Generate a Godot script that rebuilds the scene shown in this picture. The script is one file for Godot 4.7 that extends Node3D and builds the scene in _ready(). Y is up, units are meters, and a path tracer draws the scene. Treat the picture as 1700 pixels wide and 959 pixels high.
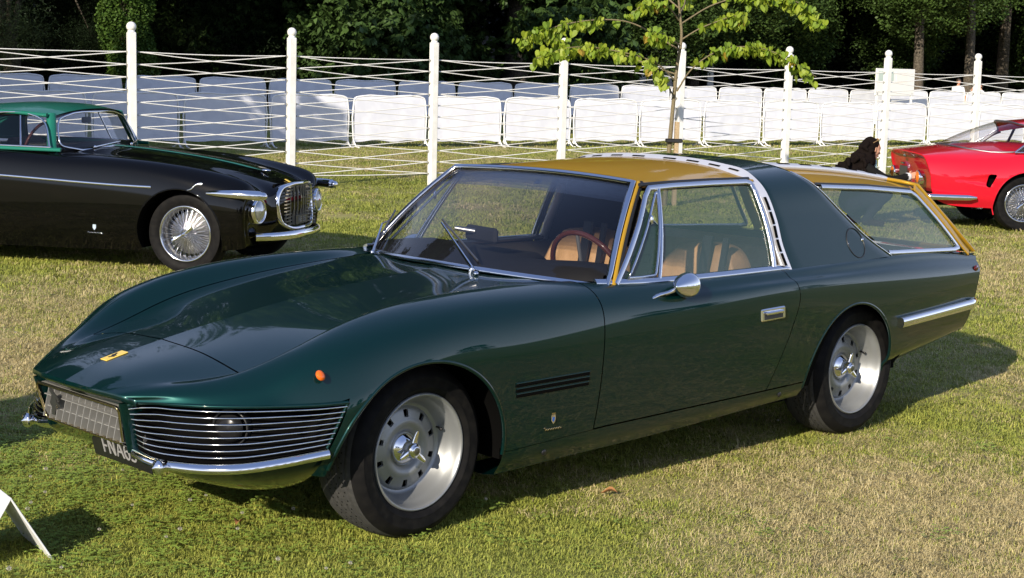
extends Node3D
# Concours lawn: a dark green and ochre shooting brake between two other classic cars, rope fence and covered barriers, woodland behind.
# World axes: x runs from the nose of the green car to its tail, z points out of its left side, y is up, metres.

var M := {}
var used := {}
var rng := RandomNumberGenerator.new()
const SUN_FLOW := Vector3(2.1, -1.0, -0.78)   # the way the sunlight travels


func numbered(called: String) -> String:
	if not used.has(called):
		used[called] = 0
		return called
	used[called] += 1
	return "%s_%03d" % [called, used[called]]


# ---------------------------------------------------------------- meshes
class MB:
	var v := PackedVector3Array()
	var n := PackedVector3Array()
	var t := PackedInt32Array()
	var c := PackedColorArray()
	var uv := PackedVector2Array()

	func add(o: MB) -> MB:
		var b := v.size()
		v.append_array(o.v)
		n.append_array(o.n)
		c.append_array(o.c)
		for i in o.t:
			t.append(i + b)
		return self

	func copy() -> MB:
		var o := MB.new()
		o.v = v.duplicate(); o.n = n.duplicate(); o.t = t.duplicate(); o.c = c.duplicate()
		return o

	func moved(x: Transform3D) -> MB:
		var o := MB.new()
		o.t = t.duplicate(); o.c = c.duplicate()
		o.v.resize(v.size()); o.n.resize(n.size())
		var nb := x.basis.inverse().transposed()
		for i in v.size():
			o.v[i] = x * v[i]
			o.n[i] = (nb * n[i]).normalized()
		return o

	func mirrored() -> MB:   # across the plane z = 0
		var o := copy()
		for i in v.size():
			o.v[i].z = -v[i].z
			o.n[i].z = -n[i].z
		return o

	func both() -> MB:
		return copy().add(mirrored())

	func tri(a: Vector3, b: Vector3, d: Vector3, hint := Vector3.ZERO) -> void:
		var k := (d - a).cross(b - a).normalized()
		if hint != Vector3.ZERO and k.dot(hint) < 0.0:
			k = -k
		var s := v.size()
		v.append(a); v.append(b); v.append(d)
		n.append(k); n.append(k); n.append(k)
		t.append(s); t.append(s + 1); t.append(s + 2)

	func quad(a: Vector3, b: Vector3, d: Vector3, e: Vector3, hint := Vector3.ZERO) -> void:
		var k := ((d - a).cross(b - a) + (e - a).cross(d - a)).normalized()
		if hint != Vector3.ZERO and k.dot(hint) < 0.0:
			k = -k
		var s := v.size()
		v.append(a); v.append(b); v.append(d); v.append(e)
		n.append(k); n.append(k); n.append(k); n.append(k)
		t.append_array(PackedInt32Array([s, s + 1, s + 2, s, s + 2, s + 3]))

	# a grid of points p[i * nv + j]; normals from the faces round each point, pointing away from (or, with turn, towards) where the winding says
	func grid(p: PackedVector3Array, nu: int, nv: int, wrap_u := false, wrap_v := false, away := Vector3.INF) -> MB:
		var s := v.size()
		var k := PackedVector3Array()
		k.resize(nu * nv)
		var total := 0.0
		for i in (nu if wrap_u else nu - 1):
			for j in (nv if wrap_v else nv - 1):
				var a := i * nv + j
				var b := ((i + 1) % nu) * nv + j
				var d := ((i + 1) % nu) * nv + (j + 1) % nv
				var e := i * nv + (j + 1) % nv
				var f := (p[d] - p[a]).cross(p[e] - p[b])
				k[a] += f; k[b] += f; k[d] += f; k[e] += f
				if away != Vector3.INF:
					total += f.dot((p[a] + p[d]) * 0.5 - away)
				t.append_array(PackedInt32Array([s + a, s + b, s + d, s + a, s + d, s + e]))
		var sign := -1.0 if total < 0.0 else 1.0
		for i in nu * nv:
			var l := k[i].length()
			k[i] = k[i] / l * sign if l > 1e-14 else Vector3.UP
		v.append_array(p)
		n.append_array(k)
		return self

	# keeps where f(point) > 0, cutting triangles exactly
	func clip(f: Callable) -> MB:
		var val := PackedFloat32Array()
		val.resize(v.size())
		for i in v.size():
			val[i] = f.call(v[i])
		var nt := PackedInt32Array()
		var cuts := {}
		for k in range(0, t.size(), 3):
			var inn := []
			for q in 3:
				if val[t[k + q]] > 0.0:
					inn.append(q)
			if inn.size() == 3:
				nt.append(t[k]); nt.append(t[k + 1]); nt.append(t[k + 2])
			elif inn.size() == 1:
				var a := t[k + inn[0]]
				var b := t[k + (inn[0] + 1) % 3]
				var d := t[k + (inn[0] + 2) % 3]
				nt.append(a); nt.append(cut(a, b, val, cuts)); nt.append(cut(a, d, val, cuts))
			elif inn.size() == 2:
				var o: int = 3 - inn[0] - inn[1]
				var a := t[k + o]
				var b := t[k + (o + 1) % 3]
				var d := t[k + (o + 2) % 3]
				var ab := cut(b, a, val, cuts)
				var ad := cut(d, a, val, cuts)
				nt.append_array(PackedInt32Array([ab, b, d, ab, d, ad]))
		t = nt
		return self

	func cut(a: int, b: int, val: PackedFloat32Array, cuts: Dictionary) -> int:
		var key := (mini(a, b) << 32) | maxi(a, b)
		if cuts.has(key):
			return cuts[key]
		var w := clampf(val[a] / (val[a] - val[b]), 0.0, 1.0)
		v.append(v[a].lerp(v[b], w))
		n.append(n[a].lerp(n[b], w).normalized())
		cuts[key] = v.size() - 1
		return v.size() - 1

	func mesh() -> ArrayMesh:
		var m := ArrayMesh.new()
		var id := PackedInt32Array()
		id.resize(t.size())
		var map := {}
		var vv := PackedVector3Array()
		var nn := PackedVector3Array()
		var cc := PackedColorArray()
		var has := c.size() == v.size() and c.size() > 0
		var huv := uv.size() == v.size() and uv.size() > 0
		var uu := PackedVector2Array()
		for i in range(0, t.size(), 3):
			var a := t[i]
			var b := t[i + 1]
			var d := t[i + 2]
			if (v[d] - v[a]).cross(v[b] - v[a]).dot(n[a] + n[b] + n[d]) < 0.0:
				var e := b
				b = d
				d = e
			var tri3 := [a, b, d]
			for q in 3:
				var o: int = tri3[q]
				if not map.has(o):
					map[o] = vv.size()
					vv.append(v[o])
					nn.append(n[o])
					if has:
						cc.append(c[o])
					if huv:
						uu.append(uv[o])
				id[i + q] = map[o]
		var ar := []
		ar.resize(Mesh.ARRAY_MAX)
		ar[Mesh.ARRAY_VERTEX] = vv
		ar[Mesh.ARRAY_NORMAL] = nn
		if has:
			ar[Mesh.ARRAY_COLOR] = cc
		if huv:
			ar[Mesh.ARRAY_TEX_UV] = uu
		ar[Mesh.ARRAY_INDEX] = id
		if id.size() > 0:
			m.add_surface_from_arrays(Mesh.PRIMITIVE_TRIANGLES, ar)
		return m


func obj(called: String, mb: MB, mat: Material, parent: Node = self) -> MeshInstance3D:
	var o := MeshInstance3D.new()
	o.name = numbered(called) if parent == self else called
	o.mesh = mb.mesh()
	o.material_override = mat
	parent.add_child(o, true)
	return o


func node(called: String, parent: Node = self, at := Vector3.ZERO) -> Node3D:
	var o := Node3D.new()
	o.name = numbered(called) if parent == self else called
	parent.add_child(o, true)
	o.position = at
	return o


func tag(o: Node, label: String, category := "", group := "", kind := "") -> Node:
	if label:
		o.set_meta("label", label)
	if category:
		o.set_meta("category", category)
	if group:
		o.set_meta("group", group)
	if kind:
		o.set_meta("kind", kind)
	return o


func hermite(us: PackedFloat32Array, p: PackedVector3Array, u: float) -> Vector3:
	var k := us.size()
	var i := 0
	while i < k - 2 and u > us[i + 1]:
		i += 1
	var h := us[i + 1] - us[i]
	var w := (u - us[i]) / h
	var d := (p[i + 1] - p[i]) / h
	var m0 := d
	var m1 := d
	if i > 0:
		var h0 := us[i] - us[i - 1]
		m0 = ((p[i] - p[i - 1]) / h0 * h + d * h0) / (h + h0)
	if i < k - 2:
		var h1 := us[i + 2] - us[i + 1]
		m1 = ((p[i + 2] - p[i + 1]) / h1 * h + d * h1) / (h + h1)
	if w < 0.0:
		return p[i] + m0 * (u - us[i])
	if w > 1.0:
		return p[i + 1] + m1 * (u - us[i + 1])
	var w2 := w * w
	var w3 := w2 * w
	return p[i] * (2 * w3 - 3 * w2 + 1) + m0 * h * (w3 - 2 * w2 + w) + p[i + 1] * (3 * w2 - 2 * w3) + m1 * h * (w3 - w2)


func fcurve(xy: Array, x: float) -> float:   # smooth y(x) through pairs
	var us := PackedFloat32Array()
	var p := PackedVector3Array()
	for q in xy:
		us.append(q[0])
		p.append(Vector3(q[1], 0, 0))
	return hermite(us, p, x).x


func line(xy: Array, x: float) -> float:   # straight pieces
	if x <= xy[0][0]:
		return xy[0][1]
	for i in xy.size() - 1:
		if x <= xy[i + 1][0]:
			return lerpf(xy[i][1], xy[i + 1][1], (x - xy[i][0]) / (xy[i + 1][0] - xy[i][0]))
	return xy[-1][1]


func smooth(p: Array, each := 8, closed := false) -> PackedVector3Array:
	var us := PackedFloat32Array()
	var q := PackedVector3Array()
	var l := 0.0
	var src := p.duplicate()
	if closed:
		src = [p[-2], p[-1]] + p + [p[0], p[1]]
	for i in src.size():
		if i > 0:
			l += maxf(1e-5, (src[i] as Vector3).distance_to(src[i - 1]))
		us.append(l)
		q.append(src[i])
	var out := PackedVector3Array()
	var a := 2 if closed else 0
	var b := src.size() - (2 if closed else 0) - (0 if closed else 1)
	for i in range(a, b):
		for k in each:
			out.append(hermite(us, q, lerpf(us[i], us[i + 1], float(k) / each)))
	if not closed:
		out.append(q[-1])
	return out


class Loft:
	var us := PackedFloat32Array()
	var cols := []          # one PackedVector3Array per control curve
	var ks := PackedFloat32Array()
	var host

	var crease := 0         # a control curve where the section folds

	func at(u: float, s: float) -> Vector3:
		return ev(section(u), s)

	func ev(sec: PackedVector3Array, s: float) -> Vector3:
		if crease == 0:
			return host.hermite(ks, sec, s)
		if s <= crease:
			return host.hermite(ks.slice(0, crease + 1), sec.slice(0, crease + 1), s)
		return host.hermite(ks.slice(crease), sec.slice(crease), s)

	var slopes := []

	# curves along the car bend smoothly (second derivatives agree at every station)
	func settle() -> void:
		var n := us.size()
		for c in cols:
			var sub := PackedFloat32Array()
			var dia := PackedFloat32Array()
			var sup := PackedFloat32Array()
			var rhs := PackedVector3Array()
			for i in n:
				var h0 := us[i] - us[i - 1] if i > 0 else 0.0
				var h1 := us[i + 1] - us[i] if i < n - 1 else 0.0
				if i == 0:
					sub.append(0.0); dia.append(2.0); sup.append(1.0)
					rhs.append((c[1] - c[0]) / h1 * 3.0)
				elif i == n - 1:
					sub.append(1.0); dia.append(2.0); sup.append(0.0)
					rhs.append((c[i] - c[i - 1]) / h0 * 3.0)
				else:
					sub.append(h1); dia.append(2.0 * (h0 + h1)); sup.append(h0)
					rhs.append(((c[i] - c[i - 1]) / h0 * h1 + (c[i + 1] - c[i]) / h1 * h0) * 3.0)
			for i in range(1, n):
				var w := sub[i] / dia[i - 1]
				dia[i] -= w * sup[i - 1]
				rhs[i] -= rhs[i - 1] * w
			rhs[n - 1] /= dia[n - 1]
			for i in range(n - 2, -1, -1):
				rhs[i] = (rhs[i] - rhs[i + 1] * sup[i]) / dia[i]
			slopes.append(rhs)

	func section(u: float) -> PackedVector3Array:
		var r := PackedVector3Array()
		if slopes.is_empty():
			settle()
		var i := 0
		while i < us.size() - 2 and u > us[i + 1]:
			i += 1
		var h := us[i + 1] - us[i]
		var w := (u - us[i]) / h
		for k in cols.size():
			var p: PackedVector3Array = cols[k]
			var m: PackedVector3Array = slopes[k]
			if w < 0.0:
				r.append(p[i] + m[i] * (u - us[i]))
			elif w > 1.0:
				r.append(p[i + 1] + m[i + 1] * (u - us[i + 1]))
			else:
				var w2 := w * w
				var w3 := w2 * w
				r.append(p[i] * (2 * w3 - 3 * w2 + 1) + m[i] * h * (w3 - 2 * w2 + w) + p[i + 1] * (3 * w2 - 2 * w3) + m[i + 1] * h * (w3 - w2))
		return r


func loft(rows: Array) -> Loft:   # rows: [u, P0, P1, ...]
	var l := Loft.new()
	l.host = self
	for i in rows[0].size() - 1:
		l.cols.append(PackedVector3Array())
		l.ks.append(i)
	for r in rows:
		l.us.append(r[0])
		for i in r.size() - 1:
			l.cols[i].append(r[i + 1])
	return l


func surf(l: Loft, u0: float, u1: float, nu: int, s0: float, s1: float, ns: int, away: Vector3) -> MB:
	var o := MB.new()
	var e := 0.002
	var total := 0.0
	for i in nu:
		var u := lerpf(u0, u1, float(i) / (nu - 1))
		var a := l.section(u - e)
		var b := l.section(u)
		var d := l.section(u + e)
		for j in ns:
			var s := lerpf(s0, s1, float(j) / (ns - 1))
			var p := l.ev(b, s)
			var du := l.ev(d, s) - l.ev(a, s)
			var ds := l.ev(b, s + 0.004) - l.ev(b, s - 0.004)
			var k := du.cross(ds).normalized()
			total += k.dot(p - away)
			o.v.append(p)
			o.n.append(k)
			if i < nu - 1 and j < ns - 1:
				var q := i * ns + j
				o.t.append_array(PackedInt32Array([q, q + ns, q + ns + 1, q, q + ns + 1, q + 1]))
	if total < 0.0:
		for i in o.n.size():
			o.n[i] = -o.n[i]
	return o


# a profile (x across, y out along the given normal) swept along a path
func sweep(path: PackedVector3Array, ups, profile: Array, closed := false, caps := true) -> MB:
	var p := PackedVector3Array()
	var k := path.size()
	var m := profile.size()
	for i in k:
		var a := path[(i - 1 + k) % k] if closed or i > 0 else path[i]
		var b := path[(i + 1) % k] if closed or i < k - 1 else path[i]
		var dir := (b - a).normalized()
		var up: Vector3 = ups[i] if ups is PackedVector3Array else ups
		var side := dir.cross(up).normalized()
		up = side.cross(dir).normalized()
		for q in profile:
			p.append(path[i] + side * q.x + up * q.y)
	var mid := Vector3.ZERO
	var o := MB.new()
	o.grid(p, k, m, closed, true)
	# turn normals outward
	var c0 := Vector3.ZERO
	for j in m:
		c0 += p[j]
	c0 /= m
	var out := 0.0
	for j in m:
		out += o.n[j].dot(p[j] - c0)
	if out < 0.0:
		for i in o.n.size():
			o.n[i] = -o.n[i]
	if caps and not closed:
		for e in [0, k - 1]:
			mid = Vector3.ZERO
			for j in m:
				mid += p[e * m + j]
			mid /= m
			var hint: Vector3 = (path[0] - path[1]) if e == 0 else (path[k - 1] - path[k - 2])
			for j in m:
				o.tri(mid, p[e * m + j], p[e * m + (j + 1) % m], hint)
	return o


func round_profile(w: float, h: float, segs := 12, power := 2.0) -> Array:
	var r := []
	for i in segs:
		var a := TAU * i / segs
		var cx := cos(a)
		var sy := sin(a)
		r.append(Vector2(signf(cx) * pow(absf(cx), 2.0 / power) * w * 0.5, signf(sy) * pow(absf(sy), 2.0 / power) * h * 0.5))
	return r


func tube(path: PackedVector3Array, r, sides := 8, closed := false) -> MB:
	var p := PackedVector3Array()
	var k := path.size()
	var up := Vector3.UP
	var d0 := (path[1] - path[0]).normalized()
	if absf(d0.y) > 0.9:
		up = Vector3.RIGHT
	for i in k:
		var a := path[(i - 1 + k) % k] if closed or i > 0 else path[i]
		var b := path[(i + 1) % k] if closed or i < k - 1 else path[i]
		var dir := (b - a).normalized()
		var side := dir.cross(up).normalized()
		up = side.cross(dir).normalized()
		var rad: float = r if r is float else r[i]
		for j in sides:
			var an := TAU * j / sides
			p.append(path[i] + (side * cos(an) + up * sin(an)) * rad)
	var o := MB.new()
	o.grid(p, k, sides, closed, true)
	var s := 0.0
	for j in sides:
		s += o.n[j].dot(p[j] - path[0])
	if s < 0.0:
		for i in o.n.size():
			o.n[i] = -o.n[i]
	if not closed:
		for e in [0, k - 1]:
			var hint: Vector3 = (path[0] - path[1]) if e == 0 else (path[k - 1] - path[k - 2])
			for j in sides:
				o.tri(path[e], p[e * sides + j], p[e * sides + (j + 1) % sides], hint)
	return o


func rod(a: Vector3, b: Vector3, r0: float, r1 := -1.0, sides := 8) -> MB:
	return tube(PackedVector3Array([a, b]), PackedFloat32Array([r0, r0 if r1 < 0.0 else r1]), sides)


# profile of [radius, along] turned about the axis +z of its own frame
func lathe(profile: Array, segs := 48, x := Transform3D.IDENTITY) -> MB:
	var p := PackedVector3Array()
	for q in profile:
		for j in segs:
			var a := TAU * j / segs
			p.append(Vector3(cos(a) * q[0], sin(a) * q[0], q[1]))
	var o := MB.new()
	var mid := Vector3.ZERO
	o.grid(p, profile.size(), segs, false, true)
	# the profile is listed so that the outside is on its right when walking
	return o.moved(x)


func flip(o: MB) -> MB:
	for i in o.n.size():
		o.n[i] = -o.n[i]
	return o


func box(size: Vector3, at := Vector3.ZERO, b := Basis.IDENTITY, bevel := 0.0) -> MB:
	var o := MB.new()
	var h := size * 0.5
	var c := minf(bevel, minf(h.x, minf(h.y, h.z)) * 0.9)
	for ax in 3:
		var u := (ax + 1) % 3
		var w := (ax + 2) % 3
		for sg in [-1.0, 1.0]:
			var q := []
			for k in [[-1, -1], [1, -1], [1, 1], [-1, 1]]:
				var p := Vector3.ZERO
				p[ax] = h[ax] * sg
				p[u] = (h[u] - c) * k[0]
				p[w] = (h[w] - c) * k[1]
				q.append(p)
			var n := Vector3.ZERO
			n[ax] = sg
			o.quad(q[0], q[1], q[2], q[3], n)
	if c > 0.0:
		for ax in 3:
			var u := (ax + 1) % 3
			var w := (ax + 2) % 3
			for s1 in [-1.0, 1.0]:
				for s2 in [-1.0, 1.0]:
					var q := []
					for k in [[-1, 0], [1, 0], [1, 1], [-1, 1]]:
						var p := Vector3.ZERO
						p[ax] = (h[ax] - c) * k[0]
						p[u] = (h[u] - (c if k[1] else 0.0)) * s1
						p[w] = (h[w] - (0.0 if k[1] else c)) * s2
						q.append(p)
					var n := Vector3.ZERO
					n[u] = s1
					n[w] = s2
					o.quad(q[0], q[1], q[2], q[3], n)
		for sx in [-1.0, 1.0]:
			for sy in [-1.0, 1.0]:
				for sz in [-1.0, 1.0]:
					var s := Vector3(sx, sy, sz)
					var e := h - Vector3.ONE * c
					o.tri(Vector3(h.x, e.y, e.z) * s, Vector3(e.x, h.y, e.z) * s, Vector3(e.x, e.y, h.z) * s, s)
	return o.moved(Transform3D(b, at))


# a flat or bent plate: outline of points, thickened along -normal
func plate(outline: PackedVector3Array, normal: Vector3, thick: float) -> MB:
	var o := MB.new()
	var ax := normal.normalized()
	var u := ax.cross(Vector3.UP if absf(ax.y) < 0.9 else Vector3.RIGHT).normalized()
	var w := ax.cross(u)
	var flat := PackedVector2Array()
	for p in outline:
		flat.append(Vector2(p.dot(u), p.dot(w)))
	var id := Geometry2D.triangulate_polygon(flat)
	for k in range(0, id.size(), 3):
		o.tri(outline[id[k]], outline[id[k + 1]], outline[id[k + 2]], ax)
		if thick > 0.0:
			o.tri(outline[id[k]] - ax * thick, outline[id[k + 1]] - ax * thick, outline[id[k + 2]] - ax * thick, -ax)
	if thick > 0.0:
		var mid := Vector3.ZERO
		for p in outline:
			mid += p / outline.size()
		for i in outline.size():
			var a := outline[i]
			var b := outline[(i + 1) % outline.size()]
			o.quad(a, b, b - ax * thick, a - ax * thick, (b - a).cross(ax) * (1.0 if ((b - a).cross(ax)).dot((a + b) * 0.5 - mid) > 0.0 else -1.0))
	return o


func ellipsoid(r: Vector3, at := Vector3.ZERO, b := Basis.IDENTITY, rings := 10, segs := 16) -> MB:
	var p := PackedVector3Array()
	for i in rings + 1:
		var f := PI * i / rings
		for j in segs:
			var a := TAU * j / segs
			p.append(Vector3(sin(f) * cos(a) * r.x, cos(f) * r.y, sin(f) * sin(a) * r.z))
	var o := MB.new()
	o.grid(p, rings + 1, segs, false, true, Vector3.ZERO)
	for i in p.size():
		o.n[i] = (p[i] / (r * r)).normalized()
	return o.moved(Transform3D(b, at))


func solid(c: Color, rough := 0.6, metal := 0.0, coat := 0.0) -> StandardMaterial3D:
	var m := StandardMaterial3D.new()
	m.albedo_color = c.linear_to_srgb()
	m.roughness = rough
	m.metallic = metal
	if coat > 0.0:
		m.metallic_specular = 0.12   # the shine comes from the lacquer, not from the paint under it
		m.clearcoat_enabled = true
		m.clearcoat = coat
		m.clearcoat_roughness = 0.03
	return m


func noise_tex(freq: float, size := 512, colors := [], offsets := [], normal := false, strength := 4.0, kind := FastNoiseLite.TYPE_SIMPLEX_SMOOTH, octaves := 5, sd := 1) -> NoiseTexture2D:
	var f := FastNoiseLite.new()
	f.noise_type = kind
	f.frequency = freq
	f.fractal_octaves = octaves
	f.seed = sd
	var t := NoiseTexture2D.new()
	t.width = size
	t.height = size
	t.seamless = true
	t.noise = f
	if normal:
		t.as_normal_map = true
		t.bump_strength = strength
	elif colors.size():
		var g := Gradient.new()
		var cs := PackedColorArray()
		for q in colors:
			cs.append((q as Color).linear_to_srgb())
		g.colors = cs
		g.offsets = PackedFloat32Array(offsets)
		t.color_ramp = g
	return t


func textured(colors: Array, offsets: Array, freq: float, scale: float, rough := 0.8, bump := 0.0, bump_freq := 0.05) -> StandardMaterial3D:
	var m := StandardMaterial3D.new()
	m.albedo_texture = noise_tex(freq, 512, colors, offsets)
	m.uv1_triplanar = true
	m.uv1_world_triplanar = true
	m.uv1_scale = Vector3.ONE * scale
	m.roughness = rough
	if bump > 0.0:
		m.normal_enabled = true
		m.normal_texture = noise_tex(bump_freq, 512, [], [], true, bump)
	return m


func glass(c: Color, a: float) -> StandardMaterial3D:
	var m := StandardMaterial3D.new()
	m.transparency = BaseMaterial3D.TRANSPARENCY_ALPHA
	c = c.linear_to_srgb()
	c.a = a
	m.albedo_color = c
	m.roughness = 0.03
	return m


func materials() -> void:
	M.green = solid(Color(0.0006, 0.0175, 0.0170), 0.33, 0.45, 0.9)
	M.ochre = solid(Color(0.37, 0.215, 0.017), 0.42, 0.2, 0.6)
	M.chrome = solid(Color(0.78, 0.78, 0.80), 0.06, 1.0)
	M.chrome_soft = solid(Color(0.66, 0.67, 0.70), 0.14, 1.0)
	M.alloy = solid(Color(0.32, 0.32, 0.31), 0.40, 0.5)
	M.tread = textured([Color(0.022, 0.022, 0.022), Color(0.040, 0.039, 0.037)], [0.3, 0.8], 0.03, 2.5, 0.85)
	M.alloy_bright = solid(Color(0.72, 0.72, 0.74), 0.40, 0.55)
	M.alloy_dark = solid(Color(0.12, 0.12, 0.12), 0.45, 0.6)
	M.brass = solid(Color(0.52, 0.42, 0.24), 0.25, 1.0)
	M.wheel_silver = solid(Color(0.25, 0.26, 0.265), 0.40, 0.6)
	M.rubber = textured([Color(0.007, 0.007, 0.0075), Color(0.013, 0.0125, 0.012)], [0.3, 0.8], 0.02, 1.7, 0.55)
	M.rubber.metallic_specular = 0.16
	M.black = solid(Color(0.003, 0.003, 0.003), 0.9)
	M.black.metallic_specular = 0.1
	M.trim_black = solid(Color(0.008, 0.008, 0.009), 0.4)
	M.dash_black = solid(Color(0.008, 0.008, 0.009), 0.75)
	M.dash_black.metallic_specular = 0.25
	M.lining = solid(Color(0.018, 0.016, 0.014), 0.9)
	M.steel_dark = solid(Color(0.20, 0.20, 0.21), 0.35, 0.9)
	M.lamp_glass = solid(Color(0.022, 0.022, 0.023), 0.25, 0.5, 0.15)
	M.lamp_red = solid(Color(0.07, 0.003, 0.003), 0.15, 0.0, 1.0)
	M.amber = solid(Color(0.62, 0.11, 0.008), 0.15, 0.0, 1.0)
	M.plate_white = solid(Color(0.24, 0.24, 0.24), 0.5)
	M.badge_yellow = solid(Color(0.66, 0.47, 0.09), 0.3, 0.0, 0.6)
	M.badge_blue = solid(Color(0.03, 0.09, 0.30), 0.3)
	M.badge_dark = solid(Color(0.10, 0.10, 0.07), 0.3, 0.6)
	M.mirror = solid(Color(0.8, 0.8, 0.8), 0.02, 1.0)
	M.wood = solid(Color(0.040, 0.011, 0.007), 0.25, 0.0, 0.7)
	M.tan_leather = textured([Color(0.30, 0.175, 0.08), Color(0.36, 0.215, 0.105)], [0.3, 0.7], 0.01, 1.5, 0.5, 1.5, 0.08)
	M.tan_dark = solid(Color(0.10, 0.055, 0.027), 0.8)
	M.glass_clear = glass(Color(0.002, 0.003, 0.003), 0.08)
	M.glass_green = glass(Color(0.045, 0.10, 0.078), 0.34)
	M.tint = glass(Color(0.001, 0.0015, 0.004), 0.36)
	M.glass_dark = glass(Color(0.01, 0.012, 0.012), 0.2)


func _ready() -> void:
	rng.seed = 7
	var cam := Camera3D.new()
	cam.position = Vector3(-3.639, 1.6625, 4.8942)
	cam.rotation = Vector3(-0.1371, -0.7700, 0.0266)
	cam.fov = 20.19
	cam.near = 0.1
	cam.far = 600.0
	add_child(cam)
	cam.current = true

	var sun := DirectionalLight3D.new()
	sun.name = "sun"
	sun.light_energy = 1.42
	sun.light_color = Color(1.0, 0.95, 0.87)
	sun.light_angular_distance = 0.55
	sun.shadow_enabled = true
	add_child(sun)
	sun.look_at_from_position(Vector3.ZERO, SUN_FLOW)

	var sm := ProceduralSkyMaterial.new()
	sm.sky_top_color = Color(0.27, 0.33, 0.46)
	sm.sky_horizon_color = Color(0.77, 0.81, 0.89)
	sm.sky_curve = 0.19
	sm.ground_bottom_color = Color(0.2, 0.22, 0.12)
	sm.ground_horizon_color = Color(0.5, 0.52, 0.4)
	var sky := Sky.new()
	sky.sky_material = sm
	var e := Environment.new()
	e.background_mode = Environment.BG_SKY
	e.sky = sky
	e.background_energy_multiplier = 1.7
	e.tonemap_mode = Environment.TONE_MAPPER_LINEAR
	e.tonemap_exposure = 1.74
	e.sdfgi_enabled = true
	e.ssao_enabled = true
	e.ssil_enabled = true
	var we := WorldEnvironment.new()
	we.environment = e
	add_child(we)

	materials()
	M.white_wood = textured([Color(0.62, 0.62, 0.60), Color(0.70, 0.70, 0.68)], [0.3, 0.7], 0.01, 1.0, 0.45)
	M.rope_white = solid(Color(0.64, 0.64, 0.63), 0.8)
	M.white_cloth = textured([Color(0.59, 0.61, 0.69), Color(0.65, 0.67, 0.74)], [0.3, 0.7], 0.01, 0.6, 0.8)
	M.white_cloth.backlight_enabled = true
	M.white_cloth.backlight = Color(0.25, 0.25, 0.25)
	M.white_metal = solid(Color(0.74, 0.74, 0.74), 0.4)
	M.bark = textured([Color(0.030, 0.024, 0.017), Color(0.085, 0.070, 0.052), Color(0.15, 0.13, 0.10)], [0.2, 0.6, 0.9], 0.03, 0.7, 0.9, 6.0, 0.05)
	M.young_bark = textured([Color(0.09, 0.075, 0.04), Color(0.20, 0.16, 0.09)], [0.3, 0.7], 0.05, 3.0, 0.8)
	M.stake_wood = textured([Color(0.26, 0.19, 0.11), Color(0.38, 0.29, 0.18)], [0.3, 0.7], 0.02, 4.0, 0.8)
	M.card_white = solid(Color(0.68, 0.69, 0.70), 0.5)
	M.board_green = solid(Color(0.02, 0.05, 0.03), 0.5)
	M.dead_leaf = solid(Color(0.28, 0.13, 0.045), 0.8)
	M.marquee = solid(Color(0.42, 0.43, 0.45), 0.8)
	M.grey_paint = solid(Color(0.14, 0.15, 0.17), 0.6)
	M.poster = solid(Color(0.70, 0.70, 0.68), 0.5)
	M.poster_green = solid(Color(0.42, 0.50, 0.46), 0.5)
	M.poster_pale = solid(Color(0.74, 0.70, 0.66), 0.5)
	M.black_paint = solid(Color(0.0016, 0.0016, 0.0016), 0.30, 0.0, 0.62)
	M.teal_paint = solid(Color(0.012, 0.125, 0.088), 0.36, 0.2, 0.6)
	M.lamp_bright = solid(Color(0.42, 0.43, 0.44), 0.08, 0.7, 1.0)
	M.grille_tan = solid(Color(0.26, 0.245, 0.20), 0.5, 0.4)
	M.red_paint = solid(Color(0.50, 0.006, 0.020), 0.32, 0.0, 1.0)
	M.plate_dark = solid(Color(0.03, 0.03, 0.03), 0.4)
	M.badge_pale = solid(Color(0.45, 0.55, 0.66), 0.3, 0.4)
	M.lamp_orange = solid(Color(0.50, 0.13, 0.012), 0.12, 0.0, 1.0)
	M.person_skin = solid(Color.WHITE, 0.85)
	M.person_skin.metallic_specular = 0.2
	M.person_skin.vertex_color_use_as_albedo = true
	M.hair_dark = solid(Color(0.007, 0.005, 0.0045), 0.9)
	M.hair_dark.metallic_specular = 0.15
	M.hair_brown = solid(Color(0.03, 0.02, 0.014), 0.5)
	M.eye_white = solid(Color(0.6, 0.58, 0.55), 0.2)
	M.eye_dark = solid(Color(0.03, 0.02, 0.012), 0.1)
	M.tortoise = solid(Color(0.30, 0.19, 0.07), 0.2)
	M.scarf_teal = solid(Color(0.25, 0.36, 0.38), 0.8)
	M.black_paint.metallic_specular = 0.05
	place()
	black_car()
	red_car()
	people()
	build_main_car()


# ---------------------------------------------------------------- the place
func ground_y(x: float, z: float) -> float:
	# level lawn, rising a little beyond the first row of barriers and then into the wooded bank
	var d := x * -0.21 - z * 0.978   # metres away from the cars towards the wood
	var d2 := -(z + 38.0) + (x - 12.0) * 0.166
	return 0.16 * smoothstep(24.0, 31.0, d + 4.0) * smoothstep(-30.0, -5.0, x) + 9.0 * smoothstep(14.0, 70.0, d2)


var dry_noise := FastNoiseLite.new()


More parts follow.
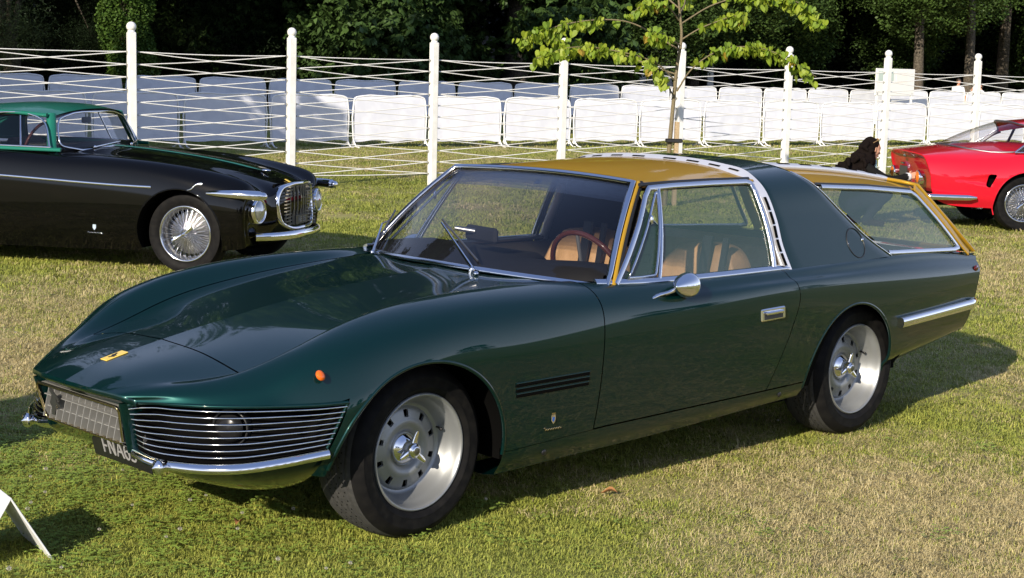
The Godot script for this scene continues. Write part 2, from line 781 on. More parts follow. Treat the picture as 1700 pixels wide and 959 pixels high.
func dryness(x: float, z: float) -> float:
	var n := dry_noise.get_noise_2d(x, z) * 0.55 + dry_noise.get_noise_2d(x * 4.1 + 50.0, z * 4.1) * 0.35
	var d := 0.19 + n
	for b in [[1.75, 1.75, 1.0, 0.75], [1.2, 2.3, 1.0, 0.55], [0.9, -3.8, 1.5, 0.65], [0.3, -2.6, 0.9, 0.5], [8.5, -2.0, 2.2, 0.35], [2.3, -5.2, 1.1, 0.25], [4.5, 1.4, 1.6, 0.30], [14.0, -15.5, 4.5, 0.35], [10.2, -2.2, 2.0, 0.3], [-0.6, -0.6, 1.0, -0.45], [-0.3, 0.8, 0.9, -0.35], [3.0, 0.9, 1.0, -0.25], [9.5, -12.0, 3.0, -0.25]]:
		var r: float = Vector2(x - b[0], z - b[1]).length() / b[2]
		d += b[3] * exp(-r * r)
	return clampf(d, 0.0, 1.0)


func place() -> void:
	dry_noise.seed = 11
	dry_noise.frequency = 0.45
	dry_noise.fractal_octaves = 4
	lawn()
	grass()
	fence()
	barriers()
	wood()
	young_tree()
	small_things()


func lawn() -> void:
	var mb := MB.new()
	var xs := PackedFloat32Array()
	var zs := PackedFloat32Array()
	var x := -140.0
	while x < 200.0:
		xs.append(x)
		x += 0.16 if x > -3.0 and x < 9.0 else 0.7 if x > -8.0 and x < 40.0 else 6.0
	var z := -190.0
	while z < 140.0:
		zs.append(z)
		z += 0.16 if z > -7.0 and z < 3.5 else 0.7 if z > -36.0 and z < 8.0 else 4.0
	var p := PackedVector3Array()
	for a in xs:
		for b in zs:
			p.append(Vector3(a, ground_y(a, b) + (dry_noise.get_noise_2d(a * 1.7, b * 1.7) * 0.012), b))
			var d := dryness(a, b)
			var lit := 1.0 + 0.25 * dry_noise.get_noise_2d(a * 9.0, b * 9.0)
			var c := Color(0.235, 0.25, 0.05).lerp(Color(0.50, 0.41, 0.19), d) * lit
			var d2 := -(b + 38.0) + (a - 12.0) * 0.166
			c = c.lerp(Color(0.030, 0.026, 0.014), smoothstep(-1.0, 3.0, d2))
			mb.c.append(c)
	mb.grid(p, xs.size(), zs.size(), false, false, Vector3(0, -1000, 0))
	var m := StandardMaterial3D.new()
	m.vertex_color_use_as_albedo = true
	m.albedo_texture = noise_tex(0.09, 1024, [Color(0.45, 0.45, 0.4), Color(1, 1, 1)], [0.25, 0.75])
	m.uv1_triplanar = true
	m.uv1_world_triplanar = true
	m.uv1_scale = Vector3.ONE * 1.3
	m.roughness = 0.95
	tag(obj("lawn", mb, m), "mown summer lawn, green with straw-coloured dry patches", "", "", "structure")


func blade_tuft(n: int, spread: float, h0: float, h1: float, lean: float, width: float, sd: int) -> MB:
	var r := RandomNumberGenerator.new()
	r.seed = sd
	var o := MB.new()
	for i in n:
		var a := r.randf() * TAU
		var rad := sqrt(r.randf()) * spread
		var b := Vector3(cos(a) * rad, -0.006, sin(a) * rad)
		var h := r.randf_range(h0, h1)
		var az := r.randf() * TAU
		var dir := Vector3(cos(az), 0, sin(az))
		var sd2 := Vector3(-dir.z, 0, dir.x) * width * r.randf_range(0.7, 1.3) * 0.5
		var l := lean * r.randf_range(0.3, 1.4)
		var m1 := b + Vector3.UP * h * 0.55 + dir * h * l * 0.35
		var t1 := b + Vector3.UP * h * maxf(0.35, 1.0 - 0.45 * l) + dir * h * l
		var n1 := (Vector3.UP * 0.8 + dir * -0.5).normalized()
		var s := o.v.size()
		o.v.append_array(PackedVector3Array([b - sd2, b + sd2, m1 - sd2 * 0.8, m1 + sd2 * 0.8, t1]))
		for q in 5:
			o.n.append(n1)
			var v := r.randf_range(0.75, 1.2) if q == 0 else 1.0
			o.c.append(Color(1, 1, 1))
		o.t.append_array(PackedInt32Array([s, s + 1, s + 2, s + 1, s + 3, s + 2, s + 2, s + 3, s + 4]))
	return o


func scatter(called: String, mesh: Mesh, mat: Material, spots: PackedFloat32Array, parent: Node = self) -> MultiMeshInstance3D:   # 16 numbers a copy
	var mm := MultiMesh.new()
	mm.transform_format = MultiMesh.TRANSFORM_3D
	mm.use_colors = true
	mm.mesh = mesh
	mm.instance_count = spots.size() / 16
	mm.buffer = spots
	var o := MultiMeshInstance3D.new()
	o.name = numbered(called) if parent == self else called
	o.multimesh = mm
	o.material_override = mat
	parent.add_child(o, true)
	if parent != self:
		o.set_meta("kind", "stuff")
	return o


func spot(buf: PackedFloat32Array, b: Basis, at: Vector3, c: Color) -> void:
	buf.append_array(PackedFloat32Array([b.x.x, b.y.x, b.z.x, at.x, b.x.y, b.y.y, b.z.y, at.y, b.x.z, b.y.z, b.z.z, at.z, c.r, c.g, c.b, 1.0]))


func grass() -> void:
	var r := RandomNumberGenerator.new()
	r.seed = 5
	var m := StandardMaterial3D.new()
	m.vertex_color_use_as_albedo = true
	m.roughness = 0.7
	m.backlight_enabled = true
	m.backlight = Color(0.75, 0.75, 0.75)
	var tufts := [blade_tuft(22, 0.06, 0.016, 0.040, 0.7, 0.0036, 1).mesh(), blade_tuft(20, 0.06, 0.012, 0.034, 1.0, 0.0034, 2).mesh(), blade_tuft(18, 0.065, 0.014, 0.045, 0.9, 0.0030, 3).mesh(), blade_tuft(16, 0.075, 0.020, 0.050, 1.3, 0.0024, 4).mesh()]
	var bufs := [PackedFloat32Array(), PackedFloat32Array(), PackedFloat32Array(), PackedFloat32Array()]
	# distance bands from where the photographer stood: denser and finer near
	var eye := Vector2(-3.639, 4.894)
	var fwd := Vector2(0.697, -0.717)
	var rgt := Vector2(0.717, 0.697)
	for band in [[3.6, 7.5, 2000.0, 0.85], [7.5, 11.0, 950.0, 1.05], [11.0, 17.0, 380.0, 1.4], [17.0, 32.0, 90.0, 2.2], [32.0, 46.0, 14.0, 4.0]]:
		var half0: float = band[0] * 0.46 + 1.4
		var half1: float = band[1] * 0.46 + 1.4
		var area: float = (half0 + half1) * (band[1] - band[0])
		var count := int(area * band[2])
		for i in count:
			var d: float = sqrt(lerpf(band[0] * band[0], band[1] * band[1], r.randf()))
			var w: float = r.randf_range(-1, 1) * (d * 0.46 + 1.4)
			var p := eye + fwd * d + rgt * w
			var dr := dryness(p.x, p.y)
			var sc: float = band[3] * r.randf_range(0.75, 1.25)
			var straw := r.randf() < dr * 0.85
			var c: Color
			if straw:
				c = Color(0.66, 0.55, 0.29).lerp(Color(0.47, 0.40, 0.18), r.randf())
			else:
				c = Color(0.345, 0.385, 0.062).lerp(Color(0.46, 0.455, 0.10), r.randf())
				c = c.lerp(Color(0.19, 0.27, 0.04), r.randf() * r.randf())
			c *= r.randf_range(0.8, 1.15)
			var k := 3 if straw and r.randf() < 0.6 else r.randi() % 3
			var b := Basis(Vector3.UP, r.randf() * TAU).scaled(Vector3(sc, sc * r.randf_range(0.7, 1.2) * (0.85 if band[3] < 2.0 else 0.6), sc))
			spot(bufs[k], b, Vector3(p.x, ground_y(p.x, p.y), p.y), c)
	for k in 4:
		tag(scatter(["grass", "grass", "grass", "dry_grass"][k], tufts[k], m, bufs[k]), ["short green grass blades of the mown lawn", "short leaning grass blades of the mown lawn", "fine green grass blades of the mown lawn", "dry straw-coloured blades lying in the lawn"][k], "grass", "", "stuff")
	# long dry stalks, clover leaves and clover heads
	var stalk := blade_tuft(4, 0.05, 0.06, 0.13, 0.9, 0.0026, 9).mesh()
	var buf := PackedFloat32Array()
	for i in 900:
		var d := sqrt(lerpf(4.8 * 4.8, 12.0 * 12.0, r.randf()))
		var p := eye + fwd * d + rgt * r.randf_range(-1, 1) * (d * 0.36 + 0.8)
		if dryness(p.x, p.y) < 0.3 + r.randf() * 0.2:
			continue
		spot(buf, Basis(Vector3.UP, r.randf() * TAU).scaled(Vector3.ONE * r.randf_range(0.5, 1.0)), Vector3(p.x, 0, p.y), Color(0.62, 0.54, 0.32) * r.randf_range(0.8, 1.1))
	tag(scatter("dry_stalks", stalk, m, buf), "taller bleached stalks standing out of the dry lawn patches", "grass", "", "stuff")
	var leaf := MB.new()
	for k in 9:
		var a := TAU * k / 9.0 + 0.4 * sin(k * 3.0)
		var c := Vector3(cos(a), 0, sin(a)) * (0.018 + 0.02 * absf(sin(k * 5.1))) + Vector3(0, 0.022 + 0.006 * sin(k * 2.0), 0)
		for q in 3:
			var b := a + TAU * q / 3.0
			var u := Vector3(cos(b), 0.15, sin(b)) * 0.008
			var w := Vector3(-sin(b), 0.1, cos(b)) * 0.0045
			leaf.quad(c, c + u * 0.6 + w, c + u * 1.15, c + u * 0.6 - w, Vector3.UP)
	buf = PackedFloat32Array()
	var heads := PackedFloat32Array()
	for i in 1900:
		var p: Vector2
		if i < 1100:
			p = Vector2(-0.45, -0.55) + Vector2(r.randfn(0, 0.55), r.randfn(0, 0.75))
		else:
			p = Vector2(r.randf_range(-1.2, 3.0), r.randf_range(-6.0, 2.0))
			if dry_noise.get_noise_2d(p.x * 2.0 + 9.0, p.y * 2.0) < 0.12:
				continue
		spot(buf, Basis(Vector3.UP, r.randf() * TAU).scaled(Vector3.ONE * r.randf_range(0.7, 1.3)), Vector3(p.x, 0, p.y), Color(0.24, 0.34, 0.055) * r.randf_range(0.8, 1.2))
		if i % 22 == 0:
			spot(heads, Basis.IDENTITY.scaled(Vector3.ONE * r.randf_range(0.6, 1.05)), Vector3(p.x, 0.034, p.y), Color(0.62, 0.58, 0.50))
	tag(scatter("clover_leaves", leaf.mesh(), m, buf), "dark green clover leaves growing among the grass before the car's nose", "clover", "", "stuff")
	var hd := MB.new()
	for k in 26:
		var y := 1.0 - 2.0 * (k + 0.5) / 26.0
		var a := k * 2.39996
		var dv := Vector3(sqrt(1 - y * y) * cos(a), y, sqrt(1 - y * y) * sin(a))
		var s := dv.cross(Vector3(0.3, 0.2, 0.9)).normalized() * 0.0022
		hd.tri(dv * 0.003 - s, dv * 0.003 + s, dv * 0.010 + Vector3(0, 0.002, 0), dv)
	tag(scatter("clover_heads", hd.mesh(), m, heads), "small white clover heads scattered in the lawn before the nose", "clover", "", "stuff")


func fence() -> void:
	var f := node("rope_fence")
	tag(f, "white post and rope fence with ball-topped posts across the lawn", "fence")
	var p0 := Vector3(10.98, 0, -11.81)
	var dir := Vector3(0.9772, 0, 0.2124)
	var post_mesh: Mesh
	var ball_mesh: Mesh
	var eye_mesh: Mesh
	var pm := MB.new()
	pm.add(box(Vector3(0.098, 1.935, 0.098), Vector3(0, 0.9675, 0), Basis.IDENTITY, 0.008))
	pm.add(lathe([[0.0, 0.03], [0.040, 0.03], [0.044, 0.012], [0.048, 0.0]], 24, Transform3D(Basis(Vector3.RIGHT, -PI / 2), Vector3(0, 1.935, 0))))
	post_mesh = pm.mesh()
	ball_mesh = ellipsoid(Vector3.ONE * 0.060, Vector3(0, 2.003, 0), Basis.IDENTITY, 14, 22).mesh()
	var ey := MB.new()
	for k in 11:
		for s in [-1, 1]:
			var q := Vector3(0.056 * s, 1.70 - 0.153 * k, 0)
			ey.add(rod(Vector3(0.045 * s, q.y, 0), q + Vector3(0.012 * s, 0, 0), 0.004, 0.004, 6))
			var ring := PackedVector3Array()
			for i in 8:
				ring.append(q + Vector3(0.02 * s + cos(TAU * i / 8) * 0.011, sin(TAU * i / 8) * 0.011, 0))
			ey.add(tube(ring, 0.003, 5, true))
	eye_mesh = ey.mesh()
	var rnd := RandomNumberGenerator.new()
	rnd.seed = 3
	for i in range(-4, 13):
		var o := MeshInstance3D.new()
		o.name = "post"
		o.mesh = post_mesh
		o.material_override = M.white_wood
		f.add_child(o, true)
		o.position = p0 + dir * 2.098 * i
		o.rotation = Vector3(rnd.randf_range(-0.006, 0.006), -0.214 + rnd.randf_range(-0.05, 0.05), rnd.randf_range(-0.006, 0.006))
		var b := MeshInstance3D.new()
		b.name = "ball_finial"
		b.mesh = ball_mesh
		b.material_override = M.white_wood
		o.add_child(b, true)
		var e := MeshInstance3D.new()
		e.name = "eye_screws"
		e.mesh = eye_mesh
		e.material_override = M.steel_dark
		o.add_child(e, true)
		e.set_meta("kind", "stuff")
		if i == 12:
			continue
		var a := p0 + dir * (2.098 * i + 0.078)
		var c := p0 + dir * (2.098 * (i + 1) - 0.078)
		for k in 11:
			for q in [[k, k + 1], [k + 1, k], [k, k]]:
				if q[0] > 10 or q[1] > 10 or (q[0] == q[1] and k != 0 and k != 10):
					continue
				var u := a + Vector3(0, 1.70 - 0.153 * q[0], 0)
				var w := c + Vector3(0, 1.70 - 0.153 * q[1], 0)
				var pts := PackedVector3Array()
				var sag := 0.006 + rnd.randf() * 0.012
				for t in 5:
					pts.append(u.lerp(w, t / 4.0) - Vector3(0, sag * 4.0 * (t / 4.0) * (1.0 - t / 4.0), 0))
				obj("rope", tube(pts, 0.0065, 5), M.rope_white, f)


const ORDER := ["first", "second", "third", "fourth", "fifth", "sixth", "seventh", "eighth", "ninth", "tenth", "eleventh", "twelfth", "thirteenth", "fourteenth", "fifteenth", "sixteenth", "seventeenth", "eighteenth", "nineteenth", "twentieth"]


func barrier_thing(w: float, h: float, sd: int) -> Node3D:
	var r := RandomNumberGenerator.new()
	r.seed = sd
	var o := node("crowd_barrier")
	# white cloth sleeve over a steel barrier: rounded upper corners, soft creases
	var p := PackedVector3Array()
	var nu := 41
	var nv := 19
	var hw := w * 0.5 - 0.075
	var rad := 0.10
	for side in [1.0, -1.0]:
		var q := PackedVector3Array()
		for i in nu:
			var x := lerpf(-hw, hw, i / (nu - 1.0))
			var dx := maxf(0.0, absf(x) - (hw - rad))
			var top := h - (rad - sqrt(maxf(0.0, rad * rad - dx * dx)))
			for j in nv:
				var t := j / (nv - 1.0)
				var y := lerpf(0.115 + 0.012 * sin(x * 9.0 + sd) + 0.02 * absf(sin(x * 3.0 + sd * 2.0)), top, t)
				var z := 0.013 * sin(PI * minf(1.0, (1.0 - t) * 9.0 + 0.0) * 0.5)
				z += 0.004 * sin(x * 3.0 + y * 5.0 + sd) + 0.003 * sin(x * 11.0 - y * 4.0 + sd * 3.0) * (1.0 - t)
				if t > 0.99:
					z = 0.0
				q.append(Vector3(x, y, z * side))
		var g := MB.new()
		g.grid(q, nu, nv, false, false, Vector3(0, 0.5, -5.0 * side))
		p.append_array(q)
		obj("cover", g, M.white_cloth, o)
	var fr := MB.new()
	var pts := PackedVector3Array()
	var e := w * 0.5 - 0.062
	pts = smooth([Vector3(-e, 0.06, 0), Vector3(-e, h - 0.16, 0), Vector3(-e + 0.03, h - 0.045, 0), Vector3(-e + 0.14, h - 0.012, 0), Vector3(0, h - 0.012, 0), Vector3(e - 0.14, h - 0.012, 0), Vector3(e - 0.03, h - 0.045, 0), Vector3(e, h - 0.16, 0), Vector3(e, 0.06, 0)], 3)
	fr.add(tube(pts, 0.017, 8))
	fr.add(rod(Vector3(-e, 0.17, 0), Vector3(e, 0.17, 0), 0.014))
	obj("frame", fr, M.white_metal, o)
	for s in [-1, 1]:
		var ft := tube(smooth([Vector3(e * s, 0.17, 0), Vector3(e * s, 0.09, 0.05), Vector3((e + 0.0) * s, 0.02, 0.16), Vector3(e * s, 0.012, 0.26)], 3), 0.015, 7)
		ft.add(tube(smooth([Vector3(e * s, 0.17, 0), Vector3(e * s, 0.09, -0.05), Vector3(e * s, 0.02, -0.16), Vector3(e * s, 0.012, -0.26)], 3), 0.015, 7))
		ft.add(rod(Vector3(e * s, 0.5, 0), Vector3((e + 0.04) * s, 0.5, 0), 0.008, 0.008, 6))
		obj("foot", ft, M.white_metal, o)
	return o


func barriers() -> void:
	var protos := []
	for k in 3:
		protos.append([barrier_thing(1.695, 1.0, 3 + k * 7), barrier_thing(1.88, 1.0, 5 + k * 9)])
	var kept := {}
	for row in 2:
		var a := Vector3(14.31, 0, -20.30) if row == 0 else Vector3(18.61, 0.155, -29.30)
		var th := 0.23 if row == 0 else 0.165
		var wd := 1.695 if row == 0 else 1.88
		var from := -5 if row == 0 else -4
		var to := 14 if row == 0 else 20
		for i in range(from, to):
			var pr: Node3D = protos[posmod(i * 5 + row, 3)][row]
			var o: Node3D = pr
			if kept.has(pr):
				o = pr.duplicate()
				o.name = numbered("crowd_barrier")
				add_child(o)
			kept[pr] = true
			var c := a + Vector3(cos(th), 0, sin(th)) * wd * (i + 0.5)
			o.position = c
			o.rotation = Vector3(0, -th + 0.02 * sin(i * 2.3), 0.006 * sin(i * 1.7))
			if row == 1:
				o.scale = Vector3(1, 1.0, 1)
			var n := i - from
			tag(o, "white cloth-covered crowd barrier, %s from the left in the %s row" % [ORDER[n] if n < 20 else "last but %d" % (to - from - n), "front" if row == 0 else "back"] if n < 20 else "white cloth-covered crowd barrier, %s from the right end of the back row" % ORDER[to - 1 - i], "barrier", "white covered barriers in the %s row" % ["front", "back"][row])


func leaf_spray(n: int, rad: float, len: float, wide: float, sd: int, palm := false, droop := 0.5) -> MB:
	var r := RandomNumberGenerator.new()
	r.seed = sd
	var o := MB.new()
	for i in n:
		var dv := Vector3(r.randfn(), r.randfn() * 0.7, r.randfn()).normalized() * rad * pow(r.randf(), 0.5)
		var az := r.randf() * TAU
		var parts := 5 if palm else 1
		for k in parts:
			var a := az + (k - 2) * 0.62 if palm else az
			var out := Vector3(cos(a), -droop * r.randf_range(0.4, 1.3), sin(a)).normalized()
			var l := len * r.randf_range(0.7, 1.15) * (1.0 - 0.12 * absf(k - 2) if palm else 1.0)
			var s := out.cross(Vector3(r.randfn() * 0.35, 1, r.randfn() * 0.35)).normalized() * wide * 0.5
			var up := s.cross(out).normalized()
			if up.y < 0:
				up = -up
			var m := dv + out * l * 0.55 - up * l * 0.06
			var t := dv + out * l - up * l * 0.16
			var b := o.v.size()
			o.v.append_array(PackedVector3Array([dv, m - s, m + s, t]))
			for q in 4:
				o.n.append(up)
			o.t.append_array(PackedInt32Array([b, b + 1, b + 2, b + 1, b + 3, b + 2]))
	return o


func leaf_mat(thru: float) -> StandardMaterial3D:
	var m := StandardMaterial3D.new()
	m.vertex_color_use_as_albedo = true
	m.roughness = 0.55
	m.backlight_enabled = true
	m.backlight = Color(thru, thru, thru)
	return m


# a broadleaf tree of trunk, limbs and a crown of leafy boughs; skirt is the height where the foliage starts
func make_tree(called: String, sd: int, h: float, crown_r: float, skirt: float, spray: Mesh, tint: Array, count: int, trunk_r: float) -> Node3D:
	var r := RandomNumberGenerator.new()
	r.seed = sd
	var o := node(called)
	var wood := MB.new()
	var path := []
	for i in 6:
		var t := i / 5.0
		path.append(Vector3(r.randfn() * 0.12 * i, h * 0.62 * t, r.randfn() * 0.12 * i))
	var rad := PackedFloat32Array()
	var sp := smooth(path, 4)
	for i in sp.size():
		var t := float(i) / (sp.size() - 1)
		rad.append(trunk_r * (1.0 - 0.62 * t) + trunk_r * 0.5 * exp(-t * 22.0))
	wood.add(tube(sp, rad, 12))
	var boughs := []
	for k in 54:
		var t := r.randf_range(0.12, 1.0)
		var st := sp[int(t * (sp.size() - 1))]
		var a := r.randf() * TAU
		var y := lerpf(skirt, h * 0.92, pow(r.randf(), 0.9))
		var f := (y - skirt) / (h - skirt)
		var reach := crown_r * (0.55 + 0.5 * sin(PI * clampf(f * 0.85 + 0.18, 0, 1))) * r.randf_range(0.45, 1.0)
		var end := Vector3(cos(a) * reach, y, sin(a) * reach)
		if k < 12:
			var mid := st.lerp(end, 0.5) + Vector3(0, 0.5, 0)
			wood.add(tube(smooth([st, mid, end], 4), PackedFloat32Array([0.09, 0.085, 0.08, 0.07, 0.06, 0.05, 0.04, 0.03, 0.02]), 6))
		boughs.append([end, r.randf_range(0.7, 1.5) * crown_r * 0.26])
	obj("trunk", wood, M.bark, o)
	var buf := PackedFloat32Array()
	for i in count:
		var b = boughs[r.randi() % boughs.size()]
		var dv := Vector3(r.randfn(), r.randfn() * 0.55, r.randfn()).normalized()
		var p: Vector3 = b[0] + dv * b[1] * pow(r.randf(), 0.35)
		if p.y < skirt * 0.6:
			p.y = skirt * 0.6 + r.randf() * 0.8
		var c: Color = (tint[0] as Color).lerp(tint[1], r.randf()) * r.randf_range(0.75, 1.25)
		var sc := r.randf_range(0.75, 1.35)
		spot(buf, Basis(Vector3.UP, r.randf() * TAU).rotated(Vector3.RIGHT, r.randfn() * 0.25).scaled(Vector3.ONE * sc), p, c)
	scatter("crown", spray, M.leaf, buf, o)
	return o


func copy_tree(o: Node3D, at: Vector3, turn: float, sc: float, label: String, group: String) -> Node3D:
	var c: Node3D = o.duplicate()
	c.name = numbered(String(o.name))
	add_child(c)
	c.position = at
	c.rotation.y = turn
	c.scale = Vector3.ONE * sc
	tag(c, label, "tree", group)
	return c


func wood() -> void:
	M.leaf = leaf_mat(0.7)
	var palm := leaf_spray(8, 0.42, 0.32, 0.115, 4, true, 0.75).mesh()
	var small := leaf_spray(34, 0.40, 0.13, 0.085, 8, false, 0.5).mesh()
	var dark := leaf_spray(60, 0.42, 0.11, 0.022, 12, false, 0.4).mesh()
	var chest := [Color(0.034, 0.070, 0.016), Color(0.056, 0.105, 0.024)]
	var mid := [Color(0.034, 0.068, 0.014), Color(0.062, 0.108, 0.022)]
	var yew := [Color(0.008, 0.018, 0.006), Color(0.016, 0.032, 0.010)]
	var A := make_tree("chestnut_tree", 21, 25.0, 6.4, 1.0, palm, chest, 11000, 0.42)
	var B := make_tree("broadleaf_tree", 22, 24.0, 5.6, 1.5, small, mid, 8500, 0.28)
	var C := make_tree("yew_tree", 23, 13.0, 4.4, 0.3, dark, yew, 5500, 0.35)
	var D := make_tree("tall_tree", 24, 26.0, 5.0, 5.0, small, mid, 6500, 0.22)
	var base := Vector3(12.0, 0, -38.0)
	var along := Vector3(0.986, 0, 0.164)
	var back := Vector3(0.164, 0, -0.986)
	# [kind, metres along, metres back, turn, size, label]
	var spots := [
		[C, 1.0, 4.0, 0.4, 1.0, "black-green yew tree at the far left of the wood"],
		[C, 6.6, 2.6, 1.4, 0.8, "dark yew tree left of the ivy-clad trunk"],
		[C, 13.5, 6.5, 2.2, 1.1, "dark yew tree right of the ivy-clad trunk"],
		[A, 14.6, 4.5, 0.0, 1.0, "chestnut tree with drooping hand-shaped leaves above the second fence post"],
		[A, 19.0, 2.5, 1.9, 1.0, "chestnut tree with low boughs behind the third fence post"],
		[A, 24.0, 2.0, 3.6, 1.0, "chestnut tree with low boughs behind the left side of the young tree"],
		[B, 30.0, 3.0, 0.7, 1.0, "broadleaf tree behind the crown of the young tree"],
		[C, 37.0, 9.0, 2.9, 1.3, "dark yew tree behind the gap right of the young tree"],
		[B, 35.5, 6.0, 2.1, 0.95, "broadleaf tree reaching over the gap right of the young tree"],
		[C, 46.0, 11.0, 0.9, 1.35, "dark yew tree behind the bare trunk of the tall tree"],
		[D, 43.6, 1.2, 4.0, 1.0, "tall tree with a short bare trunk behind the seventh fence post"],
		[D, 45.2, 0.0, 2.5, 0.95, "tall tree with a long pale bare trunk above the poster board"],
		[B, 51.0, 3.0, 5.2, 1.05, "leafy green tree at the right end of the wood"],
		[A, 66.0, 3.0, 1.1, 1.0, "chestnut tree well beyond the right edge of the wood's front"],
		[B, 73.0, 5.0, 2.0, 1.05, "broadleaf tree far along the wood beyond the red car"],
		[A, 81.0, 3.0, 0.3, 1.05, "chestnut tree far along the wood beyond the fence's end"],
		[B, 89.0, 4.0, 4.4, 1.1, "broadleaf tree closing the far right end of the wood"],
		[B, 59.0, 4.0, 3.1, 1.1, "leafy tree beyond the right edge of the wood"],
	]
	for s in spots:
		var at: Vector3 = base + along * s[1] + back * s[2]
		at.y = ground_y(at.x, at.z) - 0.05
		copy_tree(s[0], at, s[3], s[4], s[5], "trees at the edge of the wood")
	# trees outside the picture that shade the left of the barriers and the wood
	for s in [[A, 0.5, -19.3, 0.3, 0.80, "spreading chestnut tree standing alone left of the black car"], [B, -6.0, -17.6, 2.2, 0.85, "broadleaf tree standing close behind the lone chestnut on the left lawn"], [A, -13.0, -20.5, 1.3, 0.85, "large chestnut tree behind the lone one on the left lawn"], [B, 1.0, -44.0, 4.2, 1.0, "broadleaf tree closing the left end of the wood"], [B, -26.0, -34.0, 0.2, 1.1, "broadleaf tree at the far left of the lawn"]]:
		copy_tree(s[0], Vector3(s[1], -0.05, s[2]), s[3], s[4], s[5], "trees on the left lawn")
	# the same parkland behind the photographer, seen in the paint and chrome
	var k := 0
	for s in [[A, -34, 104], [B, -22, 107], [B, -10, 110], [A, 3, 106], [B, 15, 110], [A, 28, 105], [B, 42, 102], [A, 55, 96], [B, 68, 88], [A, 84, 74], [B, 96, 56], [A, -50, 100], [B, -66, 96], [B, -82, 88]]:
		copy_tree(s[0], Vector3(s[1], -0.05, s[2]), k * 1.3, 0.5 + 0.08 * (k % 3), "%s tree from the left in the tree line across the lawn behind the viewer" % ORDER[k], "trees across the lawn behind the viewer")
		k += 1
	for o in [A, B, C, D]:
		remove_child(o)
		o.free()
	# deep wood behind the front trees: one mass of foliage
	var r := RandomNumberGenerator.new()
	r.seed = 77
	var buf := PackedFloat32Array()
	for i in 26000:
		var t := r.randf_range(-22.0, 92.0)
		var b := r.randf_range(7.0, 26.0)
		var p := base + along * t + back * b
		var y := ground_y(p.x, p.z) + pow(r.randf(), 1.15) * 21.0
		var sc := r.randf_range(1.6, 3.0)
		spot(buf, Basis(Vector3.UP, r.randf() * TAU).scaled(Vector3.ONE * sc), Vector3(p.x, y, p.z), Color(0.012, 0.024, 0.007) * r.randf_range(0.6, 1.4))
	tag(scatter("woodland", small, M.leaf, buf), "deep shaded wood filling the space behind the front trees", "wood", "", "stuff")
	# the trunk overgrown with ivy
	var iv := node("ivy_clad_tree", self, base + along * 9.2 + back * 0.2)
	iv.position.y = ground_y(iv.position.x, iv.position.z)
	tag(iv, "tree trunk thickly overgrown with bright green ivy", "tree")
	obj("trunk", tube(PackedVector3Array([Vector3(0, -0.1, 0), Vector3(0.1, 3, 0), Vector3(0.2, 8, 0)]), PackedFloat32Array([0.40, 0.32, 0.2]), 12), M.bark, iv)
	var ivy := leaf_spray(26, 0.17, 0.085, 0.075, 31, false, 0.9).mesh()
	buf = PackedFloat32Array()
	for i in 2600:
		var y := r.randf_range(0.0, 7.5)
		var a := r.randf() * TAU
		var rr := 0.62 + 0.18 * sin(y * 1.7 + a) + 0.08 * sin(a * 3.0 + y * 4.0) - (0.15 if y < 0.8 else 0.0)
		rr *= r.randf_range(0.86, 1.04)
		spot(buf, Basis(Vector3.UP, r.randf() * TAU).scaled(Vector3.ONE * r.randf_range(0.7, 1.2)), Vector3(cos(a) * rr + 0.025 * y, y, sin(a) * rr), Color(0.040, 0.090, 0.012).lerp(Color(0.075, 0.135, 0.02), r.randf()))
	scatter("ivy", ivy, M.leaf, buf, iv)


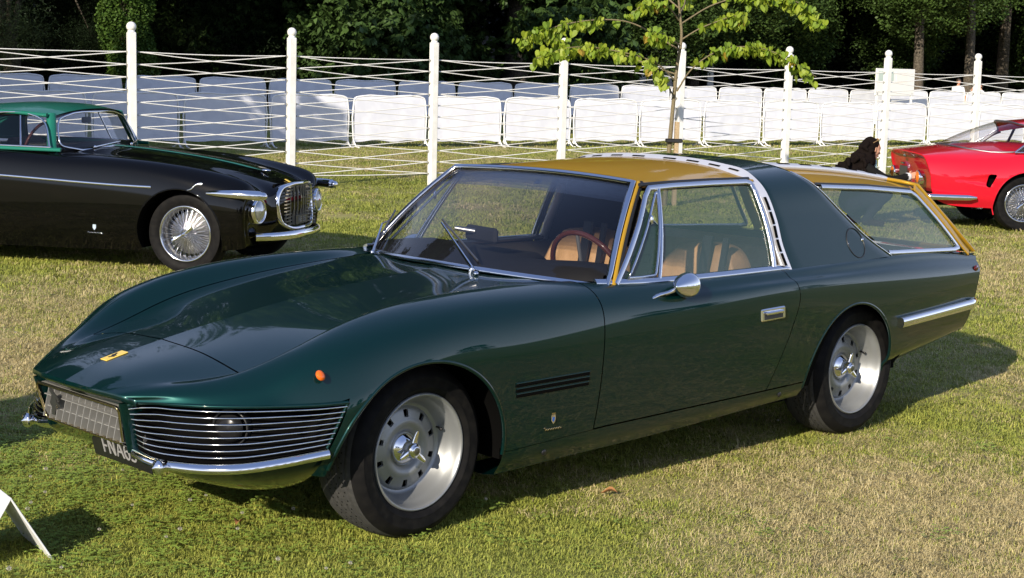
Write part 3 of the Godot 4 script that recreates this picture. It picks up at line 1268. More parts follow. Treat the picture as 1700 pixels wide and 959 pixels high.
func young_tree() -> void:
	var o := node("young_tree", self, Vector3(11.57, 0, -8.10))
	tag(o, "slender young tree with bright yellow-green heart-shaped leaves tied to a stake", "tree")
	var r := RandomNumberGenerator.new()
	r.seed = 41
	# across the picture and up, metres from the foot; depth is out towards the viewer
	var ax := Vector3(0.72, 0, 0.693)
	var dp := Vector3(-0.693, 0, 0.72)
	var P := func(x: float, y: float, d := 0.0) -> Vector3: return ax * x + Vector3(0, y, 0) + dp * d
	var trunk := MB.new()
	trunk.add(tube(smooth([P.call(-0.03, -0.05), P.call(0.0, 0.6), P.call(0.03, 1.2), P.call(0.06, 1.7), P.call(0.10, 2.05), P.call(0.06, 2.4), P.call(0.0, 2.9), P.call(0.05, 3.6)], 5), PackedFloat32Array(range(36).map(func(i): return lerpf(0.034, 0.008, pow(i / 35.0, 0.8)))), 10))
	obj("trunk", trunk, M.young_bark, o)
	var lf := MB.new()
	# one heart-shaped leaf hanging from its stalk, gently folded
	for s in [-1.0, 1.0]:
		var rim := [Vector3(0, 0, 0), Vector3(0.028 * s, 0.014, 0.004), Vector3(0.052 * s, 0.0, 0.010), Vector3(0.058 * s, -0.028, 0.012), Vector3(0.044 * s, -0.062, 0.008), Vector3(0.018 * s, -0.092, 0.002), Vector3(0, -0.112, -0.006)]
		var mid := [Vector3(0, 0, 0), Vector3(0, -0.03, -0.004), Vector3(0, -0.06, -0.006), Vector3(0, -0.09, -0.006)]
		for i in 6:
			lf.tri(mid[1] if i < 4 else mid[2], rim[i], rim[i + 1], Vector3(0, 0, 1))
		lf.tri(mid[0], mid[1], rim[1], Vector3(0, 0, 1))
		lf.tri(mid[1], mid[2], rim[4], Vector3(0, 0, 1))
		lf.tri(mid[2], rim[6], rim[5], Vector3(0, 0, 1))
	var leaf_mesh := lf.mesh()
	var buf := PackedFloat32Array()
	var twigs := [
		[[0.08, 1.90, 0], [-0.60, 2.22, 0.10], [-1.15, 2.20, 0.15], [-1.58, 2.08, 0.2], [-1.86, 1.95, 0.25], 96],
		[[0.05, 1.52, 0], [-0.20, 1.72, 0.2], [-0.70, 1.86, 0.3], [-1.30, 1.88, 0.35], [-1.68, 1.74, 0.4], 120],
		[[0.06, 1.60, 0], [-0.25, 1.70, -0.15], [-0.70, 1.86, -0.2], [-1.1, 1.92, -0.3], [-1.45, 1.98, -0.3], 70],
		[[0.05, 1.30, 0], [-0.04, 1.44, 0.1], [-0.12, 1.54, 0.15], [-0.22, 1.64, 0.2], [-0.34, 1.68, 0.2], 18],
		[[0.07, 1.40, 0], [0.22, 1.66, 0.1], [0.60, 1.92, 0.12], [1.05, 1.94, 0.15], [1.72, 1.62, 0.2], 110],
		[[0.10, 2.02, 0], [0.30, 2.15, 0.0], [0.55, 2.26, 0.05], [0.72, 2.32, 0.05], [0.84, 2.30, 0.05], 46],
		[[0.07, 2.2, 0], [0.5, 2.46, -0.1], [1.05, 2.58, -0.1], [1.52, 2.50, -0.1], [1.80, 2.24, -0.1], 120],
		[[0.06, 2.25, 0], [-0.10, 2.40, 0.2], [-0.25, 2.45, 0.3], [-0.42, 2.40, 0.35], [-0.55, 2.30, 0.4], 40],
		[[0.09, 1.95, 0], [-0.06, 2.02, 0.25], [-0.18, 2.08, 0.4], [-0.28, 2.08, 0.5], [-0.34, 2.02, 0.5], 26],
		[[0.05, 2.4, 0], [-0.3, 2.7, -0.3], [-0.7, 2.9, -0.5], [-1.1, 2.95, -0.6], [-1.4, 2.85, -0.7], 60],
		[[0.05, 2.6, 0], [0.3, 2.9, 0.3], [0.6, 3.1, 0.5], [1.0, 3.15, 0.6], [1.3, 3.0, 0.7], 60],
		[[0.05, 2.3, 0], [0.15, 2.45, -0.3], [0.2, 2.6, -0.6], [0.3, 2.7, -0.8], [0.35, 2.6, -1.0], 40],
	]
	for tw in twigs:
		var ctl := []
		for i in 5:
			ctl.append(P.call(tw[i][0], tw[i][1] - 0.0, tw[i][2]))
		var path := smooth(ctl, 8)
		var rad := PackedFloat32Array()
		for i in path.size():
			rad.append(lerpf(0.011, 0.003, float(i) / (path.size() - 1)))
		obj("branch", tube(path, rad, 6), M.young_bark, o)
		for k in int(tw[5] * 1.6):
			var f := 0.28 + 0.72 * pow(r.randf(), 0.75)
			if tw[5] > 60 and f < 0.42 and r.randf() < 0.6:
				continue
			var at := path[int(f * (path.size() - 1))] + Vector3(r.randfn() * 0.045, r.randfn() * 0.04 - 0.015, r.randfn() * 0.045)
			var b := Basis(Vector3.UP, r.randf() * TAU) * Basis(Vector3.RIGHT, r.randfn() * 0.45 - 0.15) * Basis(Vector3.BACK, r.randfn() * 0.35)
			var c := Color(0.15, 0.25, 0.018).lerp(Color(0.31, 0.38, 0.034), r.randf())
			if r.randf() < 0.02:
				c = Color(0.34, 0.24, 0.03)
			spot(buf, b.scaled(Vector3.ONE * r.randf_range(0.5, 1.0)), at, c)
	tag(scatter("leaves", leaf_mesh, leaf_mat(0.9), buf, o), "", "", "", "stuff")
	# stake with its dark strap
	var st := node("tree_stake", self, o.position + ax * 0.085 - dp * -0.03)
	tag(st, "short sawn wooden stake strapped beside the young tree's trunk", "stake")
	obj("stake_post", box(Vector3(0.075, 1.06, 0.05), Vector3(0, 0.50, 0), Basis(Vector3.UP, 0.9), 0.004), M.stake_wood, st)
	obj("strap", box(Vector3(0.21, 0.05, 0.075), Vector3(-0.035, 0.80, -0.01), Basis(Vector3.UP, -0.766) , 0.012), M.trim_black, st)


func small_things() -> void:
	# folded white card standing on the grass at the bottom left
	var card := node("tent_card")
	tag(card, "folded blank white display card standing on the grass before the green car", "sign")
	var a0 := Vector3(-1.24, 0.232, 0.12)
	var rd := Vector3(0.18, 0, -0.984)
	var pd := Vector3(0.984, 0, 0.18)
	for s in [1.0, -1.0]:
		var n: Vector3 = (pd * s * 0.232 + Vector3.UP * 0.14).normalized()
		var b := Basis(rd, (Vector3.UP * 0.232 - pd * s * 0.14).normalized(), n)
		if b.determinant() < 0:
			b.x = -b.x
		obj("panel", box(Vector3(0.32, 0.272, 0.006), a0 + rd * 0.16 + pd * s * 0.07 - Vector3.UP * 0.116, b, 0.0012), M.card_white, card)
	# a sandwich board out of the picture whose shadow lies left of the nose
	var bd := node("sandwich_board", self, Vector3(-1.62, 0, -1.34))
	bd.rotation.y = 1.1
	tag(bd, "dark green wooden sandwich board on the grass left of the green car's nose", "sign")
	for s in [1.0, -1.0]:
		obj("panel", box(Vector3(0.72, 0.98, 0.022), Vector3(0, 0.48, 0.14 * s), Basis(Vector3.RIGHT, -0.22 * s), 0.004), M.board_green, bd)
		for t in [1.0, -1.0]:
			obj("leg", box(Vector3(0.045, 1.02, 0.03), Vector3(0.36 * t, 0.50, 0.14 * s), Basis(Vector3.RIGHT, -0.22 * s), 0.004), M.stake_wood, bd)
	# a curled dead leaf on the lawn
	var lf := MB.new()
	var p := PackedVector3Array()
	for i in 7:
		for j in 5:
			var u := i / 6.0
			var w := (j / 4.0 - 0.5) * sin(PI * clampf(u, 0.03, 0.97)) * 0.035
			p.append(Vector3(u * 0.065, 0.026 + absf(w) * 0.8 + 0.006 * sin(u * 5.0), w))
	lf.grid(p, 7, 5, false, false, Vector3(0, -1, 0))
	for q in [[-0.445, 0.23, 0.7, "curled brown dead leaf lying on the lawn under the front bumper"], [0.95, 0.78, 2.2, "small brown dead leaf lying on the lawn below the door"]]:
		var d := obj("dead_leaf", lf, M.dead_leaf)
		d.position = Vector3(q[0], 0, q[1])
		d.rotation.y = q[2]
		tag(d, q[3], "leaf")
	# pale marquee and grey cabin glimpsed between the trees, and the poster board over the barriers
	var mq := node("marquee", self, Vector3(45.2, 0.5, -37.5))
	mq.rotation.y = -0.2
	tag(mq, "pale marquee with dark openings glimpsed beyond the barriers behind the young tree", "marquee")
	obj("canopy", box(Vector3(3.6, 0.35, 2.4), Vector3(0, 1.95, 0), Basis.IDENTITY, 0.1), M.marquee, mq)
	for x in [-1.75, -0.5, 1.7]:
		obj("wall_panel", box(Vector3(0.55 if x < 1.0 else 0.3, 1.9, 0.06), Vector3(x, 0.95, 1.1), Basis.IDENTITY, 0.01), M.marquee, mq)
	obj("wall_panel", box(Vector3(3.4, 1.9, 0.06), Vector3(0, 0.95, -1.1), Basis.IDENTITY, 0.01), M.marquee, mq)
	var cb := node("grey_cabin", self, Vector3(36.5, 0.5, -40.0))
	cb.rotation.y = -0.2
	tag(cb, "grey cabin with a dark window glimpsed left of the young tree's trunk", "cabin")
	obj("wall", box(Vector3(2.6, 2.2, 1.8), Vector3(0, 1.1, 0), Basis.IDENTITY, 0.03), M.grey_paint, cb)
	obj("window", box(Vector3(1.0, 0.6, 0.04), Vector3(0.2, 1.5, 0.905), Basis.IDENTITY, 0.01), M.black, cb)
	var po := node("poster_board", self, Vector3(41.55, 0.155, -24.35))
	po.rotation.y = -0.165
	tag(po, "large pale poster board rising above the back row of barriers", "sign")
	obj("board", box(Vector3(1.78, 0.86, 0.05), Vector3(0, 1.28, 0), Basis.IDENTITY, 0.01), M.poster, po)
	for x in [-0.8, 0.8]:
		obj("leg", box(Vector3(0.06, 1.0, 0.05), Vector3(x, 0.45, 0), Basis.IDENTITY, 0.004), M.white_metal, po)
	for q in [[-0.45, 1.47, 0.70, 0.30, 0.4], [0.28, 1.45, 0.5, 0.36, 0.9]]:
		obj("printed_patch", box(Vector3(q[2], q[3], 0.006), Vector3(q[0], q[1], 0.027), Basis.IDENTITY, 0.001), M.poster_green if q[4] < 0.5 else M.poster_pale, po)


# ---------------------------------------------------------------- the green shooting brake
func k_side(x: float) -> float:
	return line([[0.9, 1.098], [1.3, 1.104], [2.2, 1.10], [2.9, 1.07], [3.6, 1.02], [3.9, 1.0]], x)


# the plane of the side windows, a little bulged; out pushes it outward
func sidep(x: float, y: float, out := 0.0) -> Vector3:
	var w := clampf((y - 0.83) / 0.36, 0.0, 1.0)
	var z := k_side(x) - 0.4507 * y + 0.014 * 4.0 * w * (1.0 - w)
	return Vector3(x, y + out * 0.41, z + out * 0.912)


func side_path(xy: Array, out := 0.0, each := 1) -> PackedVector3Array:
	var r := PackedVector3Array()
	for i in xy.size():
		if i == xy.size() - 1:
			r.append(sidep(xy[i][0], xy[i][1], out))
		else:
			for k in each:
				var w := float(k) / each
				r.append(sidep(lerpf(xy[i][0], xy[i + 1][0], w), lerpf(xy[i][1], xy[i + 1][1], w), out))
	return r


func side_pane(xy: Array, out := 0.0) -> MB:   # four corners in order round the pane
	var p := PackedVector3Array()
	for i in 9:
		var u := i / 8.0
		for j in 7:
			var w := j / 6.0
			var x := lerpf(lerpf(xy[0][0], xy[1][0], u), lerpf(xy[3][0], xy[2][0], u), w)
			var y := lerpf(lerpf(xy[0][1], xy[1][1], u), lerpf(xy[3][1], xy[2][1], u), w)
			p.append(sidep(x, y, out))
	return MB.new().grid(p, 9, 7, false, false, Vector3(2, 0.6, 0))


func ws_point(a: float, b: float, out := 0.0) -> Vector3:   # a across -1..1, b up 0..1
	var zb := 0.722 * a
	var bot := Vector3(0.712 + 0.205 * pow(absf(a), 2.2), 0.853 - 0.025 * a * a, zb)
	var top := Vector3(1.29 - 0.035 * a * a, 1.216 - 0.012 * a * a, 0.532 * a)
	var p := bot.lerp(top, b)
	var up := (top - bot).normalized()
	var n := Vector3(-up.y, up.x, 0).normalized()
	n.z = a * 0.25
	n = n.normalized()
	return p + n * (0.02 * 4.0 * b * (1.0 - b) + out)


func car_loft() -> Loft:
	var V := func(x, y, z): return Vector3(x, y, z)
	var r := []
	#        u      T0 centre                 T1                        T2 bonnet gap             T3 wing crown             T4 shoulder               T5 crease / lamp edge     T6 flank                  T7 sill line              T8 bottom
	r.append([-0.98, Vector3(-.976, .572, 0), Vector3(-.972, .572, .15), Vector3(-.957, .570, .235), Vector3(-.943, .566, .285), Vector3(-.926, .558, .315), Vector3(-.905, .544, .335), Vector3(-.92, .48, .40), Vector3(-.91, .40, .39), Vector3(-.90, .3, .38)])
	r.append([-0.90, Vector3(-.90, .604, 0), Vector3(-.897, .600, .17), Vector3(-.876, .590, .30), Vector3(-.862, .584, .360), Vector3(-.846, .571, .405), Vector3(-.830, .549, .440), Vector3(-.85, .48, .47), Vector3(-.84, .40, .52), Vector3(-.83, .3, .50)])
	r.append([-0.79, Vector3(-.79, .635, 0), Vector3(-.785, .630, .20), Vector3(-.752, .605, .40), Vector3(-.738, .608, .465), Vector3(-.722, .590, .530), Vector3(-.70, .551, .595), Vector3(-.72, .48, .64), Vector3(-.71, .40, .63), Vector3(-.70, .3, .6)])
	r.append([-0.63, Vector3(-.63, .669, 0), Vector3(-.63, .658, .24), Vector3(-.605, .625, .475), Vector3(-.60, .652, .548), Vector3(-.595, .617, .635), Vector3(-.585, .553, .686), Vector3(-.59, .48, .71), Vector3(-.59, .39, .70), Vector3(-.58, .3, .65)])
	r.append([-0.45, Vector3(-.45, .704, 0), Vector3(-.45, .688, .27), Vector3(-.44, .661, .518), Vector3(-.44, .722, .592), Vector3(-.44, .690, .704), Vector3(-.43, .556, .770), Vector3(-.435, .47, .775), Vector3(-.44, .37, .755), Vector3(-.44, .25, .70)])
	r.append([-0.25, Vector3(-.25, .740, 0), Vector3(-.25, .729, .28), Vector3(-.25, .722, .53), Vector3(-.25, .789, .606), Vector3(-.25, .748, .740), Vector3(-.25, .615, .80), Vector3(-.25, .50, .803), Vector3(-.25, .36, .785), Vector3(-.25, .22, .74)])
	r.append([0.0, Vector3(0, .780, 0), Vector3(0, .773, .28), Vector3(0, .774, .53), Vector3(0, .834, .610), Vector3(0, .795, .750), Vector3(0, .682, .812), Vector3(0, .50, .81), Vector3(0, .32, .785), Vector3(0, .19, .745)])
	r.append([0.3, Vector3(.3, .814, 0), Vector3(.3, .807, .28), Vector3(.3, .810, .535), Vector3(.3, .855, .615), Vector3(.3, .814, .758), Vector3(.3, .690, .822), Vector3(.3, .50, .815), Vector3(.3, .28, .782), Vector3(.3, .190, .745)])
	r.append([0.6, Vector3(.6, .839, 0), Vector3(.6, .831, .28), Vector3(.6, .831, .54), Vector3(.6, .859, .635), Vector3(.6, .812, .772), Vector3(.6, .698, .825), Vector3(.6, .50, .818), Vector3(.6, .286, .782), Vector3(.6, .20, .745)])
	r.append([0.9, Vector3(.9, .856, 0), Vector3(.9, .848, .28), Vector3(.9, .846, .56), Vector3(.9, .845, .705), Vector3(.9, .80, .79), Vector3(.9, .706, .826), Vector3(.9, .50, .818), Vector3(.9, .293, .782), Vector3(.9, .208, .745)])
	r.append([1.3, Vector3(1.3, .872, 0), Vector3(1.3, .865, .28), Vector3(1.3, .855, .56), Vector3(1.3, .832, .732), Vector3(1.3, .795, .788), Vector3(1.3, .722, .827), Vector3(1.3, .50, .818), Vector3(1.3, .302, .782), Vector3(1.3, .22, .745)])
	r.append([1.95, Vector3(1.95, .86, 0), Vector3(1.95, .85, .28), Vector3(1.95, .84, .56), Vector3(1.95, .83, .730), Vector3(1.95, .795, .782), Vector3(1.95, .742, .822), Vector3(1.95, .50, .812), Vector3(1.95, .317, .780), Vector3(1.95, .25, .745)])
	r.append([2.4, Vector3(2.4, .86, 0), Vector3(2.4, .85, .28), Vector3(2.4, .845, .56), Vector3(2.4, .83, .722), Vector3(2.4, .79, .765), Vector3(2.4, .735, .80), Vector3(2.4, .50, .795), Vector3(2.4, .33, .77), Vector3(2.4, .27, .735)])
	r.append([2.9, Vector3(2.9, .85, 0), Vector3(2.9, .845, .28), Vector3(2.9, .84, .54), Vector3(2.9, .832, .695), Vector3(2.9, .79, .735), Vector3(2.9, .722, .775), Vector3(2.9, .52, .772), Vector3(2.9, .37, .745), Vector3(2.9, .31, .70)])
	r.append([3.35, Vector3(3.35, .83, 0), Vector3(3.35, .825, .28), Vector3(3.35, .82, .52), Vector3(3.35, .812, .668), Vector3(3.35, .776, .70), Vector3(3.35, .705, .742), Vector3(3.35, .53, .735), Vector3(3.35, .40, .705), Vector3(3.35, .35, .65)])
	r.append([3.72, Vector3(3.80, .79, 0), Vector3(3.79, .787, .26), Vector3(3.77, .782, .48), Vector3(3.735, .772, .64), Vector3(3.715, .748, .672), Vector3(3.70, .69, .705), Vector3(3.66, .53, .70), Vector3(3.63, .42, .675), Vector3(3.61, .38, .62)])
	var l := loft(r)
	l.crease = 2
	return l


func arch_front(p: Vector3) -> float:
	return Vector2((p.x + 0.055) / 0.380, (p.y - 0.280) / 0.376).length() - 1.0


func arch_rear(p: Vector3) -> float:
	return Vector2((p.x - 2.505) / 0.358, (p.y - 0.290) / 0.353).length() - 1.0


func sill_line(x: float) -> float:
	return line([[0.36, 0.281], [0.85, 0.302], [1.39, 0.311], [2.09, 0.322], [2.5, 0.335]], x)


func door_rear(y: float) -> float:
	return fcurve([[0.30, 1.86], [0.45, 1.925], [0.59, 1.99], [0.72, 2.03], [0.83, 1.985]], y)


func lamp_back(y: float) -> float:   # rear end of the lamp opening
	return -0.385 - (0.556 - y) * 0.38


func wheel(parent: Node3D, at: Vector3, near: bool, steer := 0.0) -> Node3D:
	var w := node("wheel", parent, at)
	w.rotation.y = (0.0 if near else PI) + steer
	# own frame: +z outward, z = 0 at the rim's outer face
	obj("tyre", lathe([[0.200, -0.012], [0.212, 0.0], [0.228, 0.011], [0.231, 0.0135], [0.235, 0.0135], [0.238, 0.0125], [0.258, 0.0150], [0.266, 0.0135], [0.268, 0.0152], [0.2705, 0.0135], [0.282, 0.008], [0.2965, -0.006], [0.303, -0.018]] , 96), M.rubber, w)
	obj("tread", lathe([[0.303, -0.018], [0.307, -0.03], [0.3095, -0.040],
		[0.3045, -0.0405], [0.3045, -0.0445], [0.311, -0.045], [0.3135, -0.075], [0.308, -0.0755], [0.308, -0.080], [0.3140, -0.0805], [0.3150, -0.105], [0.3090, -0.1055], [0.3090, -0.110], [0.3150, -0.1105],
		[0.3140, -0.135], [0.308, -0.1355], [0.308, -0.140], [0.3135, -0.1405], [0.311, -0.170], [0.303, -0.195], [0.285, -0.214], [0.25, -0.22], [0.20, -0.20]], 96), M.tread, w)
	# little holes of the tread blocks
	var holes := MB.new()
	for k in 3:
		for i in 110:
			var a := TAU * (i + 0.5 * k) / 110.0
			var z: float = [-0.06, -0.0925, -0.123][k] + (0.006 if i % 2 else -0.006)
			var rr: float = [0.3125, 0.3146, 0.3146][k]
			holes.add(box(Vector3(0.0012, 0.0050, 0.0042), Vector3(cos(a) * rr, sin(a) * rr, z), Basis(Vector3.BACK, a)))
	tag(obj("tread_hole", holes, M.black, w), "", "", "", "stuff")
	var hold := func(p: Vector3) -> float:
		var r := Vector2(p.x, p.y).length()
		if r < 0.105 or r > 0.150:
			return 1.0
		var a := fposmod(atan2(p.y, p.x), TAU / 10.0) - TAU / 20.0
		return maxf(absf(a * 0.127) / 0.0105, absf(r - 0.127) / 0.0135) - 1.0
	var face := lathe([[0.060, -0.086], [0.070, -0.074], [0.086, -0.066], [0.1, -0.067], [0.106, -0.069], [0.110, -0.0705], [0.114, -0.0715], [0.118, -0.0725], [0.122, -0.0735], [0.126, -0.0745], [0.130, -0.0755], [0.134, -0.0765], [0.138, -0.078], [0.142, -0.0795], [0.147, -0.083], [0.152, -0.089]], 240).clip(hold)
	var back := lathe([[0.106, -0.080], [0.118, -0.082], [0.127, -0.083], [0.136, -0.084], [0.147, -0.088]], 240).clip(hold)
	face.add(flip(back))
	var rim := lathe([[0.152, -0.089], [0.160, -0.087], [0.166, -0.080], [0.176, -0.054], [0.184, -0.035], [0.189, -0.030], [0.1935, -0.012], [0.197, -0.006], [0.199, 0.001], [0.203, 0.005], [0.208, 0.004], [0.2105, -0.002], [0.209, -0.012], [0.198, -0.014]], 120)
	obj("rim", face.add(rim), M.wheel_silver, w)
	obj("brake_drum", lathe([[0.0, -0.125], [0.15, -0.125], [0.15, -0.19], [0.0, -0.19]], 40), M.black, w)
	# polished centre with the knock-off spinner
	obj("hub_disc", lathe([[0.0, -0.052], [0.026, -0.054], [0.042, -0.062], [0.052, -0.072], [0.060, -0.076], [0.061, -0.09]], 64), M.chrome, w)
	var spin := lathe([[0.0, -0.014], [0.014, -0.0145], [0.019, -0.018], [0.0195, -0.021], [0.024, -0.0215], [0.027, -0.025], [0.029, -0.036], [0.032, -0.055], [0.032, -0.070]], 40)
	for k in 3:
		var a := TAU * k / 3.0 + 1.35
		var d := Vector3(cos(a), sin(a), 0)
		var tdir := Vector3(-sin(a), cos(a), 0)
		var pth := PackedVector3Array([d * 0.016 + Vector3(0, 0, -0.042), d * 0.040 + Vector3(0, 0, -0.036), d * 0.060 + Vector3(0, 0, -0.030), d * 0.069 + Vector3(0, 0, -0.028)])
		var ups := PackedVector3Array()
		var prof := []
		var blade := MB.new()
		var pp := PackedVector3Array()
		var wid := [0.030, 0.025, 0.018, 0.011]
		var thk := [0.030, 0.018, 0.010, 0.006]
		for i in 4:
			for q in round_profile(wid[i], thk[i], 12, 2.6):
				pp.append(pth[i] + tdir * q.x + Vector3(0, 0, q.y))
		blade.grid(pp, 4, 12, false, true, (pth[0] + pth[3]) * 0.5)
		for j in 12:
			blade.tri(pth[3], pp[36 + j], pp[36 + (j + 1) % 12], d)
		spin.add(blade)
	obj("knock_off_spinner", spin, M.chrome, w)
	obj("spinner_badge", lathe([[0.0, -0.0128], [0.0130, -0.0132], [0.0133, -0.0148]], 24), M.badge_dark, w)
	obj("valve_stem", rod(Vector3(0.158, 0.055, -0.085), Vector3(0.150, 0.052, -0.052), 0.0045, 0.0035).add(ellipsoid(Vector3(0.006, 0.006, 0.007), Vector3(0.150, 0.052, -0.052))), M.trim_black, w)
	return w


func build_main_car() -> void:
	var car := node("shooting_brake")
	tag(car, "dark green shooting brake with ochre roof panels parked in the foreground", "car")
	var L := car_loft()
	var inner := Vector3(1.4, 0.45, 0.0)
	var W := func(p: Vector3) -> float:   # ahead of the windscreen's foot
		return 0.700 + 0.205 * pow(minf(1.2, absf(p.z) / 0.722), 2.2) - p.x

	# bonnet and front bodywork
	var bonnet := surf(L, -0.70, 0.95, 90, 0.0, 1.975, 34, Vector3(0, 0, 0)).clip(func(p): return p.x + 0.597).clip(W)
	# a sharper fold along the middle of the bonnet
	obj("bonnet", bonnet.both(), M.green, car)
	var nose := surf(L, -0.98, -0.52, 36, 0.0, 2.02, 24, Vector3(0, 0, 0)).clip(func(p): return -0.6035 - p.x)
	var lip := PackedVector3Array()
	for i in 25:
		lip.append(L.at(-0.98, 5.0 * i / 24.0))
	var wing := surf(L, -0.98, -0.40, 52, 2.02, 5.0, 44, inner)
	var wing2 := surf(L, -0.60, 0.86, 150, 5.0, 7.6, 70, inner)
	wing2.clip(func(p): return minf(p.x - lamp_back(p.y), 0.793 - p.x)).clip(arch_front).clip(func(p): return p.y - sill_line(p.x) if p.x > 0.2 else p.y - 0.30)
	var wing1 := surf(L, -0.402, 0.86, 100, 2.02, 5.0, 44, inner).clip(func(p): return 0.793 - p.x).clip(W)
	wing1.clip(arch_front)
	var front := nose.both().add(wing.both()).add(wing1.both()).add(wing2.both())
	# the leading edge rolls under into the face round the grille
	var roll := PackedVector3Array()
	var cnt := 41
	var lead := []
	for i in cnt:
		var s := 5.0 * i / (cnt - 1)
		lead.append(L.at(-0.98, s))
	for i in cnt:
		var p: Vector3 = lead[i]
		var w := clampf(p.z / 0.335, 0, 1)
		roll.append(p)
		roll.append(p + Vector3(-0.004, -0.008, 0.001))
		roll.append(p + Vector3(0.0, -0.020, 0.0))
		roll.append(Vector3(lerpf(-0.955, -0.905, w), lerpf(0.540, 0.529, w), minf(p.z, 0.318)))
		roll.append(Vector3(lerpf(-0.942, -0.905, w), lerpf(0.529, 0.520, w), minf(p.z, 0.310)))
	var rl := MB.new()
	rl.grid(roll, cnt, 5, false, false, Vector3(-0.6, 0.6, 0.1))
	front.add(rl.both())
	# painted pillar between grille and lamps, the valance below them
	var pil := PackedVector3Array()
	for i in 8:
		var y := lerpf(0.535, 0.36, i / 7.0)
		var x0 := lerpf(-0.934, -0.888, i / 7.0)
		pil.append(Vector3(x0 + 0.05, y, lerpf(0.277, 0.258, i / 7.0)))
		pil.append(Vector3(x0 - 0.005, y, lerpf(0.280, 0.261, i / 7.0)))
		pil.append(Vector3(x0 - 0.009, y, lerpf(0.286, 0.266, i / 7.0)))
		pil.append(Vector3(x0 - 0.004, y, lerpf(0.294, 0.271, i / 7.0)))
		pil.append(Vector3(x0 + 0.012, y, lerpf(0.302, 0.276, i / 7.0)))
		pil.append(Vector3(x0 + 0.06, y, lerpf(0.308, 0.280, i / 7.0)))
	var pl := MB.new()
	pl.grid(pil, 8, 6, false, false, Vector3(-0.7, 0.45, 0.3))
	front.add(pl.both())
	var val := PackedVector3Array()
	var top := smooth([Vector3(-0.893, 0.388, 0), Vector3(-0.893, 0.386, 0.15), Vector3(-0.882, 0.372, 0.255), Vector3(-0.862, 0.342, 0.36), Vector3(-0.832, 0.340, 0.485), Vector3(-0.782, 0.343, 0.578), Vector3(-0.715, 0.349, 0.650), Vector3(-0.595, 0.364, 0.715), Vector3(-0.445, 0.382, 0.745)], 6)
	var bot := smooth([Vector3(-0.70, 0.305, 0), Vector3(-0.70, 0.29, 0.15), Vector3(-0.68, 0.255, 0.26), Vector3(-0.64, 0.235, 0.37), Vector3(-0.60, 0.230, 0.45), Vector3(-0.55, 0.230, 0.51), Vector3(-0.51, 0.235, 0.55), Vector3(-0.47, 0.245, 0.585), Vector3(-0.44, 0.262, 0.615)], 6)
	for i in top.size():
		for j in 9:
			var w := j / 8.0
			var p := top[i].lerp(bot[i], w)
			var d := (top[i] - Vector3(-0.3, 0.3, 0))
			d.y = -0.10
			p += d.normalized() * (0.008 + 0.022 * smoothstep(0.1, 0.45, top[i].z)) * sin(w * PI) * (1.0 - 0.35 * w)
			val.append(p)
	var vl := MB.new()
	vl.grid(val, top.size(), 9, false, false, Vector3(-0.3, 0.5, 0))
	front.add(vl.both())
	obj("front_bodywork", front, M.green, car)

	# doors
	for sg in [1, -1]:
		var d1 := surf(L, 0.78, 2.06, 70, 3.0, 7.7, 60, inner).clip(func(p): return p.x - 0.798).clip(func(p): return door_rear(p.y) - 0.0035 - p.x).clip(func(p): return p.y - sill_line(p.x) - 0.004)
		obj("door", d1 if sg > 0 else d1.mirrored(), M.green, car)
	# rear quarters with the tail
	var q := surf(L, 1.80, 3.72, 150, 3.0, 8.0, 80, inner).clip(func(p): return p.x - door_rear(p.y) - 0.001).clip(arch_rear).clip(func(p): return p.y - sill_line(p.x) - 0.004 if p.x < 2.3 else 1.0)
	var under := PackedVector3Array()
	var tail := PackedVector3Array()
	for i in 25:
		var s := 2.0 + 6.0 * i / 24.0
		var p := L.at(3.72, s)
		for j in 9:
			var w := j / 8.0
			tail.append(Vector3(p.x + 0.045 * (1.0 - w * w) - 0.02 + (0.02 * w), p.y, p.z * w))
	var tl := MB.new()
	tl.grid(tail, 25, 9, false, false, Vector3(2.5, 0.5, 0))
	var deck := surf(L, 3.30, 3.72, 14, 0.0, 3.0, 16, Vector3(3, 0, 0))
	obj("rear_bodywork", q.both().add(tl.both()).add(deck.both()), M.green, car)
	# sills
	var sl := surf(L, 0.25, 2.35, 90, 6.2, 8.0, 30, inner).clip(func(p): return sill_line(p.x) - 0.002 - p.y).clip(arch_front).clip(arch_rear)
	var sl2 := MB.new()
	var sp := PackedVector3Array()
	for i in 30:
		var u := lerpf(0.32, 2.15, i / 29.0)
		var p := L.at(u, 8.0)
		for j in 4:
			sp.append(p + Vector3(0, -0.012 * sin(j * PI / 3.0), -0.06 * j))
	sl2.grid(sp, 30, 4, false, false, Vector3(1.2, 1.5, 0.6))
	obj("sill", sl.copy().add(sl2), M.green, car)
	obj("sill", sl.mirrored().add(sl2.mirrored()), M.green, car)
	for x in [0.545, 1.98]:
		var p := L.at(x, 7.35)
		obj("jacking_plug", lathe([[0, 0.003], [0.010, 0.003], [0.012, 0.0]], 20, Transform3D(Basis(Vector3.RIGHT, 0.12), p + Vector3(0, 0, 0.003))), M.trim_black, car)

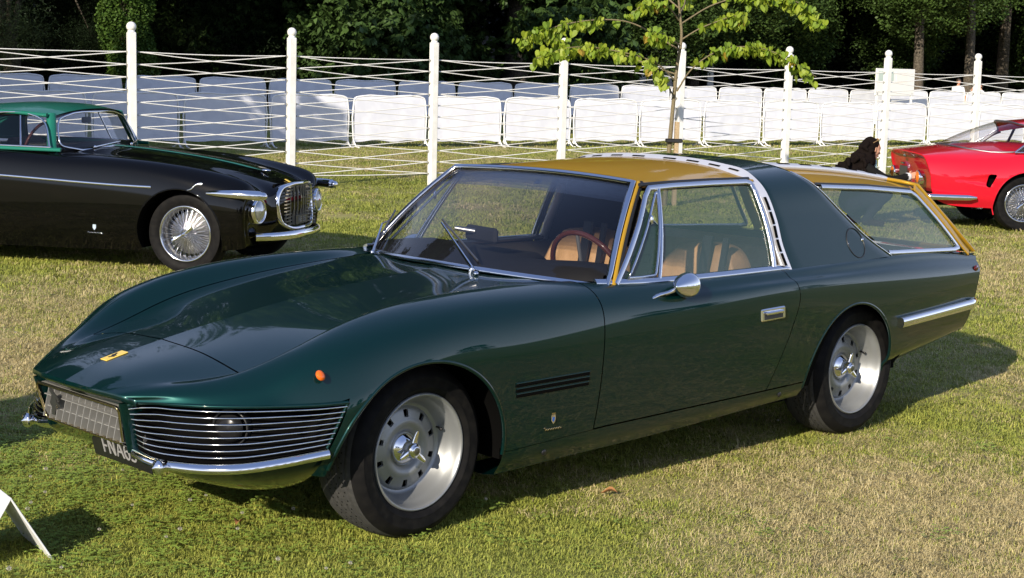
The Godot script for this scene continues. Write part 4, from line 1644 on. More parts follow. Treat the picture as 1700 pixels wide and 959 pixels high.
	# wheel-arch lips and liners
	for ax in [[-0.055, 0.280, 0.380, 0.376, 0], [2.505, 0.290, 0.358, 0.353, 1]]:
		for sg in [1, -1]:
			var lp := PackedVector3Array()
			var li := PackedVector3Array()
			var a0 := -0.02
			var a1 := PI - 0.02
			if ax[4] == 0:
				a0 = -0.02
				a1 = PI - 0.12
			for i in 61:
				var a := lerpf(a0, a1, i / 60.0)
				var x: float = ax[0] + cos(a) * ax[2]
				var y: float = ax[1] + sin(a) * ax[3]
				# find the flank's z at this x, y
				var lo := 2.2
				var hi := 8.0
				for k in 22:
					var mid := (lo + hi) * 0.5
					if L.at(x, mid).y > y:
						lo = mid
					else:
						hi = mid
				var z := L.at(x, lo).z
				lp.append(Vector3(x, y, (z - 0.004) * sg))
				for j in 4:
					var cx: float = ax[0] + (0.09 if ax[4] == 1 and j > 0 else 0.03 if j > 0 else 0.0)
					var grow := 0.03 if j > 0 else 0.0
					li.append(Vector3(cx + cos(a) * (ax[2] + grow), ax[1] + sin(a) * (ax[3] + grow), (z - 0.006 - [0.0, 0.006, 0.15, 0.36][j]) * sg))
			obj("arch_lip", tube(lp, 0.0075, 8), M.green, car)
			var lm := MB.new()
			lm.grid(li, 61, 4)
			obj("wheel_well", lm, M.black, car)
	obj("underbody", box(Vector3(4.0, 0.30, 0.92), Vector3(1.40, 0.42, 0)).add(box(Vector3(1.75, 0.26, 1.40), Vector3(1.26, 0.36, 0))).add(box(Vector3(0.42, 0.22, 1.1), Vector3(3.22, 0.54, 0))), M.black, car)

	build_nose(car, L)
	build_cabin(car, L)
	build_side_trim(car, L)
	for w in [[Vector3(0, 0.313, 0.70), true, 0.035], [Vector3(2.65, 0.313, 0.70), true, 0.0], [Vector3(0, 0.313, -0.70), false, 0.035], [Vector3(2.65, 0.313, -0.70), false, 0.0]]:
		wheel(car, w[0], w[1], w[2])


func build_nose(car: Node3D, L: Loft) -> void:
	# grille: frame, crate of bright vanes, the badge in front of it
	var gf := []
	for q in [[0.520, -0.262], [0.520, 0.262], [0.506, 0.276], [0.402, 0.259], [0.391, 0.245], [0.391, -0.245], [0.402, -0.259], [0.506, -0.276]]:
		gf.append(Vector3(lerpf(-0.936, -0.905, (0.527 - q[0]) / 0.138) - 0.004, q[0], q[1]))
	var frame := PackedVector3Array(gf)
	obj("grille_frame", tube(frame, 0.0055, 8, true), M.brass, car)
	var gr := MB.new()
	for i in 4:
		var y := 0.391 + 0.129 * (i + 0.0) / 3.0
		var x := lerpf(-0.936, -0.905, (0.527 - y) / 0.138)
		gr.add(box(Vector3(0.055, 0.003, 0.52), Vector3(x + 0.036, y, 0)))
	for i in 13:
		var z := lerpf(-0.258, 0.258, i / 12.0)
		gr.add(box(Vector3(0.05, 0.130, 0.003), Vector3(-0.884, 0.4555, z), Basis(Vector3.BACK, -0.22)))
	tag(obj("grille_crate", gr, M.alloy, car), "")
	obj("grille_shroud", box(Vector3(0.02, 0.17, 0.60), Vector3(-0.835, 0.455, 0), Basis(Vector3.BACK, -0.22)), M.alloy_dark, car)
	# prancing animal, a flat chrome cut-out standing before the vanes
	var hp := PackedVector3Array()
	var out := [[0.0, 0.0], [0.01, 0.02], [0.004, 0.036], [0.016, 0.048], [0.024, 0.062], [0.016, 0.072], [0.02, 0.08], [0.032, 0.078], [0.040, 0.066], [0.052, 0.062], [0.060, 0.050], [0.054, 0.047], [0.044, 0.052], [0.044, 0.044], [0.056, 0.036], [0.052, 0.030], [0.040, 0.036], [0.034, 0.024], [0.024, 0.016], [0.018, 0.0]]
	for q in out:
		hp.append(Vector3(-0.944 + 0.031 * (0.527 - 0.41 - q[1] * 1.25) / 0.138, 0.412 + q[1] * 1.25, -0.205 + q[0] * 1.25))
	obj("grille_emblem", plate(hp, Vector3(-1, 0.15, 0), 0.005), M.steel_dark, car)

	# the two lamp openings
	var et := smooth([Vector3(-0.914, 0.527, 0.298), Vector3(-0.902, 0.534, 0.315), Vector3(-0.872, 0.540, 0.348), Vector3(-0.822, 0.543, 0.444), Vector3(-0.762, 0.544, 0.528), Vector3(-0.690, 0.546, 0.602), Vector3(-0.583, 0.548, 0.684), Vector3(-0.465, 0.551, 0.756), Vector3(-0.388, 0.554, 0.786)], 6)
	var eb := smooth([Vector3(-0.868, 0.380, 0.276), Vector3(-0.866, 0.368, 0.352), Vector3(-0.853, 0.364, 0.428), Vector3(-0.833, 0.365, 0.486), Vector3(-0.782, 0.368, 0.580), Vector3(-0.716, 0.374, 0.651), Vector3(-0.600, 0.388, 0.713), Vector3(-0.510, 0.397, 0.737), Vector3(-0.446, 0.403, 0.752)], 6)
	for sg in [1, -1]:
		var S := func(a: PackedVector3Array) -> PackedVector3Array:
			var r := PackedVector3Array()
			for p in a:
				r.append(Vector3(p.x, p.y, p.z * sg))
			return r
		var back := PackedVector3Array()
		for i in et.size():
			for j in 7:
				var w := j / 6.0
				var p := et[i].lerp(eb[i], w)
				var c := Vector3(-0.35, p.y, 0.28)
				var dep: float = 0.0 if j == 0 or j == 6 else 0.11
				dep *= smoothstep(0.0, 0.12, float(i) / (et.size() - 1)) * smoothstep(0.0, 0.10, 1.0 - float(i) / (et.size() - 1))
				back.append((p + (c - p).normalized() * dep))
		var bm := MB.new()
		bm.grid(S.call(back), et.size(), 7)
		obj("lamp_recess", bm, M.black, car)
		for k in 8:
			var w := (k + 0.72) / 8.6
			var bp := PackedVector3Array()
			for i in range(1, et.size()):
				var e := et[i].lerp(eb[i], w)
				var c := Vector3(-0.35, e.y, 0.28)
				bp.append(e + (c - e).normalized() * -0.004)
			obj("lamp_bar", sweep(S.call(bp), Vector3.UP, round_profile(0.0058, 0.0050, 10)), M.chrome, car)
		var op := PackedVector3Array()
		for i in et.size():
			op.append(et[i])
		obj("lamp_surround", tube(S.call(op), 0.007, 8).add(tube(S.call(PackedVector3Array([et[-1], et[-1].lerp(eb[-1], 0.5), eb[-1]])), 0.006, 8)), M.green, car)
		for q in [[-0.668, 0.458, 0.518, 0.045]]:
			var dir := Vector3(-0.86, 0, 0.5 * sg).normalized()
			var b := Basis(Vector3.UP.cross(dir).normalized(), Vector3.UP, dir)
			var hl := obj("headlamp", lathe([[0.0, 0.020], [0.03, 0.016], [0.05, 0.006], [q[3], -0.012], [q[3], -0.03]], 32, Transform3D(b, Vector3(q[0], q[1], q[2] * sg))), M.lamp_glass, car)
			obj("bezel", lathe([[0.057, -0.004], [0.060, 0.001], [0.066, -0.003], [0.067, -0.03]], 32, Transform3D(b, Vector3(q[0], q[1], q[2] * sg))), M.trim_black, hl)
		# bumper blade below and its round overrider
		var bl := PackedVector3Array()
		for i in eb.size():
			var p := eb[i]
			var c := Vector3(-0.35, p.y, 0.28)
			bl.append(p + (c - p).normalized() * -0.012 + Vector3(0, -0.017, 0))
		var pr := []
		for a in [[-0.019, -0.006], [-0.010, 0.009], [0.003, 0.013], [0.013, 0.009], [0.017, -0.001], [0.013, -0.01], [-0.015, -0.012]]:
			pr.append(Vector2(a[0], a[1]))
		var ups := PackedVector3Array()
		for p in bl:
			ups.append((Vector3(p.x, 0, p.z * sg) - Vector3(-0.35, 0, 0.28 * sg)).normalized())
		obj("front_bumper", sweep(S.call(bl), ups, pr), M.chrome, car)
		var ob := Basis(Vector3(0, 0, 1), Vector3.UP, Vector3(-1, 0, 0))
		obj("overrider", lathe([[0.0, 0.036], [0.006, 0.030], [0.022, 0.022], [0.0265, 0.016], [0.0265, 0.008], [0.020, 0.0], [0.018, -0.03], [0.022, -0.06]], 28, Transform3D(ob, Vector3(-0.878, 0.345, 0.440 * sg))), M.chrome, car)
		# amber side lamp and lower lip screw
		var ap := Vector3(-0.475, 0.648, 0.749 * sg)
		if sg > 0:
			obj("indicator_lamp", ellipsoid(Vector3(0.019, 0.019, 0.012), ap, Basis(Vector3.UP, 0.35 * sg) * Basis(Vector3.RIGHT, -0.6 * sg)), M.amber, car)
	# number plate hung under the nose
	var plt := obj("number_plate", box(Vector3(0.010, 0.10, 0.38), Vector3(-0.755, 0.292, -0.02), Basis(Vector3.BACK, 0.25), 0.004), M.trim_black, car)
	var tm := TextMesh.new()
	tm.text = "FNA6..".replace("..", "3")
	var f := SystemFont.new()
	f.font_names = PackedStringArray(["Droid Sans"])
	tm.font = f
	tm.font_size = 64
	tm.pixel_size = 0.00125
	tm.depth = 0.004
	var tx := MeshInstance3D.new()
	tx.name = "plate_lettering"
	tx.mesh = tm
	tx.material_override = M.plate_white
	plt.add_child(tx, true)
	tx.transform = Transform3D(Basis(Vector3.BACK, 0.25) * Basis(Vector3.UP, -PI / 2), Vector3(-0.762, 0.296, -0.02))
	# yellow enamel badge with its dark figure
	var bp := L.at(-0.79, 0.0)
	var bn := (L.at(-0.70, 0.0) - L.at(-0.88, 0.0)).normalized()
	var bb := Basis(bn, Vector3(-bn.y, bn.x, 0), Vector3(0, 0, 1))
	var badge := obj("nose_badge", box(Vector3(0.088, 0.004, 0.042), bp + Vector3(0, 0.001, 0), bb, 0.002), M.badge_yellow, car)
	var fig := PackedVector3Array()
	for q in out:
		fig.append(bp + bb * Vector3(0.018 - q[1] * 0.5, 0.0042, -0.014 + q[0] * 0.5))
	obj("badge_figure", plate(fig, bb.y, 0.0008), M.trim_black, badge)


func build_side_trim(car: Node3D, L: Loft) -> void:
	var find := func(x: float, y: float, sg := 1) -> Vector3:
		var lo := 3.0
		var hi := 8.0
		for k in 24:
			var mid := (lo + hi) * 0.5
			if L.at(x, mid).y > y:
				lo = mid
			else:
				hi = mid
		return Vector3(x, y, L.at(x, lo).z * sg)
	for sg in [1, -1]:
		# three vent slots in the front wing
		for k in 3:
			var y := 0.527 - 0.020 * k
			var a: Vector3 = find.call(0.345 + 0.004 * k, y, sg)
			var b: Vector3 = find.call(0.725, y + 0.004, sg)
			var pr := round_profile(0.013, 0.006, 10, 3.0)
			obj("wing_vent", sweep(PackedVector3Array([a, a.lerp(b, 0.5) + Vector3(0, 0, 0.0003 * sg), b]), Vector3(0, 0, sg), pr), M.black, car)
			obj("vent_lip", sweep(PackedVector3Array([a + Vector3(0, 0.0075, 0.002 * sg), b + Vector3(0, 0.0075, 0.002 * sg)]), Vector3(0, 0, sg), round_profile(0.005, 0.006, 8)), M.green, car)
		# coachbuilder's shield over a script bar
		var c: Vector3 = find.call(0.558, 0.375, sg)
		var sh := PackedVector3Array()
		for p in [[-0.011, 0.016], [0.011, 0.016], [0.011, -0.004], [0.006, -0.014], [0, -0.018], [-0.006, -0.014], [-0.011, -0.004]]:
			sh.append(c + Vector3(p[0], p[1], 0.004 * sg))
		var badge := obj("wing_badge", plate(sh, Vector3(0, 0, sg), 0.003), M.chrome, car)
		var si := PackedVector3Array()
		for p in [[-0.006, 0.008], [0.006, 0.008], [0.006, -0.004], [0, -0.011], [-0.006, -0.004]]:
			si.append(c + Vector3(p[0], p[1], 0.0046 * sg))
		obj("shield_enamel", plate(si, Vector3(0, 0, sg), 0.0005), M.badge_blue, badge)
		var crown := PackedVector3Array()
		for p in [[-0.009, 0.017], [-0.010, 0.026], [-0.004, 0.021], [0, 0.028], [0.004, 0.021], [0.010, 0.026], [0.009, 0.017]]:
			crown.append(c + Vector3(p[0], p[1], 0.004 * sg))
		obj("crown", plate(crown, Vector3(0, 0, sg), 0.002), M.brass, badge)
		var sc := MB.new()
		var spp := PackedVector3Array()
		for i in 40:
			var w := i / 39.0
			spp.append(find.call(0.515 + 0.092 * w, 0.337 + 0.0035 * sin(w * 44.0) + (0.006 if i < 4 else 0.0), sg) + Vector3(0, 0, 0.003 * sg))
		obj("wing_script", tube(spp, 0.0018, 5), M.brass, car)
		# door handle: a dished plate with a bar
		var h0: Vector3 = find.call(1.83, 0.659, sg)
		var hb := Basis(Vector3.BACK, 0.02) * Basis(Vector3.RIGHT, -0.06 * sg)
		var hd := obj("door_handle", box(Vector3(0.165, 0.052, 0.012), h0 + Vector3(0, 0, 0.002 * sg), hb, 0.005), M.chrome, car)
		obj("recess", box(Vector3(0.125, 0.030, 0.004), h0 + Vector3(-0.002, -0.004, 0.0085 * sg), hb, 0.001), M.trim_black, hd)
		obj("grip", box(Vector3(0.12, 0.014, 0.016), h0 + Vector3(-0.002, 0.008, 0.013 * sg), hb, 0.005), M.chrome, hd)
		# rear bumper blade along the quarter
		var rb := PackedVector3Array()
		for i in 13:
			var x := lerpf(2.865, 3.60, i / 12.0)
			rb.append((find.call(x, lerpf(0.521, 0.541, i / 12.0), sg) as Vector3) + Vector3(0, 0, 0.016 * sg))
		rb.append(Vector3(3.70, 0.545, 0.66 * sg))
		rb.append(Vector3(3.76, 0.545, 0.55 * sg))
		rb.append(Vector3(3.79, 0.545, 0.30 * sg))
		rb.append(Vector3(3.80, 0.545, 0.0))
		var rp := smooth(rb, 3)
		var rups := PackedVector3Array()
		for p in rp:
			rups.append((Vector3(p.x * 0.6 - 1.95 if p.x > 3.55 else 0.0, 0, p.z)).normalized())
		obj("rear_bumper", sweep(rp, rups, round_profile(0.050, 0.040, 14, 2.4)), M.chrome, car)
		obj("tail_lamp", box(Vector3(0.02, 0.05, 0.22), Vector3(3.765, 0.675, 0.50 * sg), Basis(Vector3.UP, 0.25 * sg) * Basis(Vector3.BACK, 0.12), 0.006), M.lamp_red, car)
		obj("side_marker_lamp", ellipsoid(Vector3(0.028, 0.016, 0.008), (find.call(3.66, 0.715, sg) as Vector3), Basis(Vector3.UP, 0.2 * sg)), M.lamp_red, car)
		obj("exhaust_pipe", tube(PackedVector3Array([Vector3(3.0, 0.29, 0.42 * sg), Vector3(3.4, 0.31, 0.44 * sg), Vector3(3.60, 0.318, 0.45 * sg)]), 0.018, 14), M.chrome, car)
		# bullet mirror on its stalk
		var mp := Vector3(1.13, 0.786, 0.792 * sg)
		var mi := obj("door_mirror", sweep(PackedVector3Array([mp + Vector3(-0.045, -0.008, 0), mp + Vector3(0, 0.004, 0.003 * sg), mp + Vector3(0.05, 0.012, 0.012 * sg)]), Vector3.UP, round_profile(0.024, 0.014, 12)).add(rod(mp + Vector3(0.035, 0.006, 0.008 * sg), mp + Vector3(0.085, 0.026, 0.03 * sg), 0.008, 0.009)), M.chrome, car)
		var mb := Basis(Vector3.UP, (-PI / 2 + 0.18 * sg)) 
		obj("mirror_shell", lathe([[0.0, 0.075], [0.012, 0.070], [0.028, 0.052], [0.042, 0.025], [0.049, 0.0], [0.051, -0.020], [0.050, -0.032], [0.046, -0.034]], 36, Transform3D(mb, mp + Vector3(0.125, 0.036, 0.034 * sg))), M.chrome, mi)
		obj("mirror_glass", lathe([[0.0, 0.0], [0.046, 0.0], [0.046, -0.004]], 30, Transform3D(Basis(Vector3.UP, PI / 2 + 0.18 * sg), mp + Vector3(0.158, 0.036, 0.030 * sg))), M.mirror, mi)


func hoop_point(s: float, w: float, out := 0.0) -> Vector3:   # s 0 roof centre .. 1 belt, w 0 front edge .. 1 rear edge
	var f := hermite(hoop_ks, hoop_f, s * 7.0)
	var r := hermite(hoop_ks, hoop_r, s * 7.0)
	var p := f.lerp(r, w)
	if out != 0.0:
		var e := 0.01
		var ds := hermite(hoop_ks, hoop_f, s * 7.0 + e).lerp(hermite(hoop_ks, hoop_r, s * 7.0 + e), w) - hermite(hoop_ks, hoop_f, s * 7.0 - e).lerp(hermite(hoop_ks, hoop_r, s * 7.0 - e), w)
		var n := (r - f).cross(ds).normalized()
		if n.y < 0.0:
			n = -n
		p += n * out
	return p


var hoop_ks := PackedFloat32Array([0, 1, 2, 3, 4, 5, 6, 7])
var hoop_f := PackedVector3Array([Vector3(1.985, 1.247, 0), Vector3(1.985, 1.243, 0.20), Vector3(1.985, 1.228, 0.38), Vector3(1.995, 1.203, 0.515), Vector3(2.015, 1.142, 0.590), Vector3(2.03, 1.03, 0.642), Vector3(2.02, 0.92, 0.690), Vector3(2.03, 0.808, 0.742)])
var hoop_r := PackedVector3Array([Vector3(2.33, 1.258, 0), Vector3(2.33, 1.253, 0.20), Vector3(2.335, 1.240, 0.38), Vector3(2.35, 1.212, 0.505), Vector3(2.44, 1.150, 0.578), Vector3(2.585, 1.03, 0.624), Vector3(2.72, 0.92, 0.668), Vector3(2.885, 0.822, 0.708)])


func roof_point(x: float, a: float, dy := 0.0) -> Vector3:   # a across 0..1 to the gutter
	var yc := fcurve([[1.25, 1.210], [1.45, 1.236], [1.70, 1.253], [1.98, 1.259], [2.3, 1.250], [2.7, 1.228], [3.0, 1.200], [3.3, 1.160], [3.45, 1.137]], x)
	var ye := fcurve([[1.25, 1.196], [1.6, 1.196], [2.0, 1.197], [2.44, 1.168], [2.84, 1.150], [3.28, 1.115], [3.45, 1.095]], x)
	var ze := fcurve([[1.25, 0.550], [1.6, 0.566], [2.0, 0.563], [2.44, 0.565], [2.84, 0.555], [3.28, 0.540], [3.45, 0.530]], x)
	var drop := pow(a, 2.6)
	return Vector3(x, lerpf(yc, ye, drop) + dy, ze * a)


func build_cabin(car: Node3D, L: Loft) -> void:
	var inner := Vector3(2.0, 0.6, 0)
	# roof skins front and rear
	for q in [[1.262, 1.995, "front_roof"], [2.30, 3.34, "rear_roof"]]:
		var p := PackedVector3Array()
		for i in 40:
			var x := lerpf(q[0], q[1], i / 39.0)
			for j in 33:
				var a := j / 32.0 * 2.0 - 1.0
				var dx: float = 0.0
				if q[2] == "front_roof":
					dx = lerpf(0.028 * (1.0 - a * a) , 0.0, i / 39.0)
				var r := roof_point(x + dx, absf(a))
				if a < 0.0:
					r.z = -r.z
				p.append(r)
		var m := MB.new()
		m.grid(p, 40, 33, false, false, inner)
		var ro := obj(q[2], m, M.ochre, car)
		# rolled edge above the side windows
		for sg in [1, -1]:
			var e := PackedVector3Array()
			for i in 30:
				var r := roof_point(lerpf(q[0], q[1], i / 29.0), 1.0)
				e.append(Vector3(r.x, r.y - 0.004, (r.z - 0.002) * sg))
			obj("gutter", tube(e, 0.007, 8), M.ochre, ro)
		var lin := MB.new()
		for i in p.size():
			p[i].y -= 0.025
			p[i].z *= 0.97
		lin.grid(p, 40, 33, false, false, inner)
		obj("headlining", lin, M.lining, ro)
	# the raised green hoop over the roof and down the quarters
	var hp := PackedVector3Array()
	for i in 97:
		var s := i / 48.0 - 1.0
		for j in 15:
			var w := j / 14.0
			var r := hoop_point(absf(s), w, 0.010 * smoothstep(0.0, 0.08, w) * smoothstep(0.0, 0.05, 1.0 - w) + 0.003)
			if s < 0.0:
				r.z = -r.z
			hp.append(r)
	var hm := MB.new()
	hm.grid(hp, 97, 15, false, false, inner)
	var hoop := obj("roof_hoop", hm, M.green, car)
	for sg in [1, -1]:
		# chrome edge of the quarter window side
		var e := PackedVector3Array()
		for i in 30:
			var r := hoop_point(lerpf(0.42, 0.995, i / 29.0), 1.0, 0.006)
			e.append(Vector3(r.x, r.y, r.z * sg))
		obj("hoop_edge_trim", tube(e, 0.0035, 6), M.chrome, hoop)
		# round fuel flap
		var c := Vector3(2.605, 0.895, 0)
		var ring := PackedVector3Array()
		for i in 40:
			var a := TAU * i / 40.0
			ring.append(Vector3(c.x + cos(a) * 0.066, c.y + sin(a) * 0.066, 0))
		for i in 40:
			var y := ring[i].y
			var s := 0.5
			var lo := 0.4
			var hi := 1.0
			for k in 20:
				s = (lo + hi) * 0.5
				if hoop_point(s, 0.5).y > y:
					lo = s
				else:
					hi = s
			var f := hoop_point(s, 0.0)
			var e2 := hoop_point(s, 1.0)
			ring[i] = hoop_point(s, (ring[i].x - f.x) / (e2.x - f.x), 0.0135)
			ring[i].z *= sg
		if sg > 0:
			obj("fuel_flap_gap", tube(ring, 0.0028, 6, true), M.trim_black, hoop)
			obj("fuel_flap_catch", ellipsoid(Vector3(0.007, 0.009, 0.006), ring[1] + Vector3(-0.006, 0, 0.001)), M.chrome, hoop)
			obj("fuel_flap_catch", ellipsoid(Vector3(0.003, 0.004, 0.003), ring[20] + Vector3(0.003, 0, 0.001)), M.chrome, hoop)
		# band of bright trim along the hoop's front edge, with its dark slots
	var band := PackedVector3Array()
	for i in 121:
		var s := i / 60.0 - 1.0
		for q in [[-0.032, -0.012], [-0.032, 0.006], [-0.029, 0.009], [0.030, 0.015], [0.036, 0.012], [0.036, -0.006]]:
			var side := absf(s)
			if q[1] > 0.0:   # over the roof the band leans forward
				q = [q[0], q[1] + (0.0125 if q[0] > 0.0 else -0.004) * smoothstep(0.5, 0.36, side)]
			var wide := lerpf(1.0, 0.80, smoothstep(0.45, 0.62, side))
			var f := hoop_point(side * 0.992, 0.0)
			var r := hoop_point(side * 0.992, 1.0)
			var x := (r - f).normalized()
			var p: Vector3 = hoop_point(side * 0.992, 0.0, q[1]) + x * q[0] * wide
			if s < 0.0:
				p.z = -p.z
			band.append(p)
	var bm := MB.new()
	bm.grid(band, 121, 6, false, true, inner)
	var strip := obj("hoop_trim_band", bm, M.alloy_bright, car)
	for sg in [1, -1]:
		for k in 9:
			# four long slots over the roof, five stacked ones down the side
			var s0: float
			var s1: float
			var wid: float
			if k < 4:
				s0 = 0.040 + k * 0.098
				s1 = s0 + 0.052
				wid = 0.012
			else:
				s0 = 0.605 + (k - 4) * 0.074
				s1 = s0 + 0.066
				wid = 0.020
			var sp := PackedVector3Array()
			for i in 9:
				var s := lerpf(s0, s1, i / 8.0)
				for w in [-0.5, 0.5]:
					var lift: float = 0.0165 if k >= 4 else 0.0185 + w * wid * 0.36
					var f := hoop_point(s, 0.0, lift)
					var r := hoop_point(s, 1.0, lift)
					var x := (r - f).normalized()
					var p: Vector3 = f + x * (wid * w + (0.002 if k < 4 else -0.008))
					sp.append(Vector3(p.x, p.y, p.z * sg))
			var sm := MB.new()
			sm.grid(sp, 9, 2, false, false, inner)
			obj("slot", sm, M.black, strip)
	# roof rails along the rear roof
	for sg in [1, -1]:
		var rp := PackedVector3Array()
		for i in 24:
			var x := lerpf(2.36, 3.36, i / 23.0)
			var p := roof_point(x, 0.62)
			rp.append(Vector3(p.x, p.y + 0.012, p.z * sg))
		var rail := obj("roof_rail", sweep(rp, Vector3(0, 1, 0.25 * sg), round_profile(0.050, 0.024, 12, 4.0)), M.alloy_bright, car)
		for k in 5:
			var a := rp[int(2 + k * 4.4)] + Vector3(0, 0.0125, 0.003 * sg)
			var b := rp[int(4 + k * 4.4)] + Vector3(0, 0.0125, 0.003 * sg)
			obj("slot", sweep(PackedVector3Array([a, b]), Vector3(0, 1, 0.25 * sg), round_profile(0.016, 0.003, 8, 4.0)), M.black, rail)

	# windscreen with its bright frame
	var wp := PackedVector3Array()
	for i in 31:
		for j in 13:
			wp.append(ws_point((i / 15.0 - 1.0) * 0.985, 0.01 + 0.98 * j / 12.0))
	var wm := MB.new()
	wm.grid(wp, 31, 13, false, false, Vector3(2, 0.6, 0))
	var screen := obj("windscreen", wm, M.glass_clear, car)
	for k in 4:
		var tp := PackedVector3Array()
		for i in 31:
			for j in 4:
				tp.append(ws_point((i / 15.0 - 1.0) * 0.97, 0.985 - (0.20 - 0.035 * k) * j / 3.0, -0.004 - 0.001 * k))
		var tmh := MB.new()
		tmh.grid(tp, 31, 4, false, false, Vector3(2, 0.6, 0))
		obj("sun_band", tmh, M.tint, screen)
	obj("tax_disc", box(Vector3(0.004, 0.028, 0.03), ws_point(0.02, 0.90, -0.012), Basis(Vector3.BACK, -0.9)), M.badge_blue, screen)
	var path := []
	for i in 21:
		path.append(ws_point(i / 10.0 - 1.0, 0.0, 0.004))
	for j in range(1, 8):
		path.append(ws_point(1.0, j / 8.0, 0.004))
	for i in 21:
		path.append(ws_point(1.0 - i / 10.0, 1.0, 0.004))
	for j in range(1, 8):
		path.append(ws_point(-1.0, 1.0 - j / 8.0, 0.004))
	var fr := PackedVector3Array(path)
	obj("windscreen_frame", sweep(fr, Vector3(-0.55, 0.83, 0), round_profile(0.026, 0.014, 10, 3.0), true), M.chrome_soft, car)
	for sg in [1, -1]:
		# front pillars in roof colour
		var pp := PackedVector3Array()
		for j in 13:
			var w := j / 12.0
			var p := ws_point(1.0, lerpf(-0.03, 1.02, w), 0.0)
			pp.append(Vector3(p.x + 0.019, p.y - 0.003, (p.z + 0.009 + 0.003 * (1.0 - w)) * sg))
		obj("front_pillar", sweep(pp, Vector3(-0.3, 0.4, 0.85 * sg), round_profile(0.016, 0.012, 12, 2.6)), M.ochre, car)
		var pb := PackedVector3Array()
		for p in pp:
			pb.append(p + Vector3(0.018, -0.001, 0.001 * sg))
		obj("pillar_seal", sweep(pb, Vector3(-0.3, 0.4, 0.85 * sg), round_profile(0.018, 0.014, 8)), M.trim_black, car)
		# scuttle ends: paint between the windscreen's foot, the wing and the door
		var sc := PackedVector3Array()
		for i in 9:
			var w := i / 8.0
			var a := ws_point(lerpf(0.55, 1.04, w), -0.02)
			var c := L.at(lerpf(0.78, 0.985, w), 3.0)
			for j in 5:
				sc.append(a.lerp(c, j / 4.0) * Vector3(1, 1, sg) + Vector3(0, 0.001, 0))
		var scm := MB.new()
		scm.grid(sc, 9, 5, false, false, Vector3(1, 0, 0))
		obj("scuttle", scm, M.green, car)

	# side windows
	for sg in [1, -1]:
		var F := func(m: MB) -> MB:
			return m if sg > 0 else m.mirrored()
		obj("door_window", F.call(side_pane([[1.20, 0.836], [1.352, 1.175], [1.975, 1.178], [1.955, 0.836]], 0.0)), M.glass_green, car)
		obj("quarter_light", F.call(side_pane([[0.98, 0.836], [1.30, 1.172], [1.335, 1.175], [1.195, 0.836]], 0.002)), M.glass_green, car)
		var wf := [[0.955, 0.834], [1.06, 0.94], [1.17, 1.055], [1.255, 1.15], [1.295, 1.182], [1.45, 1.187], [1.7, 1.189], [1.93, 1.188], [1.962, 1.182], [1.970, 1.15], [1.970, 1.04], [1.962, 0.93], [1.950, 0.834]]
		obj("door_frame", F.call(sweep(side_path(wf, 0.008, 4), Vector3(0, 0.41, 0.912), round_profile(0.024, 0.016, 10, 3.0))), M.chrome_soft, car)
		obj("window_seal", F.call(sweep(side_path([[1.26, 1.199], [1.45, 1.203], [1.7, 1.205], [1.97, 1.203]], -0.002, 4), Vector3(0, 0.41, 0.912), round_profile(0.018, 0.016, 8))), M.trim_black, car)
		obj("window_channel", F.call(sweep(side_path([[1.984, 1.18], [1.988, 1.04], [1.980, 0.93], [1.970, 0.834]], 0.0, 4), Vector3(0, 0.41, 0.912), round_profile(0.018, 0.012, 8))), M.trim_black, car)
		obj("quarter_light_frame", F.call(sweep(side_path([[1.030, 0.853], [1.10, 0.925], [1.20, 1.03], [1.285, 1.125], [1.318, 1.160], [1.330, 1.165], [1.330, 1.155], [1.275, 1.03], [1.225, 0.93], [1.190, 0.862], [1.182, 0.853], [1.10, 0.851]], 0.010, 3), Vector3(0, 0.41, 0.912), round_profile(0.011, 0.012, 8), true)), M.chrome_soft, car)
		obj("window_divider", F.call(sweep(side_path([[1.205, 0.838], [1.352, 1.178]], 0.008, 6), Vector3(0, 0.41, 0.912), round_profile(0.016, 0.014, 8, 3.0))), M.chrome_soft, car)
		obj("vent_catch", F.call(ellipsoid(Vector3(0.008, 0.02, 0.01), sidep(1.235, 1.06, 0.016))), M.chrome, car)
		var bs := []
		for i in 24:
			var x := lerpf(0.87, 2.05, i / 23.0)
			bs.append(L.at(x, 3.0) + Vector3(0, 0.003, 0.006 if x > 0.95 else 0.0))
		obj("belt_trim", F.call(sweep(PackedVector3Array(bs), Vector3(0, 0.75, 0.66), round_profile(0.030, 0.014, 10, 3.0))), M.chrome_soft, car)
		var inside := []
		for i in 12:
			inside.append(L.at(lerpf(0.98, 1.97, i / 11.0), 3.0) + Vector3(0, 0.0, -0.03))
		obj("window_sill_pad", F.call(sweep(PackedVector3Array(inside), Vector3(0, 1, 0), round_profile(0.05, 0.02, 8))), M.trim_black, car)
		# long rear side window
		var rw := [[2.47, 1.150], [2.85, 1.130], [3.235, 1.098], [3.275, 1.078], [3.40, 0.965], [3.535, 0.835], [3.55, 0.818], [3.50, 0.812], [3.2, 0.824], [2.90, 0.836]]
		obj("rear_side_window", F.call(side_pane([[2.885, 0.828], [2.44, 1.156], [3.262, 1.100], [3.56, 0.806]], 0.0)), M.glass_green, car)
		obj("rear_window_frame", F.call(sweep(side_path(rw.slice(0, 7), 0.008, 4), Vector3(0, 0.41, 0.912), round_profile(0.022, 0.014, 10, 3.0)).add(sweep(side_path([rw[6], rw[7], rw[8], rw[9], [2.865, 0.838]], 0.008, 4), Vector3(0, 0.41, 0.912), round_profile(0.024, 0.016, 10, 3.0)))), M.chrome_soft, car)
		obj("rear_window_seal", F.call(sweep(side_path([[2.44, 1.166], [2.84, 1.146], [3.25, 1.113]], 0.0, 5), Vector3(0, 0.41, 0.912), round_profile(0.016, 0.014, 8))), M.trim_black, car)
		# ochre rear pillar, sloping down to the tail
		var rp := PackedVector3Array()
